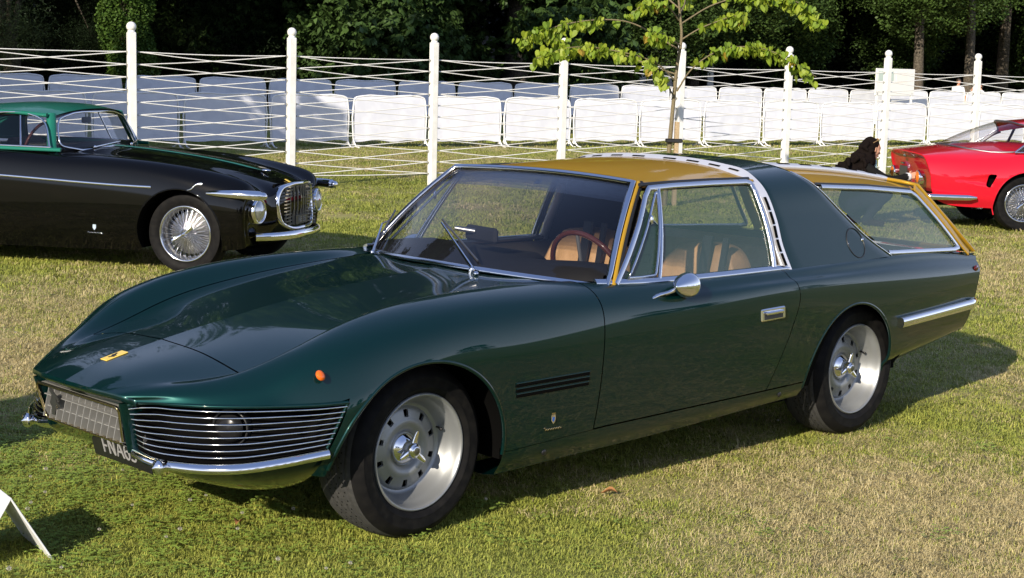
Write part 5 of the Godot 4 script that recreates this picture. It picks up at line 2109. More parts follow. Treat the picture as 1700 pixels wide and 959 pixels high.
		for i in 10:
			var w := i / 9.0
			var p := sidep(lerpf(3.310, 3.655, w), lerpf(1.118, 0.792, w), 0.0)
			rp.append(Vector3(p.x, p.y, p.z * sg - 0.002 * sg))
		obj("rear_pillar", sweep(rp, Vector3(0.3, 0.4, 0.87 * sg), round_profile(0.050, 0.012, 12, 3.0)), M.ochre, car)
		# shelf of paint under the rear side window
		var sh := PackedVector3Array()
		for i in 20:
			var x := lerpf(2.86, 3.74, i / 19.0)
			var a := L.at(minf(x, 3.72), 3.0)
			var b := sidep(x, a.y + 0.014, -0.012)
			for j in 4:
				var p := a.lerp(b, j / 3.0)
				sh.append(Vector3(p.x, p.y, p.z * sg))
		var shm := MB.new()
		shm.grid(sh, 20, 4, false, false, Vector3(3.2, 0.3, 0))
		obj("window_shelf", shm, M.green, car)
	# tailgate: pane and frame between the rear pillars
	var tp2 := PackedVector3Array()
	for i in 13:
		var a := i / 6.0 - 1.0
		for j in 7:
			var w := j / 6.0
			tp2.append(Vector3(lerpf(3.345, 3.70, w) + 0.02 * (1.0 - a * a), lerpf(1.125 + 0.024 * (1.0 - a * a), 0.792, w), a * lerpf(0.525, 0.65, w)))
	var tgm := MB.new()
	tgm.grid(tp2, 13, 7, false, false, inner)
	obj("tailgate_window", tgm, M.glass_green, car)
	var tf := PackedVector3Array()
	for i in 13:
		tf.append(tp2[i * 7] + Vector3(0.01, 0.004, 0))
	for i in range(12, -1, -1):
		tf.append(tp2[i * 7 + 6] + Vector3(0.01, 0.004, 0))
	obj("tailgate_frame", sweep(tf, Vector3(0.6, 0.7, 0), round_profile(0.030, 0.018, 10, 3.0), true), M.ochre, car)

	# wipers
	for q in [[-0.56, 1, 0.74], [0.188, 1, 0.72]]:
		var a0 := q[0] / 0.722 as float
		var pv := ws_point(a0, -0.02, 0.02)
		var e1 := ws_point(a0 - 0.54, 0.30, 0.03)
		if q[0] < 0.0:
			e1 = ws_point(a0 - 0.26, 0.24, 0.03)
		var wpr := obj("wiper", lathe([[0, 0.028], [0.008, 0.026], [0.012, 0.016], [0.013, 0.0]], 16, Transform3D(Basis(Vector3.RIGHT, -PI / 2 + 0.35), pv + Vector3(-0.01, -0.02, 0))).add(rod(pv, e1, 0.007, 0.004)), M.chrome, car)
		var b0 := ws_point(a0 - 0.02, 0.055, 0.012)
		var b1 := ws_point(a0 - 0.62, 0.36, 0.012)
		if q[0] < 0.0:
			b0 = ws_point(a0 - 0.10, 0.03, 0.012)
			b1 = ws_point(a0 - 0.34, 0.42, 0.012)
		obj("blade", rod(b0, b1, 0.0045).add(rod(b0.lerp(b1, 0.72), e1, 0.0035)), M.steel_dark, wpr)
		obj("washer_jet", ellipsoid(Vector3(0.012, 0.009, 0.012), pv + Vector3(-0.028, -0.014, 0.05)), M.chrome, wpr)

	# ---- inside
	var dash := PackedVector3Array()
	for i in 25:
		var a := i / 12.0 - 1.0
		var f := ws_point(a * 0.97, 0.0, -0.012)
		f.y -= 0.004
		var brow := 0.022 * smoothstep(0.15, 0.75, a) * smoothstep(1.0, 0.9, a)
		for q in [[0.0, 0.0], [0.12, 0.012], [0.26, 0.016], [0.36, 0.010], [0.395, -0.012], [0.40, -0.05], [0.385, -0.20]]:
			var deep := lerpf(1.10, 0.62, smoothstep(0.02, 0.22, a))
			dash.append(Vector3(lerpf(f.x, 0.86 + q[0] * deep, clampf(q[0] / 0.3, 0, 1)), 0.846 + q[1] + (0.012 if q[0] > 0.1 and q[1] > -0.06 else 0.0) + (brow if q[0] > 0.1 and q[1] > -0.06 else 0.0), f.z * (1.0 - 0.03 * q[0])))
	var dm := MB.new()
	dm.grid(dash, 25, 7, false, false, Vector3(0.9, 0.6, 0))
	obj("dashboard", dm, M.dash_black, car)
	var sw := Vector3(1.185, 0.818, 0.37)
	var sb := Basis(Vector3.BACK, 0.42) * Basis(Vector3.UP, PI / 2)
	var ring := PackedVector3Array()
	for i in 48:
		ring.append(sw + sb * Vector3(cos(TAU * i / 48) * 0.195, sin(TAU * i / 48) * 0.195, 0))
	var st := obj("steering_wheel", tube(ring, 0.0115, 10, true), M.wood, car)
	var spk := MB.new()
	for a in [PI * 0.5, PI * 1.08, PI * 1.92]:
		spk.add(rod(sw + sb * Vector3(cos(a) * 0.19, sin(a) * 0.19, 0), sw + sb * Vector3(cos(a) * 0.03, sin(a) * 0.03, -0.03), 0.008))
	spk.add(lathe([[0, 0.0], [0.035, -0.006], [0.04, -0.03]], 24, Transform3D(sb, sw + sb * Vector3(0, 0, -0.01))))
	obj("spokes", spk, M.alloy_dark, st)
	obj("steering_column", rod(sw + sb * Vector3(0, 0, -0.03), sw + Vector3(-0.20, -0.10, 0), 0.03), M.trim_black, car)
	# interior mirror on its stalk from the dash
	var rm := Vector3(0.98, 0.957, -0.06)
	var mir := obj("interior_mirror", box(Vector3(0.028, 0.066, 0.22), rm, Basis(Vector3.UP, -0.12), 0.012), M.dash_black, car)
	obj("stalk", rod(rm + Vector3(-0.01, 0.01, -0.03), rm + Vector3(-0.06, 0.02, -0.10), 0.011, 0.010), M.steel_dark, mir)
	# seats: cushion, back with a raised edge and a centre seam
	for z in [0.36, -0.36]:
		var seat := obj("seat", box(Vector3(0.52, 0.16, 0.52), Vector3(1.66, 0.50, z), Basis(Vector3.BACK, 0.12), 0.05), M.tan_leather, car)
		var bk := PackedVector3Array()
		for i in 17:
			var a := i / 16.0 * 2.0 - 1.0
			for j in 11:
				var t := j / 10.0
				var hgt := 0.425 * pow(1.0 - pow(absf(a), 3.4), 0.42)
				var y := 0.48 + hgt * t
				var fr2 := 0.5 + 0.5 * cos(t * PI)
				bk.append(Vector3(1.86 + 0.20 * (y - 0.48) - 0.055 * (1.0 - 0.5 * t * t) + (0.018 * exp(-pow((absf(a) - 0.62) / 0.06, 2.0))), y, z + a * 0.255))
		for i in 17:
			var a := i / 16.0 * 2.0 - 1.0
			for j in 11:
				var t := j / 10.0
				var hgt := 0.425 * pow(1.0 - pow(absf(a), 3.4), 0.42)
				var y := 0.48 + hgt * (1.0 - t)
				bk.append(Vector3(1.95 + 0.20 * (y - 0.48), y, z + a * 0.255))
		var full := PackedVector3Array()
		for i in 17:
			for j in 11:
				full.append(bk[i * 11 + j])
			for j in 11:
				full.append(bk[187 + i * 11 + j])
		var bmm := MB.new()
		bmm.grid(full, 17, 22, false, true, Vector3(1.93, 0.7, z))
		obj("backrest", bmm, M.tan_leather, seat)
		for s in [0.06]:
			obj("harness_strap", box(Vector3(0.012, 0.34, 0.05), Vector3(1.855, 0.78, z + s), Basis(Vector3.BACK, -0.2)), M.trim_black, seat)
			obj("harness_strap", box(Vector3(0.012, 0.34, 0.03), Vector3(1.855, 0.78, z + s + 0.10), Basis(Vector3.BACK, -0.2)), M.trim_black, seat)
	var rs := obj("rear_seat", box(Vector3(0.46, 0.16, 1.15), Vector3(2.42, 0.50, 0), Basis(Vector3.BACK, 0.1), 0.05), M.tan_leather, car)
	obj("rear_backrest", box(Vector3(0.14, 0.36, 1.16), Vector3(2.68, 0.68, 0), Basis(Vector3.BACK, -0.25), 0.05), M.tan_leather, rs)
	obj("cabin_floor", box(Vector3(1.25, 0.03, 1.36), Vector3(1.58, 0.415, 0)).add(box(Vector3(1.3, 0.03, 0.94), Vector3(2.86, 0.415, 0))), M.lining, car)
	obj("load_floor", box(Vector3(0.86, 0.03, 1.22), Vector3(3.2, 0.70, 0)), M.tan_dark, car)
	obj("bulkhead", box(Vector3(0.03, 0.36, 1.30), Vector3(0.93, 0.60, 0)), M.lining, car)
	for sg in [1, -1]:
		var dp := PackedVector3Array()
		for i in 20:
			var x := lerpf(0.93, 3.66, i / 19.0)
			for j in 6:
				var p := L.at(x, lerpf(3.05, 7.0, j / 5.0))
				dp.append(Vector3(x, maxf(minf(p.y, 0.818), 0.44 if x < 2.0 else 0.70), (minf(p.z, 0.745) - 0.055) * sg))
		var dpm := MB.new()
		dpm.grid(dp, 20, 6, false, false, Vector3(2, 0.6, 5 * sg))
		obj("side_trim_panel", dpm, M.lining, car)
		# belts hanging from the inside of the hoop
		var pil := PackedVector3Array()
		for i in 20:
			var p := hoop_point(lerpf(0.0, 1.0, i / 19.0), 0.0)
			var q := hoop_point(lerpf(0.0, 1.0, i / 19.0), 1.0)
			pil.append(Vector3(p.x + 0.0, p.y - 0.02, (p.z - 0.025) * sg))
			pil.append(Vector3(q.x, q.y - 0.02, (q.z - 0.025) * sg))
		var plm := MB.new()
		plm.grid(pil, 20, 2, false, false, Vector3(2.2, 2.0, 3 * sg))
		obj("hoop_lining", plm, M.lining, car)


# ---------------------------------------------------------------- the two other cars
func wire_wheel(parent: Node3D, at: Vector3, out: float, steer: float, tyre_r: float, rim_r: float, width: float) -> void:
	var w := node("wheel", parent, at)
	w.rotation.y = (0.0 if out > 0.0 else PI) + steer
	var R := tyre_r
	var q := rim_r
	obj("tyre", lathe([[q - 0.012, -0.02], [q + 0.006, -0.004], [q + 0.02, 0.008], [lerpf(q, R, 0.55), 0.020], [lerpf(q, R, 0.80), 0.012], [lerpf(q, R, 0.82), 0.0135], [lerpf(q, R, 0.84), 0.010], [R - 0.014, -0.008], [R - 0.004, -0.024], [R, -0.040], [R + 0.001, -width * 0.5], [R, -width + 0.04], [R - 0.014, -width + 0.01], [q + 0.03, -width], [q, -width + 0.03]], 72), M.rubber, w)
	obj("rim", lathe([[q - 0.030, -0.060], [q - 0.026, -0.030], [q - 0.018, -0.022], [q - 0.014, -0.004], [q - 0.006, 0.004], [q + 0.004, 0.002], [q + 0.006, -0.008], [q - 0.008, -0.02]], 72).add(lathe([[q - 0.030, -0.10], [q - 0.030, -0.060]].duplicate(), 72)), M.chrome_soft, w)
	obj("brake_drum", lathe([[0.0, -0.10], [q - 0.05, -0.10], [q - 0.045, -0.15], [0.0, -0.15]], 32), M.alloy_dark, w)
	var sp := MB.new()
	for k in 54:
		var a := TAU * k / 54.0
		for e in [[0.030, -0.002, q - 0.030, -0.050, 0.30], [0.042, -0.060, q - 0.030, -0.072, -0.26]]:
			var b: float = a + e[4] * (1.0 if k % 2 else -1.0)
			sp.add(rod(Vector3(cos(a) * e[0], sin(a) * e[0], e[1]), Vector3(cos(b) * e[2], sin(b) * e[2], e[3]), 0.0019, 0.0019, 4))
	tag(obj("spokes", sp, M.chrome, w), "", "", "", "stuff")
	var hub := lathe([[0.0, 0.045], [0.012, 0.042], [0.022, 0.030], [0.028, 0.012], [0.036, -0.005], [0.044, -0.04], [0.046, -0.08]], 28)
	for s in [1.0, -1.0]:
		hub.add(sweep(PackedVector3Array([Vector3(0.01 * s, 0.006 * s, 0.030), Vector3(0.05 * s, 0.030 * s, 0.036), Vector3(0.085 * s, 0.052 * s, 0.052)]), Vector3(0, 0, 1), round_profile(0.026, 0.012, 8)))
	obj("knock_off_hub", hub, M.chrome, w)


func local_side(L: Loft, s0: float, s1: float, x: float, y: float) -> Vector3:
	var lo := s0
	var hi := s1
	for k in 22:
		var mid := (lo + hi) * 0.5
		if L.at(x, mid).y > y:
			lo = mid
		else:
			hi = mid
	return L.at(x, lo)


func arch_trim(car: Node3D, L: Loft, s0: float, s1: float, cx: float, cy: float, r: float, mat: Material) -> void:
	for sg in [1, -1]:
		var lp := PackedVector3Array()
		var li := PackedVector3Array()
		for i in 41:
			var a := lerpf(-0.35, PI + 0.35, i / 40.0)
			var p := local_side(L, s0, s1, cx + cos(a) * r, cy + sin(a) * r)
			p = Vector3(cx + cos(a) * r, cy + sin(a) * r, p.z)
			lp.append(Vector3(p.x, p.y, (p.z - 0.003) * sg))
			for z in [p.z - 0.005, p.z - 0.30]:
				li.append(Vector3(p.x, p.y, z * sg))
		obj("arch_lip", tube(lp, 0.007, 6), mat, car)
		var lm := MB.new()
		lm.grid(li, 41, 2)
		obj("wheel_well", lm, M.black, car)


func pane_between(a: Vector3, b: Vector3, c: Vector3, d: Vector3, bulge: Vector3, n := 9) -> MB:
	var p := PackedVector3Array()
	for i in n:
		for j in n:
			var u := i / (n - 1.0)
			var w := j / (n - 1.0)
			p.append(a.lerp(b, u).lerp(d.lerp(c, u), w) + bulge * 16.0 * u * (1 - u) * w * (1 - w))
	return MB.new().grid(p, n, n, false, false, (a + b + c + d) * 0.25 - bulge.normalized())


func mir(m: MB, sg: int) -> MB:
	return m if sg > 0 else m.mirrored()


func black_car() -> void:
	var h := Vector3(0.512, 0, 0.859).normalized()
	var car := node("black_coupe")
	car.transform = Transform3D(Basis(h, Vector3.UP, Vector3(-h.z, 0, h.x)), Vector3(3.781, 0, -6.118))
	tag(car, "black vintage coupe with dark green roof and wire wheels parked at the left", "car")
	var r := []
	for q in [
		# x,   T0 y,  T1 y(z .28), T2 y, T2 z, T3 y, T3 z, T4 y, T4 z, T5 y, T5 z, T6 y, T6 z, T7 y, T7 z
		[0.62, .660, .645, .600, .42, .640, .600, .60, .675, .50, .715, .38, .70, .26, .64],
		[0.50, .715, .70, .660, .46, .715, .635, .66, .725, .53, .765, .37, .75, .23, .69],
		[0.30, .775, .765, .735, .48, .782, .655, .715, .755, .56, .795, .36, .78, .20, .72],
		[0.00, .833, .825, .80, .49, .829, .67, .76, .77, .58, .805, .35, .79, .18, .73],
		[-0.50, .892, .885, .86, .50, .873, .685, .81, .78, .60, .81, .35, .795, .165, .735],
		[-1.05, .925, .918, .895, .53, .886, .70, .82, .785, .62, .812, .35, .797, .155, .735],
		[-1.60, .92, .915, .90, .55, .900, .72, .83, .79, .62, .812, .35, .797, .145, .735],
		[-2.10, .91, .905, .90, .55, .895, .715, .84, .785, .62, .81, .35, .795, .145, .735],
		[-2.60, .90, .89, .875, .52, .87, .68, .80, .765, .60, .795, .38, .78, .20, .72],
		[-3.10, .82, .81, .79, .46, .78, .60, .71, .68, .55, .72, .40, .71, .26, .64],
		[-3.42, .66, .655, .64, .36, .62, .47, .57, .54, .48, .57, .40, .56, .31, .50],
	]:
		var x: float = q[0]
		r.push_front([x, Vector3(x + (0.03 if x > 0.6 else 0.0), q[1], 0), Vector3(x, q[2], .25), Vector3(x - (0.05 if x > 0.6 else 0.0), q[3], q[4]), Vector3(x - (0.07 if x > 0.6 else 0.0), q[5], q[6]), Vector3(x - (0.09 if x > 0.6 else 0.0), q[7], q[8]), Vector3(x - (0.11 if x > 0.6 else 0.0), q[9], q[10]), Vector3(x - (0.12 if x > 0.6 else 0.0), q[11], q[12]), Vector3(x - (0.14 if x > 0.6 else 0.0), q[13], q[14])])
	var L := loft(r)
	var mid := Vector3(-1.3, 0.4, 0)
	var af := func(p: Vector3) -> float: return Vector2(p.x + 0.015, p.y - 0.31).length() - 0.352 if p.z > 0.3 else 1.0
	var ar := func(p: Vector3) -> float: return Vector2(p.x + 2.42, p.y - 0.31).length() - 0.345 if p.z > 0.3 else 1.0
	var body := surf(L, -3.42, 0.62, 200, 0.0, 7.0, 84, mid).clip(af).clip(ar)
	# the nose below the bonnet's edge: rounded wing fronts and the apron
	var cap := PackedVector3Array()
	for i in 29:
		var s := 7.0 * i / 28.0
		var p := L.at(0.62, s)
		for j in 11:
			var w := j / 10.0
			var tgt := Vector3(0.50 - 0.10 * absf(p.z), 0.22, p.z * 0.80)
			var v := p.lerp(tgt, w)
			v.x += 0.075 * sin(PI * w) * (1.0 - 0.55 * smoothstep(0.35, 0.6, p.z))
			cap.append(v)
	var cp := MB.new()
	cp.grid(cap, 29, 11, false, false, Vector3(0, 0.5, 0))
	var tail := PackedVector3Array()
	for i in 15:
		var p := L.at(-3.42, 7.0 * i / 14.0)
		for j in 5:
			tail.append(p.lerp(Vector3(-3.46, p.y, 0), j / 4.0))
	var tm2 := MB.new()
	tm2.grid(tail, 15, 5, false, false, Vector3(0, 0.5, 0))
	obj("body", body.both().add(cp.both()).add(tm2.both()), M.black_paint, car)
	obj("underbody", box(Vector3(3.6, 0.3, 0.9), Vector3(-1.3, 0.38, 0)).add(box(Vector3(1.6, 0.3, 1.3), Vector3(-1.25, 0.36, 0))), M.black, car)
	arch_trim(car, L, 3.0, 7.0, -0.015, 0.31, 0.352, M.black_paint)
	arch_trim(car, L, 3.0, 7.0, -2.42, 0.31, 0.345, M.black_paint)
	for q in [[0.0, 0.70, 1.0], [0.0, -0.70, -1.0], [-2.42, 0.70, 1.0], [-2.42, -0.70, -1.0]]:
		wire_wheel(car, Vector3(q[0], 0.312, q[1]), q[2], 0.0, 0.315, 0.214, 0.17)
	# oval grille with a chrome surround
	var out := []
	for q in [[0.0, 0.690], [0.18, 0.684], [0.285, 0.655], [0.326, 0.590], [0.328, 0.48], [0.300, 0.400], [0.22, 0.356], [0.0, 0.342]]:
		out.append(q)
	var loop := []
	for q in out:
		loop.append(Vector3(0.655 + (0.69 - q[1]) * 0.06 - q[0] * q[0] * 0.6, q[1], q[0]))
	for i in range(out.size() - 2, 0, -1):
		loop.append(Vector3(loop[i].x, loop[i].y, -loop[i].z))
	var ring := smooth(loop, 5, true)
	var gs := obj("grille_surround", sweep(ring, Vector3(1, 0, 0), round_profile(0.032, 0.05, 10), true), M.chrome, car)
	var gm := MB.new()
	for i in 11:
		var z := lerpf(-0.28, 0.28, i / 10.0)
		var t := sqrt(maxf(0.0, 1.0 - pow(absf(z) / 0.325, 3.0)))
		gm.add(box(Vector3(0.020, 0.32 * t, 0.0050), Vector3(0.655 - z * z * 0.6, 0.522, z)))
	for i in 12:
		var y := lerpf(0.375, 0.67, i / 11.0)
		var hw := 0.305 * (1.0 - 0.35 * pow(absf(y - 0.50) / 0.19, 3.0))
		for sgz in [1.0, -1.0]:
			gm.add(box(Vector3(0.02, 0.0045, hw), Vector3(0.652 - hw * hw * 0.2, y, hw * 0.5 * sgz), Basis(Vector3.UP, 0.18 * sgz)))
	tag(obj("grille_mesh", gm, M.grille_tan, car), "")
	obj("grille_backing", box(Vector3(0.02, 0.34, 0.56), Vector3(0.55, 0.52, 0)), M.black, car)
	var np := obj("number_plate", box(Vector3(0.008, 0.07, 0.24), Vector3(0.668, 0.405, 0.0), Basis.IDENTITY, 0.002), M.plate_dark, car)
	var tx := MeshInstance3D.new()
	tx.name = "plate_lettering"
	var t3 := TextMesh.new()
	t3.text = "HE 55"
	var f := SystemFont.new()
	f.font_names = PackedStringArray(["Droid Sans"])
	t3.font = f
	t3.font_size = 64
	t3.pixel_size = 0.00088
	t3.depth = 0.003
	tx.mesh = t3
	tx.material_override = M.plate_white
	np.add_child(tx, true)
	tx.transform = Transform3D(Basis(Vector3.UP, PI / 2), Vector3(0.674, 0.405, 0))
	obj("bonnet_badge", box(Vector3(0.05, 0.004, 0.03), Vector3(0.55, 0.703, 0), Basis(Vector3.BACK, -0.45), 0.001), M.badge_yellow, car)
	for sg in [1, -1]:
		var d := Vector3(1, 0.02, 0.10 * sg).normalized()
		var b := Basis(Vector3.UP.cross(d).normalized(), d.cross(Vector3.UP.cross(d).normalized()), d)
		var at := Vector3(0.575, 0.505, 0.59 * sg)
		var hl := obj("headlamp", lathe([[0.0, 0.022], [0.04, 0.018], [0.07, 0.006], [0.084, -0.008]], 32, Transform3D(b, at)), M.lamp_bright, car)
		obj("bezel", lathe([[0.082, -0.006], [0.087, 0.004], [0.096, 0.0], [0.100, -0.02], [0.100, -0.06]], 36, Transform3D(b, at)), M.chrome, hl)
		# bullet-shaped bumper horn over the lamp
		var hp := smooth([Vector3(0.22, 0.640, 0.775 * sg), Vector3(0.34, 0.642, 0.790 * sg), Vector3(0.50, 0.640, 0.778 * sg), Vector3(0.60, 0.636, 0.752 * sg), Vector3(0.66, 0.632, 0.725 * sg)], 5)
		var rr := PackedFloat32Array()
		for i in hp.size():
			var t := i / (hp.size() - 1.0)
			rr.append(0.012 + 0.026 * pow(sin(PI * minf(0.5, t * 0.62 + 0.02)), 0.7) if t < 0.93 else 0.030)
		obj("bumper_horn", tube(hp, rr, 14).add(ellipsoid(Vector3(0.030, 0.030, 0.030), hp[hp.size() - 1])), M.chrome, car)
		# long bright strip, script badge, air outlet lip
		var tp := PackedVector3Array()
		for i in 20:
			var x := lerpf(-2.0, -0.23, i / 19.0)
			var y := lerpf(0.712, 0.668, smoothstep(0.0, 1.0, i / 19.0))
			var p := local_side(L, 3.0, 7.0, x, y)
			tp.append(Vector3(x, y, (p.z + 0.004) * sg))
		obj("side_strip", sweep(tp, Vector3(0, 0, sg), round_profile(0.022, 0.014, 8)), M.chrome, car)
		var bp := local_side(L, 3.0, 7.0, -0.72, 0.335)
		var sh := PackedVector3Array()
		for p in [[-0.014, 0.022], [0.014, 0.022], [0.014, -0.006], [0, -0.022], [-0.014, -0.006]]:
			sh.append(Vector3(-0.72 + p[0], 0.335 + p[1], (bp.z + 0.004) * sg))
		obj("wing_badge", plate(sh, Vector3(0, 0, sg), 0.003), M.badge_pale, car)
		var sc := PackedVector3Array()
		for i in 24:
			sc.append(Vector3(-0.785 + i * 0.0055, 0.292 + 0.004 * sin(i * 1.3), (local_side(L, 3.0, 7.0, -0.72, 0.292).z + 0.003) * sg))
		obj("wing_script", tube(sc, 0.002, 4), M.chrome, car)
		obj("wing_ornament", tube(smooth([Vector3(0.06, 0.655, 0.79 * sg), Vector3(0.10, 0.668, 0.795 * sg), Vector3(0.13, 0.700, 0.782 * sg), Vector3(0.18, 0.708, 0.772 * sg)], 4), 0.007, 6), M.chrome, car)
	obj("front_bumper", sweep(smooth([Vector3(0.50, 0.295, 0.50), Vector3(0.60, 0.298, 0.44), Vector3(0.685, 0.30, 0.30), Vector3(0.72, 0.30, 0.0), Vector3(0.685, 0.30, -0.30), Vector3(0.60, 0.298, -0.44), Vector3(0.50, 0.295, -0.50)], 5), Vector3(1, 0, 0), round_profile(0.065, 0.05, 14)), M.chrome, car)
	# green band along the middle of the bonnet
	var bp2 := PackedVector3Array()
	for i in 30:
		var x := lerpf(-1.02, 0.36, i / 29.0)
		for j in 5:
			var z := lerpf(-0.03, 0.03, j / 4.0) * (1.0 - 0.6 * smoothstep(0.2, 0.36, x))
			bp2.append(L.at(x, 0.0) + Vector3(0, 0.004 + 0.006 * (1.0 - pow(z / 0.03, 2.0)), z))
	var bm := MB.new()
	bm.grid(bp2, 30, 5, false, false, Vector3(0, 0, 0))
	obj("bonnet_stripe", bm, M.teal_paint, car)
	obj("bonnet_mascot", ellipsoid(Vector3(0.045, 0.012, 0.02), L.at(0.36, 0.0) + Vector3(0, 0.016, 0)), M.chrome, car)
	# cabin
	var roof := PackedVector3Array()
	for i in 30:
		var x := lerpf(-1.20, -3.05, i / 29.0)
		for j in 25:
			var a := j / 24.0 * 2.0 - 1.0
			var yc := fcurve([[-3.05, 0.86], [-2.7, 1.07], [-2.35, 1.19], [-1.95, 1.245], [-1.6, 1.262], [-1.3, 1.243], [-1.14, 1.205]], x)
			var ye := fcurve([[-3.05, 0.84], [-2.7, 1.00], [-2.35, 1.12], [-1.95, 1.178], [-1.6, 1.188], [-1.3, 1.178], [-1.14, 1.165]], x)
			var ze := fcurve([[-3.05, 0.50], [-2.7, 0.55], [-2.35, 0.585], [-1.6, 0.60], [-1.3, 0.575], [-1.14, 0.54]], x)
			roof.append(Vector3(x + 0.05 * (1.0 - a * a) * (1.0 - i / 29.0), lerpf(yc, ye, pow(absf(a), 2.5)), ze * a))
	var rm := MB.new()
	rm.grid(roof, 30, 25, false, false, Vector3(-1.8, 0.5, 0))
	var ro := obj("roof", rm, M.teal_paint, car)
	var lin := PackedVector3Array()
	for p in roof:
		lin.append(Vector3(p.x, p.y - 0.02, p.z * 0.97))
	var lm := MB.new()
	lm.grid(lin, 30, 25, false, false, Vector3(-1.8, 0.5, 0))
	obj("headlining", lm, M.lining, ro)
	var ws := func(a: float, b: float) -> Vector3:
		var bot := Vector3(-0.98 - 0.15 * a * a, 0.922 - 0.01 * a * a, 0.655 * a)
		var top := Vector3(-1.155 - 0.05 * a * a, 1.205 - 0.035 * a * a, 0.535 * a)
		return bot.lerp(top, b)
	var wp := PackedVector3Array()
	for i in 25:
		for j in 9:
			wp.append(ws.call(i / 12.0 - 1.0, j / 8.0))
	var wm := MB.new()
	wm.grid(wp, 25, 9, false, false, Vector3(-2, 0.6, 0))
	obj("windscreen", wm, M.glass_clear, car)
	var fr := []
	for q in [[-0.93, 0.10], [-0.97, 0.5], [-0.93, 0.86], [-0.8, 0.93], [0.0, 0.95], [0.8, 0.93], [0.93, 0.86], [0.97, 0.5], [0.93, 0.10], [0.85, 0.03], [0.0, 0.0], [-0.85, 0.03]]:
		fr.append((ws.call(q[0], q[1]) as Vector3) + Vector3(0.008, 0.004, 0))
	obj("windscreen_frame", sweep(smooth(fr, 4, true), Vector3(0.8, 0.5, 0), round_profile(0.016, 0.012, 8), true), M.chrome_soft, car)
	for sg in [1, -1]:
		var pp := PackedVector3Array()
		for j in 9:
			var p: Vector3 = ws.call(1.0, lerpf(-0.05, 1.05, j / 8.0))
			pp.append(Vector3(p.x - 0.028, p.y, (p.z + 0.012) * sg))
		obj("front_pillar", sweep(pp, Vector3(0.4, 0.3, 0.85 * sg), round_profile(0.075, 0.04, 12)), M.teal_paint, car)
		var S := func(x: float, y: float, o := 0.0) -> Vector3:
			return Vector3(x, y, (0.725 - (y - 0.90) * 0.47 + o) * sg)
		# waist of roof colour, windows, bright frames
		var wa := PackedVector3Array()
		for i in 16:
			var x := lerpf(-1.05, -2.85, i / 15.0)
			wa.append(S.call(x, 0.915))
		obj("waist_moulding", sweep(wa, Vector3(0, 0.4, 0.9 * sg), round_profile(0.034, 0.02, 10)), M.teal_paint, car)
		obj("quarter_light", pane_between(S.call(-1.16, 0.925), S.call(-1.27, 1.15), S.call(-1.46, 1.165), S.call(-1.40, 0.925), Vector3(0, 0, 0.002 * sg)), M.glass_clear, car)
		obj("door_window", pane_between(S.call(-1.42, 0.925), S.call(-1.48, 1.165), S.call(-2.18, 1.14), S.call(-2.22, 0.925), Vector3(0, 0, 0.004 * sg)), M.glass_clear, car)
		obj("window_frame", sweep(smooth([S.call(-1.15, 0.932, 0.006), S.call(-1.27, 1.14, 0.006), S.call(-1.33, 1.165, 0.006), S.call(-1.8, 1.176, 0.006), S.call(-2.15, 1.15, 0.006), S.call(-2.24, 0.935, 0.006)], 5), Vector3(0, 0.4, 0.9 * sg), round_profile(0.016, 0.014, 8)), M.chrome_soft, car)
		obj("belt_trim", sweep(PackedVector3Array([S.call(-1.14, 0.932, 0.006), S.call(-1.7, 0.934, 0.006), S.call(-2.24, 0.934, 0.006)]), Vector3(0, 0.4, 0.9 * sg), round_profile(0.018, 0.014, 8)), M.chrome_soft, car)
		obj("window_divider", sweep(PackedVector3Array([S.call(-1.405, 0.93, 0.006), S.call(-1.47, 1.165, 0.006)]), Vector3(0, 0.4, 0.9 * sg), round_profile(0.018, 0.014, 8)), M.chrome_soft, car)
		obj("roof_rail", sweep(smooth([S.call(-1.24, 1.175, 0.0), S.call(-1.6, 1.192, -0.004), S.call(-2.0, 1.178, -0.004), S.call(-2.35, 1.115, 0.0), S.call(-2.75, 0.985, 0.0)], 5), Vector3(0, 0.6, 0.8 * sg), round_profile(0.035, 0.03, 10)), M.teal_paint, car)
		obj("rear_quarter", pane_between(S.call(-2.22, 0.91), S.call(-2.17, 1.17), S.call(-2.75, 0.98), S.call(-2.95, 0.89), Vector3(0, 0, 0.01 * sg)), M.teal_paint, car)
		obj("seat", box(Vector3(0.14, 0.46, 0.5), Vector3(-1.98, 0.72, 0.33 * sg), Basis(Vector3.BACK, 0.2), 0.05), M.lining, car)
		obj("door_handle", box(Vector3(0.14, 0.02, 0.02), Vector3(-2.02, 0.74, 0.815 * sg), Basis.IDENTITY, 0.006), M.chrome, car)
	obj("dashboard", box(Vector3(0.22, 0.10, 1.2), Vector3(-1.22, 0.89, 0), Basis.IDENTITY, 0.04), M.dash_black, car)
	var wr := PackedVector3Array()
	var wb := Basis(Vector3.BACK, -0.4) * Basis(Vector3.UP, PI / 2)
	for i in 30:
		wr.append(Vector3(-1.48, 0.93, 0.33) + wb * Vector3(cos(TAU * i / 30) * 0.19, sin(TAU * i / 30) * 0.19, 0))
	obj("steering_wheel", tube(wr, 0.012, 8, true), M.wood, car)
	obj("interior_mirror", box(Vector3(0.02, 0.05, 0.14), Vector3(-1.22, 1.125, 0.03), Basis.IDENTITY, 0.01), M.dash_black, car)
	for z in [0.30, -0.30]:
		var a := (ws.call(z / 0.655, 0.0) as Vector3) + Vector3(0.02, 0.004, 0)
		obj("wiper", rod(a, (ws.call(z / 0.655 - 0.6, 0.10) as Vector3) + Vector3(0.02, 0.006, 0), 0.006, 0.004).add(ellipsoid(Vector3(0.014, 0.014, 0.014), a)), M.chrome, car)


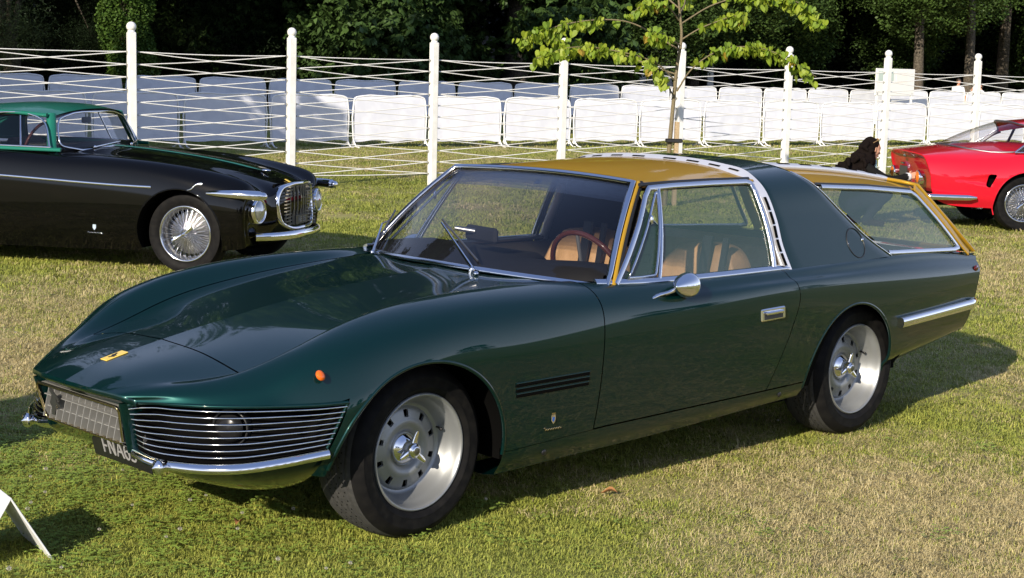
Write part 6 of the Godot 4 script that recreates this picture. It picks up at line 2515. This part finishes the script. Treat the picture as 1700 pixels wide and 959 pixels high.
func red_car() -> void:
	var h := Vector3(0.768, 0, 0.64).normalized()
	var car := node("red_coupe")
	car.transform = Transform3D(Basis(h, Vector3.UP, Vector3(-h.z, 0, h.x)), Vector3(13.178, 0, -4.518))
	tag(car, "glossy red coupe with wire wheels and upright tail parked at the right edge", "car")
	var r := []
	for q in [
		[-1.10, .835, .83, .815, .50, .79, .60, .72, .655, .58, .68, .44, .66, .33, .62],
		[-0.80, .885, .875, .845, .52, .800, .645, .735, .705, .58, .735, .40, .715, .27, .66],
		[-0.40, .93, .915, .865, .53, .812, .68, .755, .745, .60, .785, .38, .77, .25, .71],
		[0.0, .95, .935, .89, .54, .845, .70, .785, .765, .62, .805, .36, .79, .22, .73],
		[0.5, .93, .915, .885, .54, .86, .70, .79, .765, .62, .805, .34, .79, .20, .73],
		[1.2, .90, .89, .87, .54, .85, .70, .78, .765, .61, .80, .33, .785, .18, .73],
		[1.9, .85, .84, .83, .52, .82, .68, .75, .75, .58, .79, .33, .775, .18, .72],
		[2.45, .79, .78, .77, .49, .78, .64, .71, .73, .56, .775, .34, .76, .20, .70],
		[3.0, .68, .67, .66, .42, .65, .55, .60, .62, .48, .67, .35, .65, .24, .60],
		[3.3, .55, .55, .53, .32, .52, .42, .49, .47, .42, .50, .35, .49, .28, .45],
	]:
		var x: float = q[0]
		r.append([x, Vector3(x - (0.06 if x < -1.0 else 0.0), q[1], 0), Vector3(x - (0.05 if x < -1.0 else 0.0), q[2], .26), Vector3(x - (0.02 if x < -1.0 else 0.0), q[3], q[4]), Vector3(x, q[5], q[6]), Vector3(x + (0.02 if x < -1.0 else 0.0), q[7], q[8]), Vector3(x + (0.06 if x < -1.0 else 0.0), q[9], q[10]), Vector3(x + (0.08 if x < -1.0 else 0.0), q[11], q[12]), Vector3(x + (0.14 if x < -1.0 else 0.0), q[13], q[14])])
	var L := loft(r)
	var mid := Vector3(1.0, 0.4, 0)
	var a1 := func(p: Vector3) -> float: return Vector2(p.x, p.y - 0.30).length() - 0.355 if p.z > 0.3 else 1.0
	var a2 := func(p: Vector3) -> float: return Vector2(p.x - 2.45, p.y - 0.30).length() - 0.35 if p.z > 0.3 else 1.0
	# opening of the triangular outlet behind the door
	var sc := func(p: Vector3) -> float:
		if p.z < 0.5 or p.y < 0.4:
			return 1.0
		var v := Vector2(p.x + 0.40, p.y - 0.55)
		return maxf(maxf(v.x * 0.92 + v.y * -0.38 - 0.026, -v.x * 0.92 - v.y * -0.38 - 0.020 - (v.y + 0.07) * 0.16), absf(v.y) - 0.072) * 8.0
	var body := surf(L, -1.10, 3.30, 190, 0.0, 7.0, 84, mid)
	# the hollow that deepens towards the outlet
	for i in body.v.size():
		var p := body.v[i]
		if p.z > 0.5 and p.x > -0.78 and p.x < -0.36 and p.y > 0.42 and p.y < 0.68:
			var w := clampf((p.x + 0.74) / 0.33, 0.0, 1.0)
			var e := smoothstep(1.0, 0.55, absf(p.y - 0.553) / (0.02 + 0.065 * w)) * smoothstep(-0.36, -0.42, p.x)
			body.v[i].z -= 0.050 * w * e
			body.n[i] = (body.n[i] + Vector3(0.22 * e, 0.55 * e * signf(0.553 - p.y) * smoothstep(0.2, 0.6, absf(p.y - 0.553) / (0.02 + 0.065 * w)), 0)).normalized()
	body.clip(a1).clip(a2).clip(sc)
	var tail := PackedVector3Array()
	for i in 29:
		var p := L.at(-1.10, 7.0 * i / 28.0)
		for j in 9:
			var w := j / 8.0
			var v := p
			# a lip at the rim, the panel set in behind it
			v.x += [0.0, -0.006, 0.0, 0.018, 0.024, 0.022, 0.020, 0.018, 0.018][j] - 0.05 * (p.y - 0.58) * 0.0
			v.z = p.z * [1.0, 0.985, 0.965, 0.95, 0.85, 0.6, 0.4, 0.2, 0.0][j]
			v.y = lerpf(p.y, 0.57, [0.0, 0.03, 0.06, 0.09, 0.12, 0.12, 0.12, 0.12, 0.12][j])
			tail.append(v)
	var tm := MB.new()
	tm.grid(tail, 29, 9, false, false, Vector3(0, 0.5, 0))
	var nose := PackedVector3Array()
	for i in 15:
		var p := L.at(3.30, 7.0 * i / 14.0)
		for j in 5:
			nose.append(p.lerp(Vector3(3.36, p.y * 0.6 + 0.17, 0), j / 4.0))
	var nm := MB.new()
	nm.grid(nose, 15, 5, false, false, Vector3(0, 0.5, 0))
	obj("body", body.both().add(tm.both()).add(nm.both()), M.red_paint, car)
	obj("underbody", box(Vector3(3.5, 0.3, 0.9), Vector3(1.1, 0.38, 0)).add(box(Vector3(1.5, 0.3, 1.3), Vector3(1.22, 0.36, 0))).add(box(Vector3(0.5, 0.14, 1.1), Vector3(-0.72, 0.33, 0))), M.black, car)
	arch_trim(car, L, 3.0, 7.0, 0.0, 0.30, 0.355, M.red_paint)
	arch_trim(car, L, 3.0, 7.0, 2.45, 0.30, 0.35, M.red_paint)
	for q in [[0.0, 0.70, 1.0], [0.0, -0.70, -1.0], [2.45, 0.70, 1.0], [2.45, -0.70, -1.0]]:
		wire_wheel(car, Vector3(q[0], 0.308, q[1]), q[2], 0.0, 0.312, 0.205, 0.20)
	for sg in [1, -1]:
		obj("outlet_recess", pane_between(Vector3(-0.72, 0.50, 0.725 * sg), Vector3(-0.68, 0.61, 0.72 * sg), Vector3(-0.30, 0.625, 0.66 * sg), Vector3(-0.36, 0.485, 0.665 * sg), Vector3(0, 0, 0.0), 3), M.black, car)
		# hollow that leads into the outlet
		var hp := PackedVector3Array()
		for i in 9:
			for j in 7:
				var x := lerpf(-0.72, -0.43, i / 8.0)
				var y := lerpf(0.55 - 0.065 * i / 8.0, 0.55 + 0.065 * i / 8.0, j / 6.0)
				var p := local_side(L, 3.0, 7.0, x, y)
				hp.append(Vector3(x, y, (p.z + 0.002 - 0.0 * i) * sg))
		var lamp := Vector3(-1.115, 0.555, 0.455 * sg)
		var b := Basis(Vector3(0, 0, 1), Vector3.UP, Vector3(-1, 0, 0))
		var tl := obj("tail_lamp", lathe([[0.0, 0.030], [0.03, 0.028], [0.036, 0.020], [0.05, 0.018], [0.062, 0.012], [0.070, 0.0]], 30, Transform3D(b, lamp)), M.lamp_orange, car)
		obj("bezel", lathe([[0.066, 0.004], [0.071, 0.012], [0.078, 0.008], [0.080, -0.01], [0.080, -0.05]], 30, Transform3D(b, lamp)), M.chrome, tl)
		obj("reflector", lathe([[0.0, 0.034], [0.018, 0.032], [0.024, 0.024]], 20, Transform3D(b, lamp)), M.lamp_red, tl)
		var bp := []
		for q in [[-0.56, 0.792], [-0.75, 0.765], [-0.95, 0.725], [-1.08, 0.680], [-1.155, 0.58], [-1.17, 0.42]]:
			bp.append(Vector3(q[0], 0.365, (q[1] + 0.006) * sg))
		var sp := smooth(bp, 5)
		var rr := PackedFloat32Array()
		for i in sp.size():
			rr.append(0.034 * minf(1.0, 0.45 + i * 0.25))
		obj("rear_bumper", tube(sp, rr, 14).add(ellipsoid(Vector3(0.034, 0.034, 0.034), sp[sp.size() - 1])), M.chrome, car)
	obj("rear_number_plate", box(Vector3(0.01, 0.11, 0.26), Vector3(-1.135, 0.60, 0.0), Basis.IDENTITY, 0.003), M.plate_dark, car)
	obj("plate_lamp", box(Vector3(0.03, 0.022, 0.12), Vector3(-1.145, 0.685, 0.0), Basis.IDENTITY, 0.008), M.chrome, car)
	# fastback glasshouse
	var G := func(a: float, b: float) -> Vector3:   # rear glass, a across, b up
		var aa := absf(a)
		var bot := Vector3(fcurve([[0, -0.74], [0.35, -0.70], [0.7, -0.52], [0.9, -0.28], [1.0, -0.08]], aa), fcurve([[0, 0.900], [0.4, 0.893], [0.7, 0.868], [0.9, 0.845], [1.0, 0.858]], aa), 0.665 * a)
		var top := Vector3(fcurve([[0, -0.02], [0.6, 0.02], [1.0, 0.16]], aa), fcurve([[0, 1.175], [0.6, 1.155], [0.9, 1.10], [1.0, 1.04]], aa), 0.60 * a)
		return bot.lerp(top, b) + Vector3(-0.01, 0.02, 0) * 4.0 * b * (1 - b)
	var gp := PackedVector3Array()
	for i in 29:
		for j in 9:
			gp.append(G.call(i / 14.0 - 1.0, j / 8.0))
	var gm := MB.new()
	gm.grid(gp, 29, 9, false, false, Vector3(0.3, 0.5, 0))
	obj("rear_window", gm, M.glass_clear, car)
	var lp := PackedVector3Array()
	for i in 29:
		lp.append((G.call(i / 14.0 - 1.0, 0.0) as Vector3) + Vector3(-0.004, 0.008, 0))
	for i in 29:
		lp.append((G.call(1.0 - i / 14.0, 1.0) as Vector3) + Vector3(-0.004, 0.006, 0))
	obj("rear_window_frame", tube(lp, 0.011, 8, true), M.steel_dark, car)
	var roof := PackedVector3Array()
	for i in 22:
		var b := i / 21.0
		for j in 25:
			var a := j / 12.0 - 1.0
			var g: Vector3 = G.call(a, 1.0)
			var e := Vector3(1.22 - 0.05 * a * a, lerpf(1.165, 1.12, pow(absf(a), 2.6)), 0.53 * a)
			var p := g.lerp(e, b)
			p.y += 0.055 * sin(PI * b) * (1.0 - 0.35 * a * a)
			roof.append(p)
	var rm := MB.new()
	rm.grid(roof, 22, 25, false, false, Vector3(0.6, 0.5, 0))
	obj("roof", rm, M.red_paint, car)
	for sg in [1, -1]:
		var S := func(x: float, y: float, o := 0.0) -> Vector3:
			return Vector3(x, y, (0.715 - (y - 0.85) * 0.45 + o) * sg)
		obj("side_window", pane_between(S.call(-0.06, 0.865), S.call(0.22, 1.075), S.call(1.10, 1.10), S.call(1.50, 0.875), Vector3(0, 0, 0.004 * sg)), M.glass_clear, car)
		obj("side_window_frame", sweep(smooth([S.call(-0.14, 0.862, 0.006), S.call(0.0, 0.955, 0.006), S.call(0.18, 1.07, 0.006), S.call(0.5, 1.115, 0.006), S.call(1.1, 1.105, 0.006), S.call(1.52, 0.872, 0.006)], 5), Vector3(0, 0.4, 0.9 * sg), round_profile(0.018, 0.014, 8)), M.chrome_soft, car)
		obj("belt_trim", sweep(PackedVector3Array([S.call(-0.14, 0.862, 0.006), S.call(0.7, 0.868, 0.006), S.call(1.52, 0.872, 0.006)]), Vector3(0, 0.4, 0.9 * sg), round_profile(0.018, 0.014, 8)), M.chrome_soft, car)
		obj("window_post", sweep(PackedVector3Array([S.call(0.30, 0.865, 0.0), S.call(0.36, 1.10, 0.0)]), Vector3(0, 0.4, 0.9 * sg), round_profile(0.035, 0.02, 8)), M.trim_black, car)
		var pl := PackedVector3Array()
		for i in 10:
			pl.append((G.call(1.0 * sg, i / 9.0) as Vector3) + Vector3(0.03, 0.0, 0.004 * sg))
		obj("rear_pillar", sweep(pl, Vector3(0, 0.4, 0.9 * sg), round_profile(0.026, 0.02, 10)), M.trim_black, car)
		obj("seat", box(Vector3(0.14, 0.5, 0.46), Vector3(0.55, 0.72, 0.33 * sg), Basis(Vector3.BACK, 0.25), 0.05), M.lining, car)
	var wsm := PackedVector3Array()
	for i in 13:
		var a := i / 6.0 - 1.0
		for j in 5:
			wsm.append(Vector3(1.72 - 0.18 * a * a, 0.885, 0.66 * a).lerp(Vector3(1.22 - 0.05 * a * a, 1.155 - 0.04 * a * a, 0.53 * a), j / 4.0))
	var wmm := MB.new()
	wmm.grid(wsm, 13, 5, false, false, Vector3(0.5, 0.6, 0))
	obj("windscreen", wmm, M.glass_clear, car)
	obj("parcel_shelf", box(Vector3(0.55, 0.02, 1.1), Vector3(-0.12, 0.84, 0)), M.lining, car)
	obj("bonnet_emblem_plate", box(Vector3(0.012, 0.02, 0.08), Vector3(-1.13, 0.775, 0.0), Basis.IDENTITY, 0.003), M.chrome, car)


# ---------------------------------------------------------------- people
# a smooth skin over tapered bones [a, b, radius a, radius b, colour], meshed as surface nets
func skin(bones: Array, cell: float, blend: float) -> MB:
	var lo := Vector3.INF
	var hi := -Vector3.INF
	for b in bones:
		var r: float = maxf(b[2], b[3]) + blend + cell * 2.0
		lo = lo.min((b[0] as Vector3) - Vector3.ONE * r).min((b[1] as Vector3) - Vector3.ONE * r)
		hi = hi.max((b[0] as Vector3) + Vector3.ONE * r).max((b[1] as Vector3) + Vector3.ONE * r)
	var nx := int((hi.x - lo.x) / cell) + 2
	var ny := int((hi.y - lo.y) / cell) + 2
	var nz := int((hi.z - lo.z) / cell) + 2
	var val := PackedFloat32Array()
	val.resize(nx * ny * nz)
	val.fill(10.0)
	for b in bones:
		var a: Vector3 = b[0]
		var ab: Vector3 = b[1] - a
		var l2 := maxf(ab.length_squared(), 1e-8)
		var ra: float = b[2]
		var rb: float = b[3]
		var r := maxf(ra, rb) + blend + cell * 1.5
		var p0 := ((a.min(b[1]) - Vector3.ONE * r - lo) / cell).max(Vector3.ZERO)
		var p1 := ((a.max(b[1]) + Vector3.ONE * r - lo) / cell)
		for i in range(int(p0.x), mini(nx, int(p1.x) + 2)):
			for j in range(int(p0.y), mini(ny, int(p1.y) + 2)):
				for k in range(int(p0.z), mini(nz, int(p1.z) + 2)):
					var p := lo + Vector3(i, j, k) * cell - a
					var t := clampf(p.dot(ab) / l2, 0.0, 1.0)
					var d := (p - ab * t).length() - lerpf(ra, rb, t)
					var q := (i * ny + j) * nz + k
					var o := val[q]
					var h := maxf(blend - absf(o - d), 0.0) / blend
					val[q] = minf(o, d) - h * h * blend * 0.25
	var m := MB.new()
	var id := {}
	var off := [0, 1, nz, nz + 1, ny * nz, ny * nz + 1, ny * nz + nz, ny * nz + nz + 1]
	for i in nx - 1:
		for j in ny - 1:
			for k in nz - 1:
				var q := (i * ny + j) * nz + k
				var s := 0
				for c in 8:
					if val[q + off[c]] < 0.0:
						s += 1
				if s == 0 or s == 8:
					continue
				var sum := Vector3.ZERO
				var cnt := 0
				for e in [[0, 1], [0, 2], [0, 4], [1, 3], [1, 5], [2, 3], [2, 6], [4, 5], [4, 6], [3, 7], [5, 7], [6, 7]]:
					var v0 := val[q + off[e[0]]]
					var v1 := val[q + off[e[1]]]
					if (v0 < 0.0) != (v1 < 0.0):
						var t := v0 / (v0 - v1)
						var c0 := Vector3(e[0] >> 2 & 1, e[0] >> 1 & 1, e[0] & 1)
						var c1 := Vector3(e[1] >> 2 & 1, e[1] >> 1 & 1, e[1] & 1)
						sum += c0.lerp(c1, t)
						cnt += 1
				id[q] = m.v.size()
				m.v.append(lo + (Vector3(i, j, k) + sum / cnt) * cell)
				m.n.append(Vector3.ZERO)
	var ax := [ny * nz, nz, 1]
	for q in id:
		for a in 3:
			var u: int = ax[(a + 1) % 3]
			var w: int = ax[(a + 2) % 3]
			# the edge from corner 0 along axis a is shared by the cells q, q-u, q-w, q-u-w
			var v0 := val[q]
			var v1 := val[q + ax[a]]
			if (v0 < 0.0) == (v1 < 0.0):
				continue
			if not (id.has(q - u) and id.has(q - w) and id.has(q - u - w)):
				continue
			var A: int = id[q]
			var B: int = id[q - u]
			var C: int = id[q - u - w]
			var D: int = id[q - w]
			var f := (m.v[C] - m.v[A]).cross(m.v[D] - m.v[B])
			var out := Vector3.ZERO
			out[a] = 1.0 if v0 < 0.0 else -1.0
			if f.dot(out) < 0.0:
				f = -f
			for x in [A, B, C, D]:
				m.n[x] += f
			m.t.append_array(PackedInt32Array([A, B, C, A, C, D]))
	for i in m.v.size():
		m.n[i] = m.n[i].normalized()
		var best := 1e9
		var col := Color.WHITE
		for b in bones:
			var a: Vector3 = b[0]
			var ab: Vector3 = b[1] - a
			var t := clampf((m.v[i] - a).dot(ab) / maxf(ab.length_squared(), 1e-8), 0.0, 1.0)
			var d := (m.v[i] - a - ab * t).length() - lerpf(b[2], b[3], t)
			if d < best:
				best = d
				col = b[4]
		m.c.append(col)
	return m


const SKIN := Color(0.46, 0.25, 0.17)


func hand_bones(wrist: Vector3, dir: Vector3, palm_n: Vector3, curl: float, s := 1.0, left := false) -> Array:
	var f := dir.normalized()
	var side := palm_n.cross(f).normalized() * (1.0 if left else -1.0)
	var n := f.cross(side).normalized()
	if n.dot(palm_n) < 0.0:
		n = -n
	var r := []
	var k := wrist + f * 0.085 * s
	r.append([wrist, k, 0.026 * s, 0.020 * s, SKIN])
	r.append([wrist + side * 0.02 * s, k + side * 0.028 * s, 0.018 * s, 0.014 * s, SKIN])
	r.append([wrist - side * 0.02 * s, k - side * 0.028 * s, 0.018 * s, 0.013 * s, SKIN])
	var ln := [0.072, 0.082, 0.076, 0.058]
	for i in 4:
		var o := k + side * (0.030 - 0.0205 * i) * s
		var d := (f + side * (0.14 - 0.09 * i)).normalized()
		var p := o
		for j in 3:
			var a := curl * (j + 0.5)
			var e := (d * cos(a) + n * sin(a)).normalized()
			var q: Vector3 = p + e * ln[i] * [0.44, 0.32, 0.24][j] * s
			r.append([p, q, (0.0092 - 0.0008 * j) * s, (0.0086 - 0.0010 * j) * s, SKIN])
			p = q
	var tb := wrist + f * 0.022 * s + side * 0.030 * s
	var t1 := tb + (f * 0.7 + side * 0.75 + n * 0.3).normalized() * 0.042 * s
	var t2 := t1 + (f * 0.9 + side * 0.35 + n * 0.5).normalized() * 0.034 * s
	r.append([tb, t1, 0.013 * s, 0.0105 * s, SKIN])
	r.append([t1, t2, 0.010 * s, 0.0085 * s, SKIN])
	return r


func head_bones(c: Vector3, face: Vector3, up: Vector3, s := 1.0) -> Array:
	var f := face.normalized()
	var u := (up - f * up.dot(f)).normalized()
	var w := f.cross(u)
	var P := func(a: float, b: float, d: float) -> Vector3: return c + (f * a + u * b + w * d) * s
	return [
		[P.call(-0.018, 0.035, 0), P.call(0.012, 0.03, 0), 0.076 * s, 0.072 * s, SKIN], [P.call(0.020, 0.0, 0), P.call(0.040, -0.065, 0), 0.062 * s, 0.040 * s, SKIN],
		[P.call(0.062, -0.088, 0), P.call(0.055, -0.086, 0), 0.018 * s, 0.02 * s, SKIN], [P.call(0.082, 0.012, 0), P.call(0.104, -0.022, 0), 0.008 * s, 0.012 * s, SKIN],
		[P.call(0.098, -0.026, 0.010), P.call(0.098, -0.026, -0.010), 0.009 * s, 0.009 * s, SKIN], [P.call(0.078, -0.053, 0.018), P.call(0.078, -0.053, -0.018), 0.010 * s, 0.010 * s, Color(0.42, 0.16, 0.12)],
		[P.call(0.075, 0.030, 0.034), P.call(0.078, 0.030, 0.012), 0.009 * s, 0.009 * s, SKIN], [P.call(0.075, 0.030, -0.034), P.call(0.078, 0.030, -0.012), 0.009 * s, 0.009 * s, SKIN],
		[P.call(0.050, -0.01, 0.042), P.call(0.055, -0.02, 0.034), 0.022 * s, 0.02 * s, SKIN], [P.call(0.050, -0.01, -0.042), P.call(0.055, -0.02, -0.034), 0.022 * s, 0.02 * s, SKIN],
		[P.call(-0.012, 0.012, 0.074), P.call(-0.006, -0.022, 0.072), 0.012 * s, 0.009 * s, SKIN], [P.call(-0.012, 0.012, -0.074), P.call(-0.006, -0.022, -0.072), 0.012 * s, 0.009 * s, SKIN],
	]


func eyes(o: Node3D, c: Vector3, face: Vector3, up: Vector3, s := 1.0) -> void:
	var f := face.normalized()
	var u := (up - f * up.dot(f)).normalized()
	var w := f.cross(u)
	for k in [1.0, -1.0]:
		var e := obj("eye", ellipsoid(Vector3.ONE * 0.0115 * s, c + (f * 0.074 + u * 0.010 + w * 0.031 * k) * s), M.eye_white, o)
		obj("iris", ellipsoid(Vector3.ONE * 0.0062 * s, c + (f * 0.0815 + u * 0.010 + w * 0.031 * k) * s), M.eye_dark, e)


func crouching_woman() -> void:
	var o := node("person", self, Vector3(11.68, 0, -5.32))
	tag(o, "dark-haired person in a black jacket crouching behind the red car's tail, one hand out", "person")
	var ax := Vector3(0.72, 0, 0.693)
	var dp := Vector3(-0.693, 0, 0.72)
	var P := func(x: float, y: float, d: float) -> Vector3: return ax * x + Vector3(0, y, 0) + dp * d
	var jk := Color(0.010, 0.010, 0.011)
	var tr := Color(0.014, 0.015, 0.020)
	var sh := Color(0.02, 0.015, 0.012)
	var cuff := Color(0.62, 0.64, 0.68)
	var bones := [
		[P.call(-0.14, 0.27, 0), P.call(-0.11, 0.42, 0), 0.150, 0.135, jk], [P.call(-0.11, 0.42, 0), P.call(-0.05, 0.58, 0), 0.135, 0.145, jk],
		[P.call(-0.05, 0.60, 0.10), P.call(-0.03, 0.60, -0.12), 0.095, 0.095, jk], [P.call(-0.04, 0.64, 0), P.call(0.015, 0.75, -0.01), 0.085, 0.052, jk],
		[P.call(-0.04, 0.645, 0.155), P.call(0.20, 0.51, 0.20), 0.066, 0.050, jk], [P.call(0.20, 0.51, 0.20), P.call(0.43, 0.555, 0.09), 0.050, 0.036, jk],
		[P.call(0.0, 0.645, -0.16), P.call(0.17, 0.48, -0.20), 0.064, 0.050, jk], [P.call(0.17, 0.48, -0.20), P.call(0.36, 0.44, -0.08), 0.050, 0.036, jk],
		[P.call(-0.14, 0.24, 0.085), P.call(0.20, 0.36, 0.13), 0.095, 0.066, tr], [P.call(0.20, 0.36, 0.13), P.call(0.0, 0.08, 0.12), 0.062, 0.042, tr],
		[P.call(-0.14, 0.24, -0.085), P.call(0.16, 0.22, -0.14), 0.095, 0.066, tr], [P.call(0.16, 0.22, -0.14), P.call(-0.12, 0.09, -0.12), 0.062, 0.042, tr],
		[P.call(0.0, 0.05, 0.12), P.call(0.17, 0.035, 0.13), 0.042, 0.034, sh], [P.call(-0.12, 0.07, -0.12), P.call(-0.03, 0.03, -0.12), 0.04, 0.034, sh],
		[P.call(0.43, 0.555, 0.09), P.call(0.455, 0.560, 0.078), 0.037, 0.036, cuff], [P.call(0.36, 0.44, -0.08), P.call(0.38, 0.435, -0.07), 0.037, 0.036, cuff],
	]
	var m := skin(bones, 0.017, 0.045)
	var hc: Vector3 = P.call(0.055, 0.845, -0.02)
	var face: Vector3 = (ax * 0.90 - dp * 0.38 + Vector3(0, -0.22, 0)).normalized()
	var hb := head_bones(hc, face, Vector3.UP, 1.0)
	hb.append([P.call(0.015, 0.74, -0.01), P.call(0.04, 0.80, -0.015), 0.048, 0.045, SKIN])
	m.add(skin(hb, 0.0065, 0.018))
	m.add(skin(hand_bones(P.call(0.455, 0.56, 0.075), ax * 0.95 - dp * 0.25 + Vector3(0, 0.18, 0), (-dp * 0.8 + Vector3(0, -0.5, 0)), 0.28, 0.95), 0.0045, 0.006))
	m.add(skin(hand_bones(P.call(0.38, 0.435, -0.07), ax + Vector3(0, 0.1, 0), Vector3(0, -1, 0), 0.35, 0.95, true), 0.0055, 0.006))
	obj("body", m, M.person_skin, o)
	eyes(o, hc, face, Vector3.UP)
	# long curly hair: cap on the head, locks down the back
	var hair := []
	var hcol := Color(0.010, 0.007, 0.006)
	var r := RandomNumberGenerator.new()
	r.seed = 9
	hair.append([hc - face * 0.025 + Vector3(0, 0.045, 0), hc - face * 0.005 + Vector3(0, 0.048, 0), 0.090, 0.080, hcol])
	hair.append([hc - face * 0.05, hc - face * 0.065 + Vector3(0, -0.08, 0), 0.085, 0.080, hcol])
	hair.append([P.call(-0.02, 0.72, 0.03), P.call(-0.14, 0.62, 0.05), 0.11, 0.15, hcol])
	for i in 170:
		var t := pow(r.randf(), 0.8)
		var c: Vector3 = (hc - face * 0.06).lerp(P.call(-0.20, 0.56, 0.06), t)
		var wd := lerpf(0.06, 0.165, t)
		var p := c + ax * r.randfn() * wd * 0.46 + dp * (r.randfn() * wd * 0.55 + 0.06 * t) + Vector3(0, r.randfn() * 0.040, 0)
		hair.append([p, p + Vector3(r.randfn() * 0.03, -0.04, r.randfn() * 0.03), r.randf_range(0.022, 0.032), r.randf_range(0.014, 0.024), hcol])
	obj("hair", skin(hair, 0.011, 0.022), M.hair_dark, o)
	# sunglasses pushed up on the head
	var up := Vector3.UP
	var w := face.cross(up).normalized()
	var sg := MB.new()
	for k in [1.0, -1.0]:
		sg.add(ellipsoid(Vector3(0.024, 0.018, 0.005), hc + face * 0.048 + up * 0.118 + w * 0.03 * k, Basis(w, (up - face * 0.5).normalized(), w.cross(up - face * 0.5).normalized()), 8, 12))
		sg.add(rod(hc + face * 0.048 + up * 0.118 + w * 0.056 * k, hc - face * 0.05 + up * 0.065 + w * 0.088 * k, 0.004))
	obj("sunglasses", sg, M.tortoise, o)
	obj("scarf", skin([[P.call(0.03, 0.745, 0.045), P.call(0.085, 0.71, 0.0), 0.022, 0.026, hcol], [P.call(0.085, 0.71, 0.0), P.call(0.05, 0.73, -0.06), 0.026, 0.022, hcol], [P.call(0.085, 0.70, 0.01), P.call(0.10, 0.60, 0.02), 0.024, 0.018, hcol]], 0.010, 0.012), M.scarf_teal, o)


func standing(at: Vector3, turn: float, s: float, label: String, arms_up: bool, hairc: Color) -> void:
	var o := node("person", self, at)
	o.rotation.y = turn
	o.scale = Vector3.ONE * s
	tag(o, label, "person")
	var V := func(x: float, y: float, z: float) -> Vector3: return Vector3(x, y, z)
	var sh := Color(0.72, 0.72, 0.72)
	var tr := Color(0.08, 0.09, 0.12)
	var bn := [
		[Vector3(0, 0.96, 0.05), Vector3(0, 0.96, -0.05), 0.125, 0.125, tr], [Vector3(0, 1.0, 0), Vector3(0, 1.20, 0), 0.130, 0.140, sh], [Vector3(0, 1.36, 0.11), Vector3(0, 1.36, -0.11), 0.095, 0.095, sh], [Vector3(0, 1.22, 0), Vector3(0, 1.36, 0), 0.14, 0.12, sh],
		[Vector3(0, 1.42, 0), Vector3(0.01, 1.52, 0), 0.058, 0.052, SKIN],
		[Vector3(0, 0.92, 0.09), Vector3(0.02, 0.50, 0.10), 0.088, 0.060, tr], [Vector3(0.02, 0.50, 0.10), Vector3(0, 0.10, 0.10), 0.058, 0.042, tr], [Vector3(-0.02, 0.05, 0.10), Vector3(0.16, 0.035, 0.11), 0.04, 0.032, Color(0.03, 0.02, 0.02)],
		[Vector3(0, 0.92, -0.09), Vector3(0.02, 0.50, -0.10), 0.088, 0.060, tr], [Vector3(0.02, 0.50, -0.10), Vector3(0, 0.10, -0.10), 0.058, 0.042, tr], [Vector3(-0.02, 0.05, -0.10), Vector3(0.16, 0.035, -0.11), 0.04, 0.032, Color(0.03, 0.02, 0.02)],
	]
	var m: MB
	var hands := []
	for k in [1.0, -1.0]:
		var a := Vector3(0, 1.39, 0.185 * k)
		var b := Vector3(0.08, 1.12, 0.24 * k)
		var c := Vector3(0.22, 0.92, 0.22 * k)
		if arms_up:
			b = Vector3(0.22, 1.44, 0.30 * k)
			c = Vector3(0.24, 1.63, 0.09 * k)
		bn.append([a, b, 0.058, 0.044, sh])
		bn.append([b, c, 0.042, 0.030, SKIN])
		hands.append([c, (c - b).normalized() if not arms_up else Vector3(0.1, 0.6, -0.6 * k), k])
	m = skin(bn, 0.022, 0.05)
	var hc := Vector3(0.02, 1.62, 0)
	m.add(skin(head_bones(hc, Vector3.RIGHT, Vector3.UP), 0.010, 0.018))
	for q in hands:
		m.add(skin(hand_bones(q[0], q[1], Vector3(-1, 0, 0), 0.35, 1.0, q[2] > 0.0), 0.007, 0.006))
	obj("body", m, M.person_skin, o)
	eyes(o, hc, Vector3.RIGHT, Vector3.UP)
	obj("hair", skin([[hc + Vector3(-0.02, 0.05, 0), hc + Vector3(0.01, 0.055, 0), 0.088, 0.078, hairc], [hc + Vector3(-0.05, 0.02, 0), hc + Vector3(-0.055, -0.03, 0), 0.07, 0.06, hairc]], 0.012, 0.015), M.hair_brown, o)
	if arms_up:
		obj("camera_in_hands", box(Vector3(0.05, 0.075, 0.12), Vector3(0.27, 1.66, 0), Basis.IDENTITY, 0.01), M.trim_black, o)


func people() -> void:
	crouching_woman()
	standing(Vector3(47.45, 0.16 - 0.20, -25.58), -2.2, 0.94, "dark-haired person in a white shirt standing before the poster board", false, Color(0.03, 0.02, 0.015))
	standing(Vector3(48.05, 0.16 - 0.26, -25.05), 2.6, 0.90, "person in a white shirt with raised arms right of the poster board", true, Color(0.05, 0.03, 0.02))
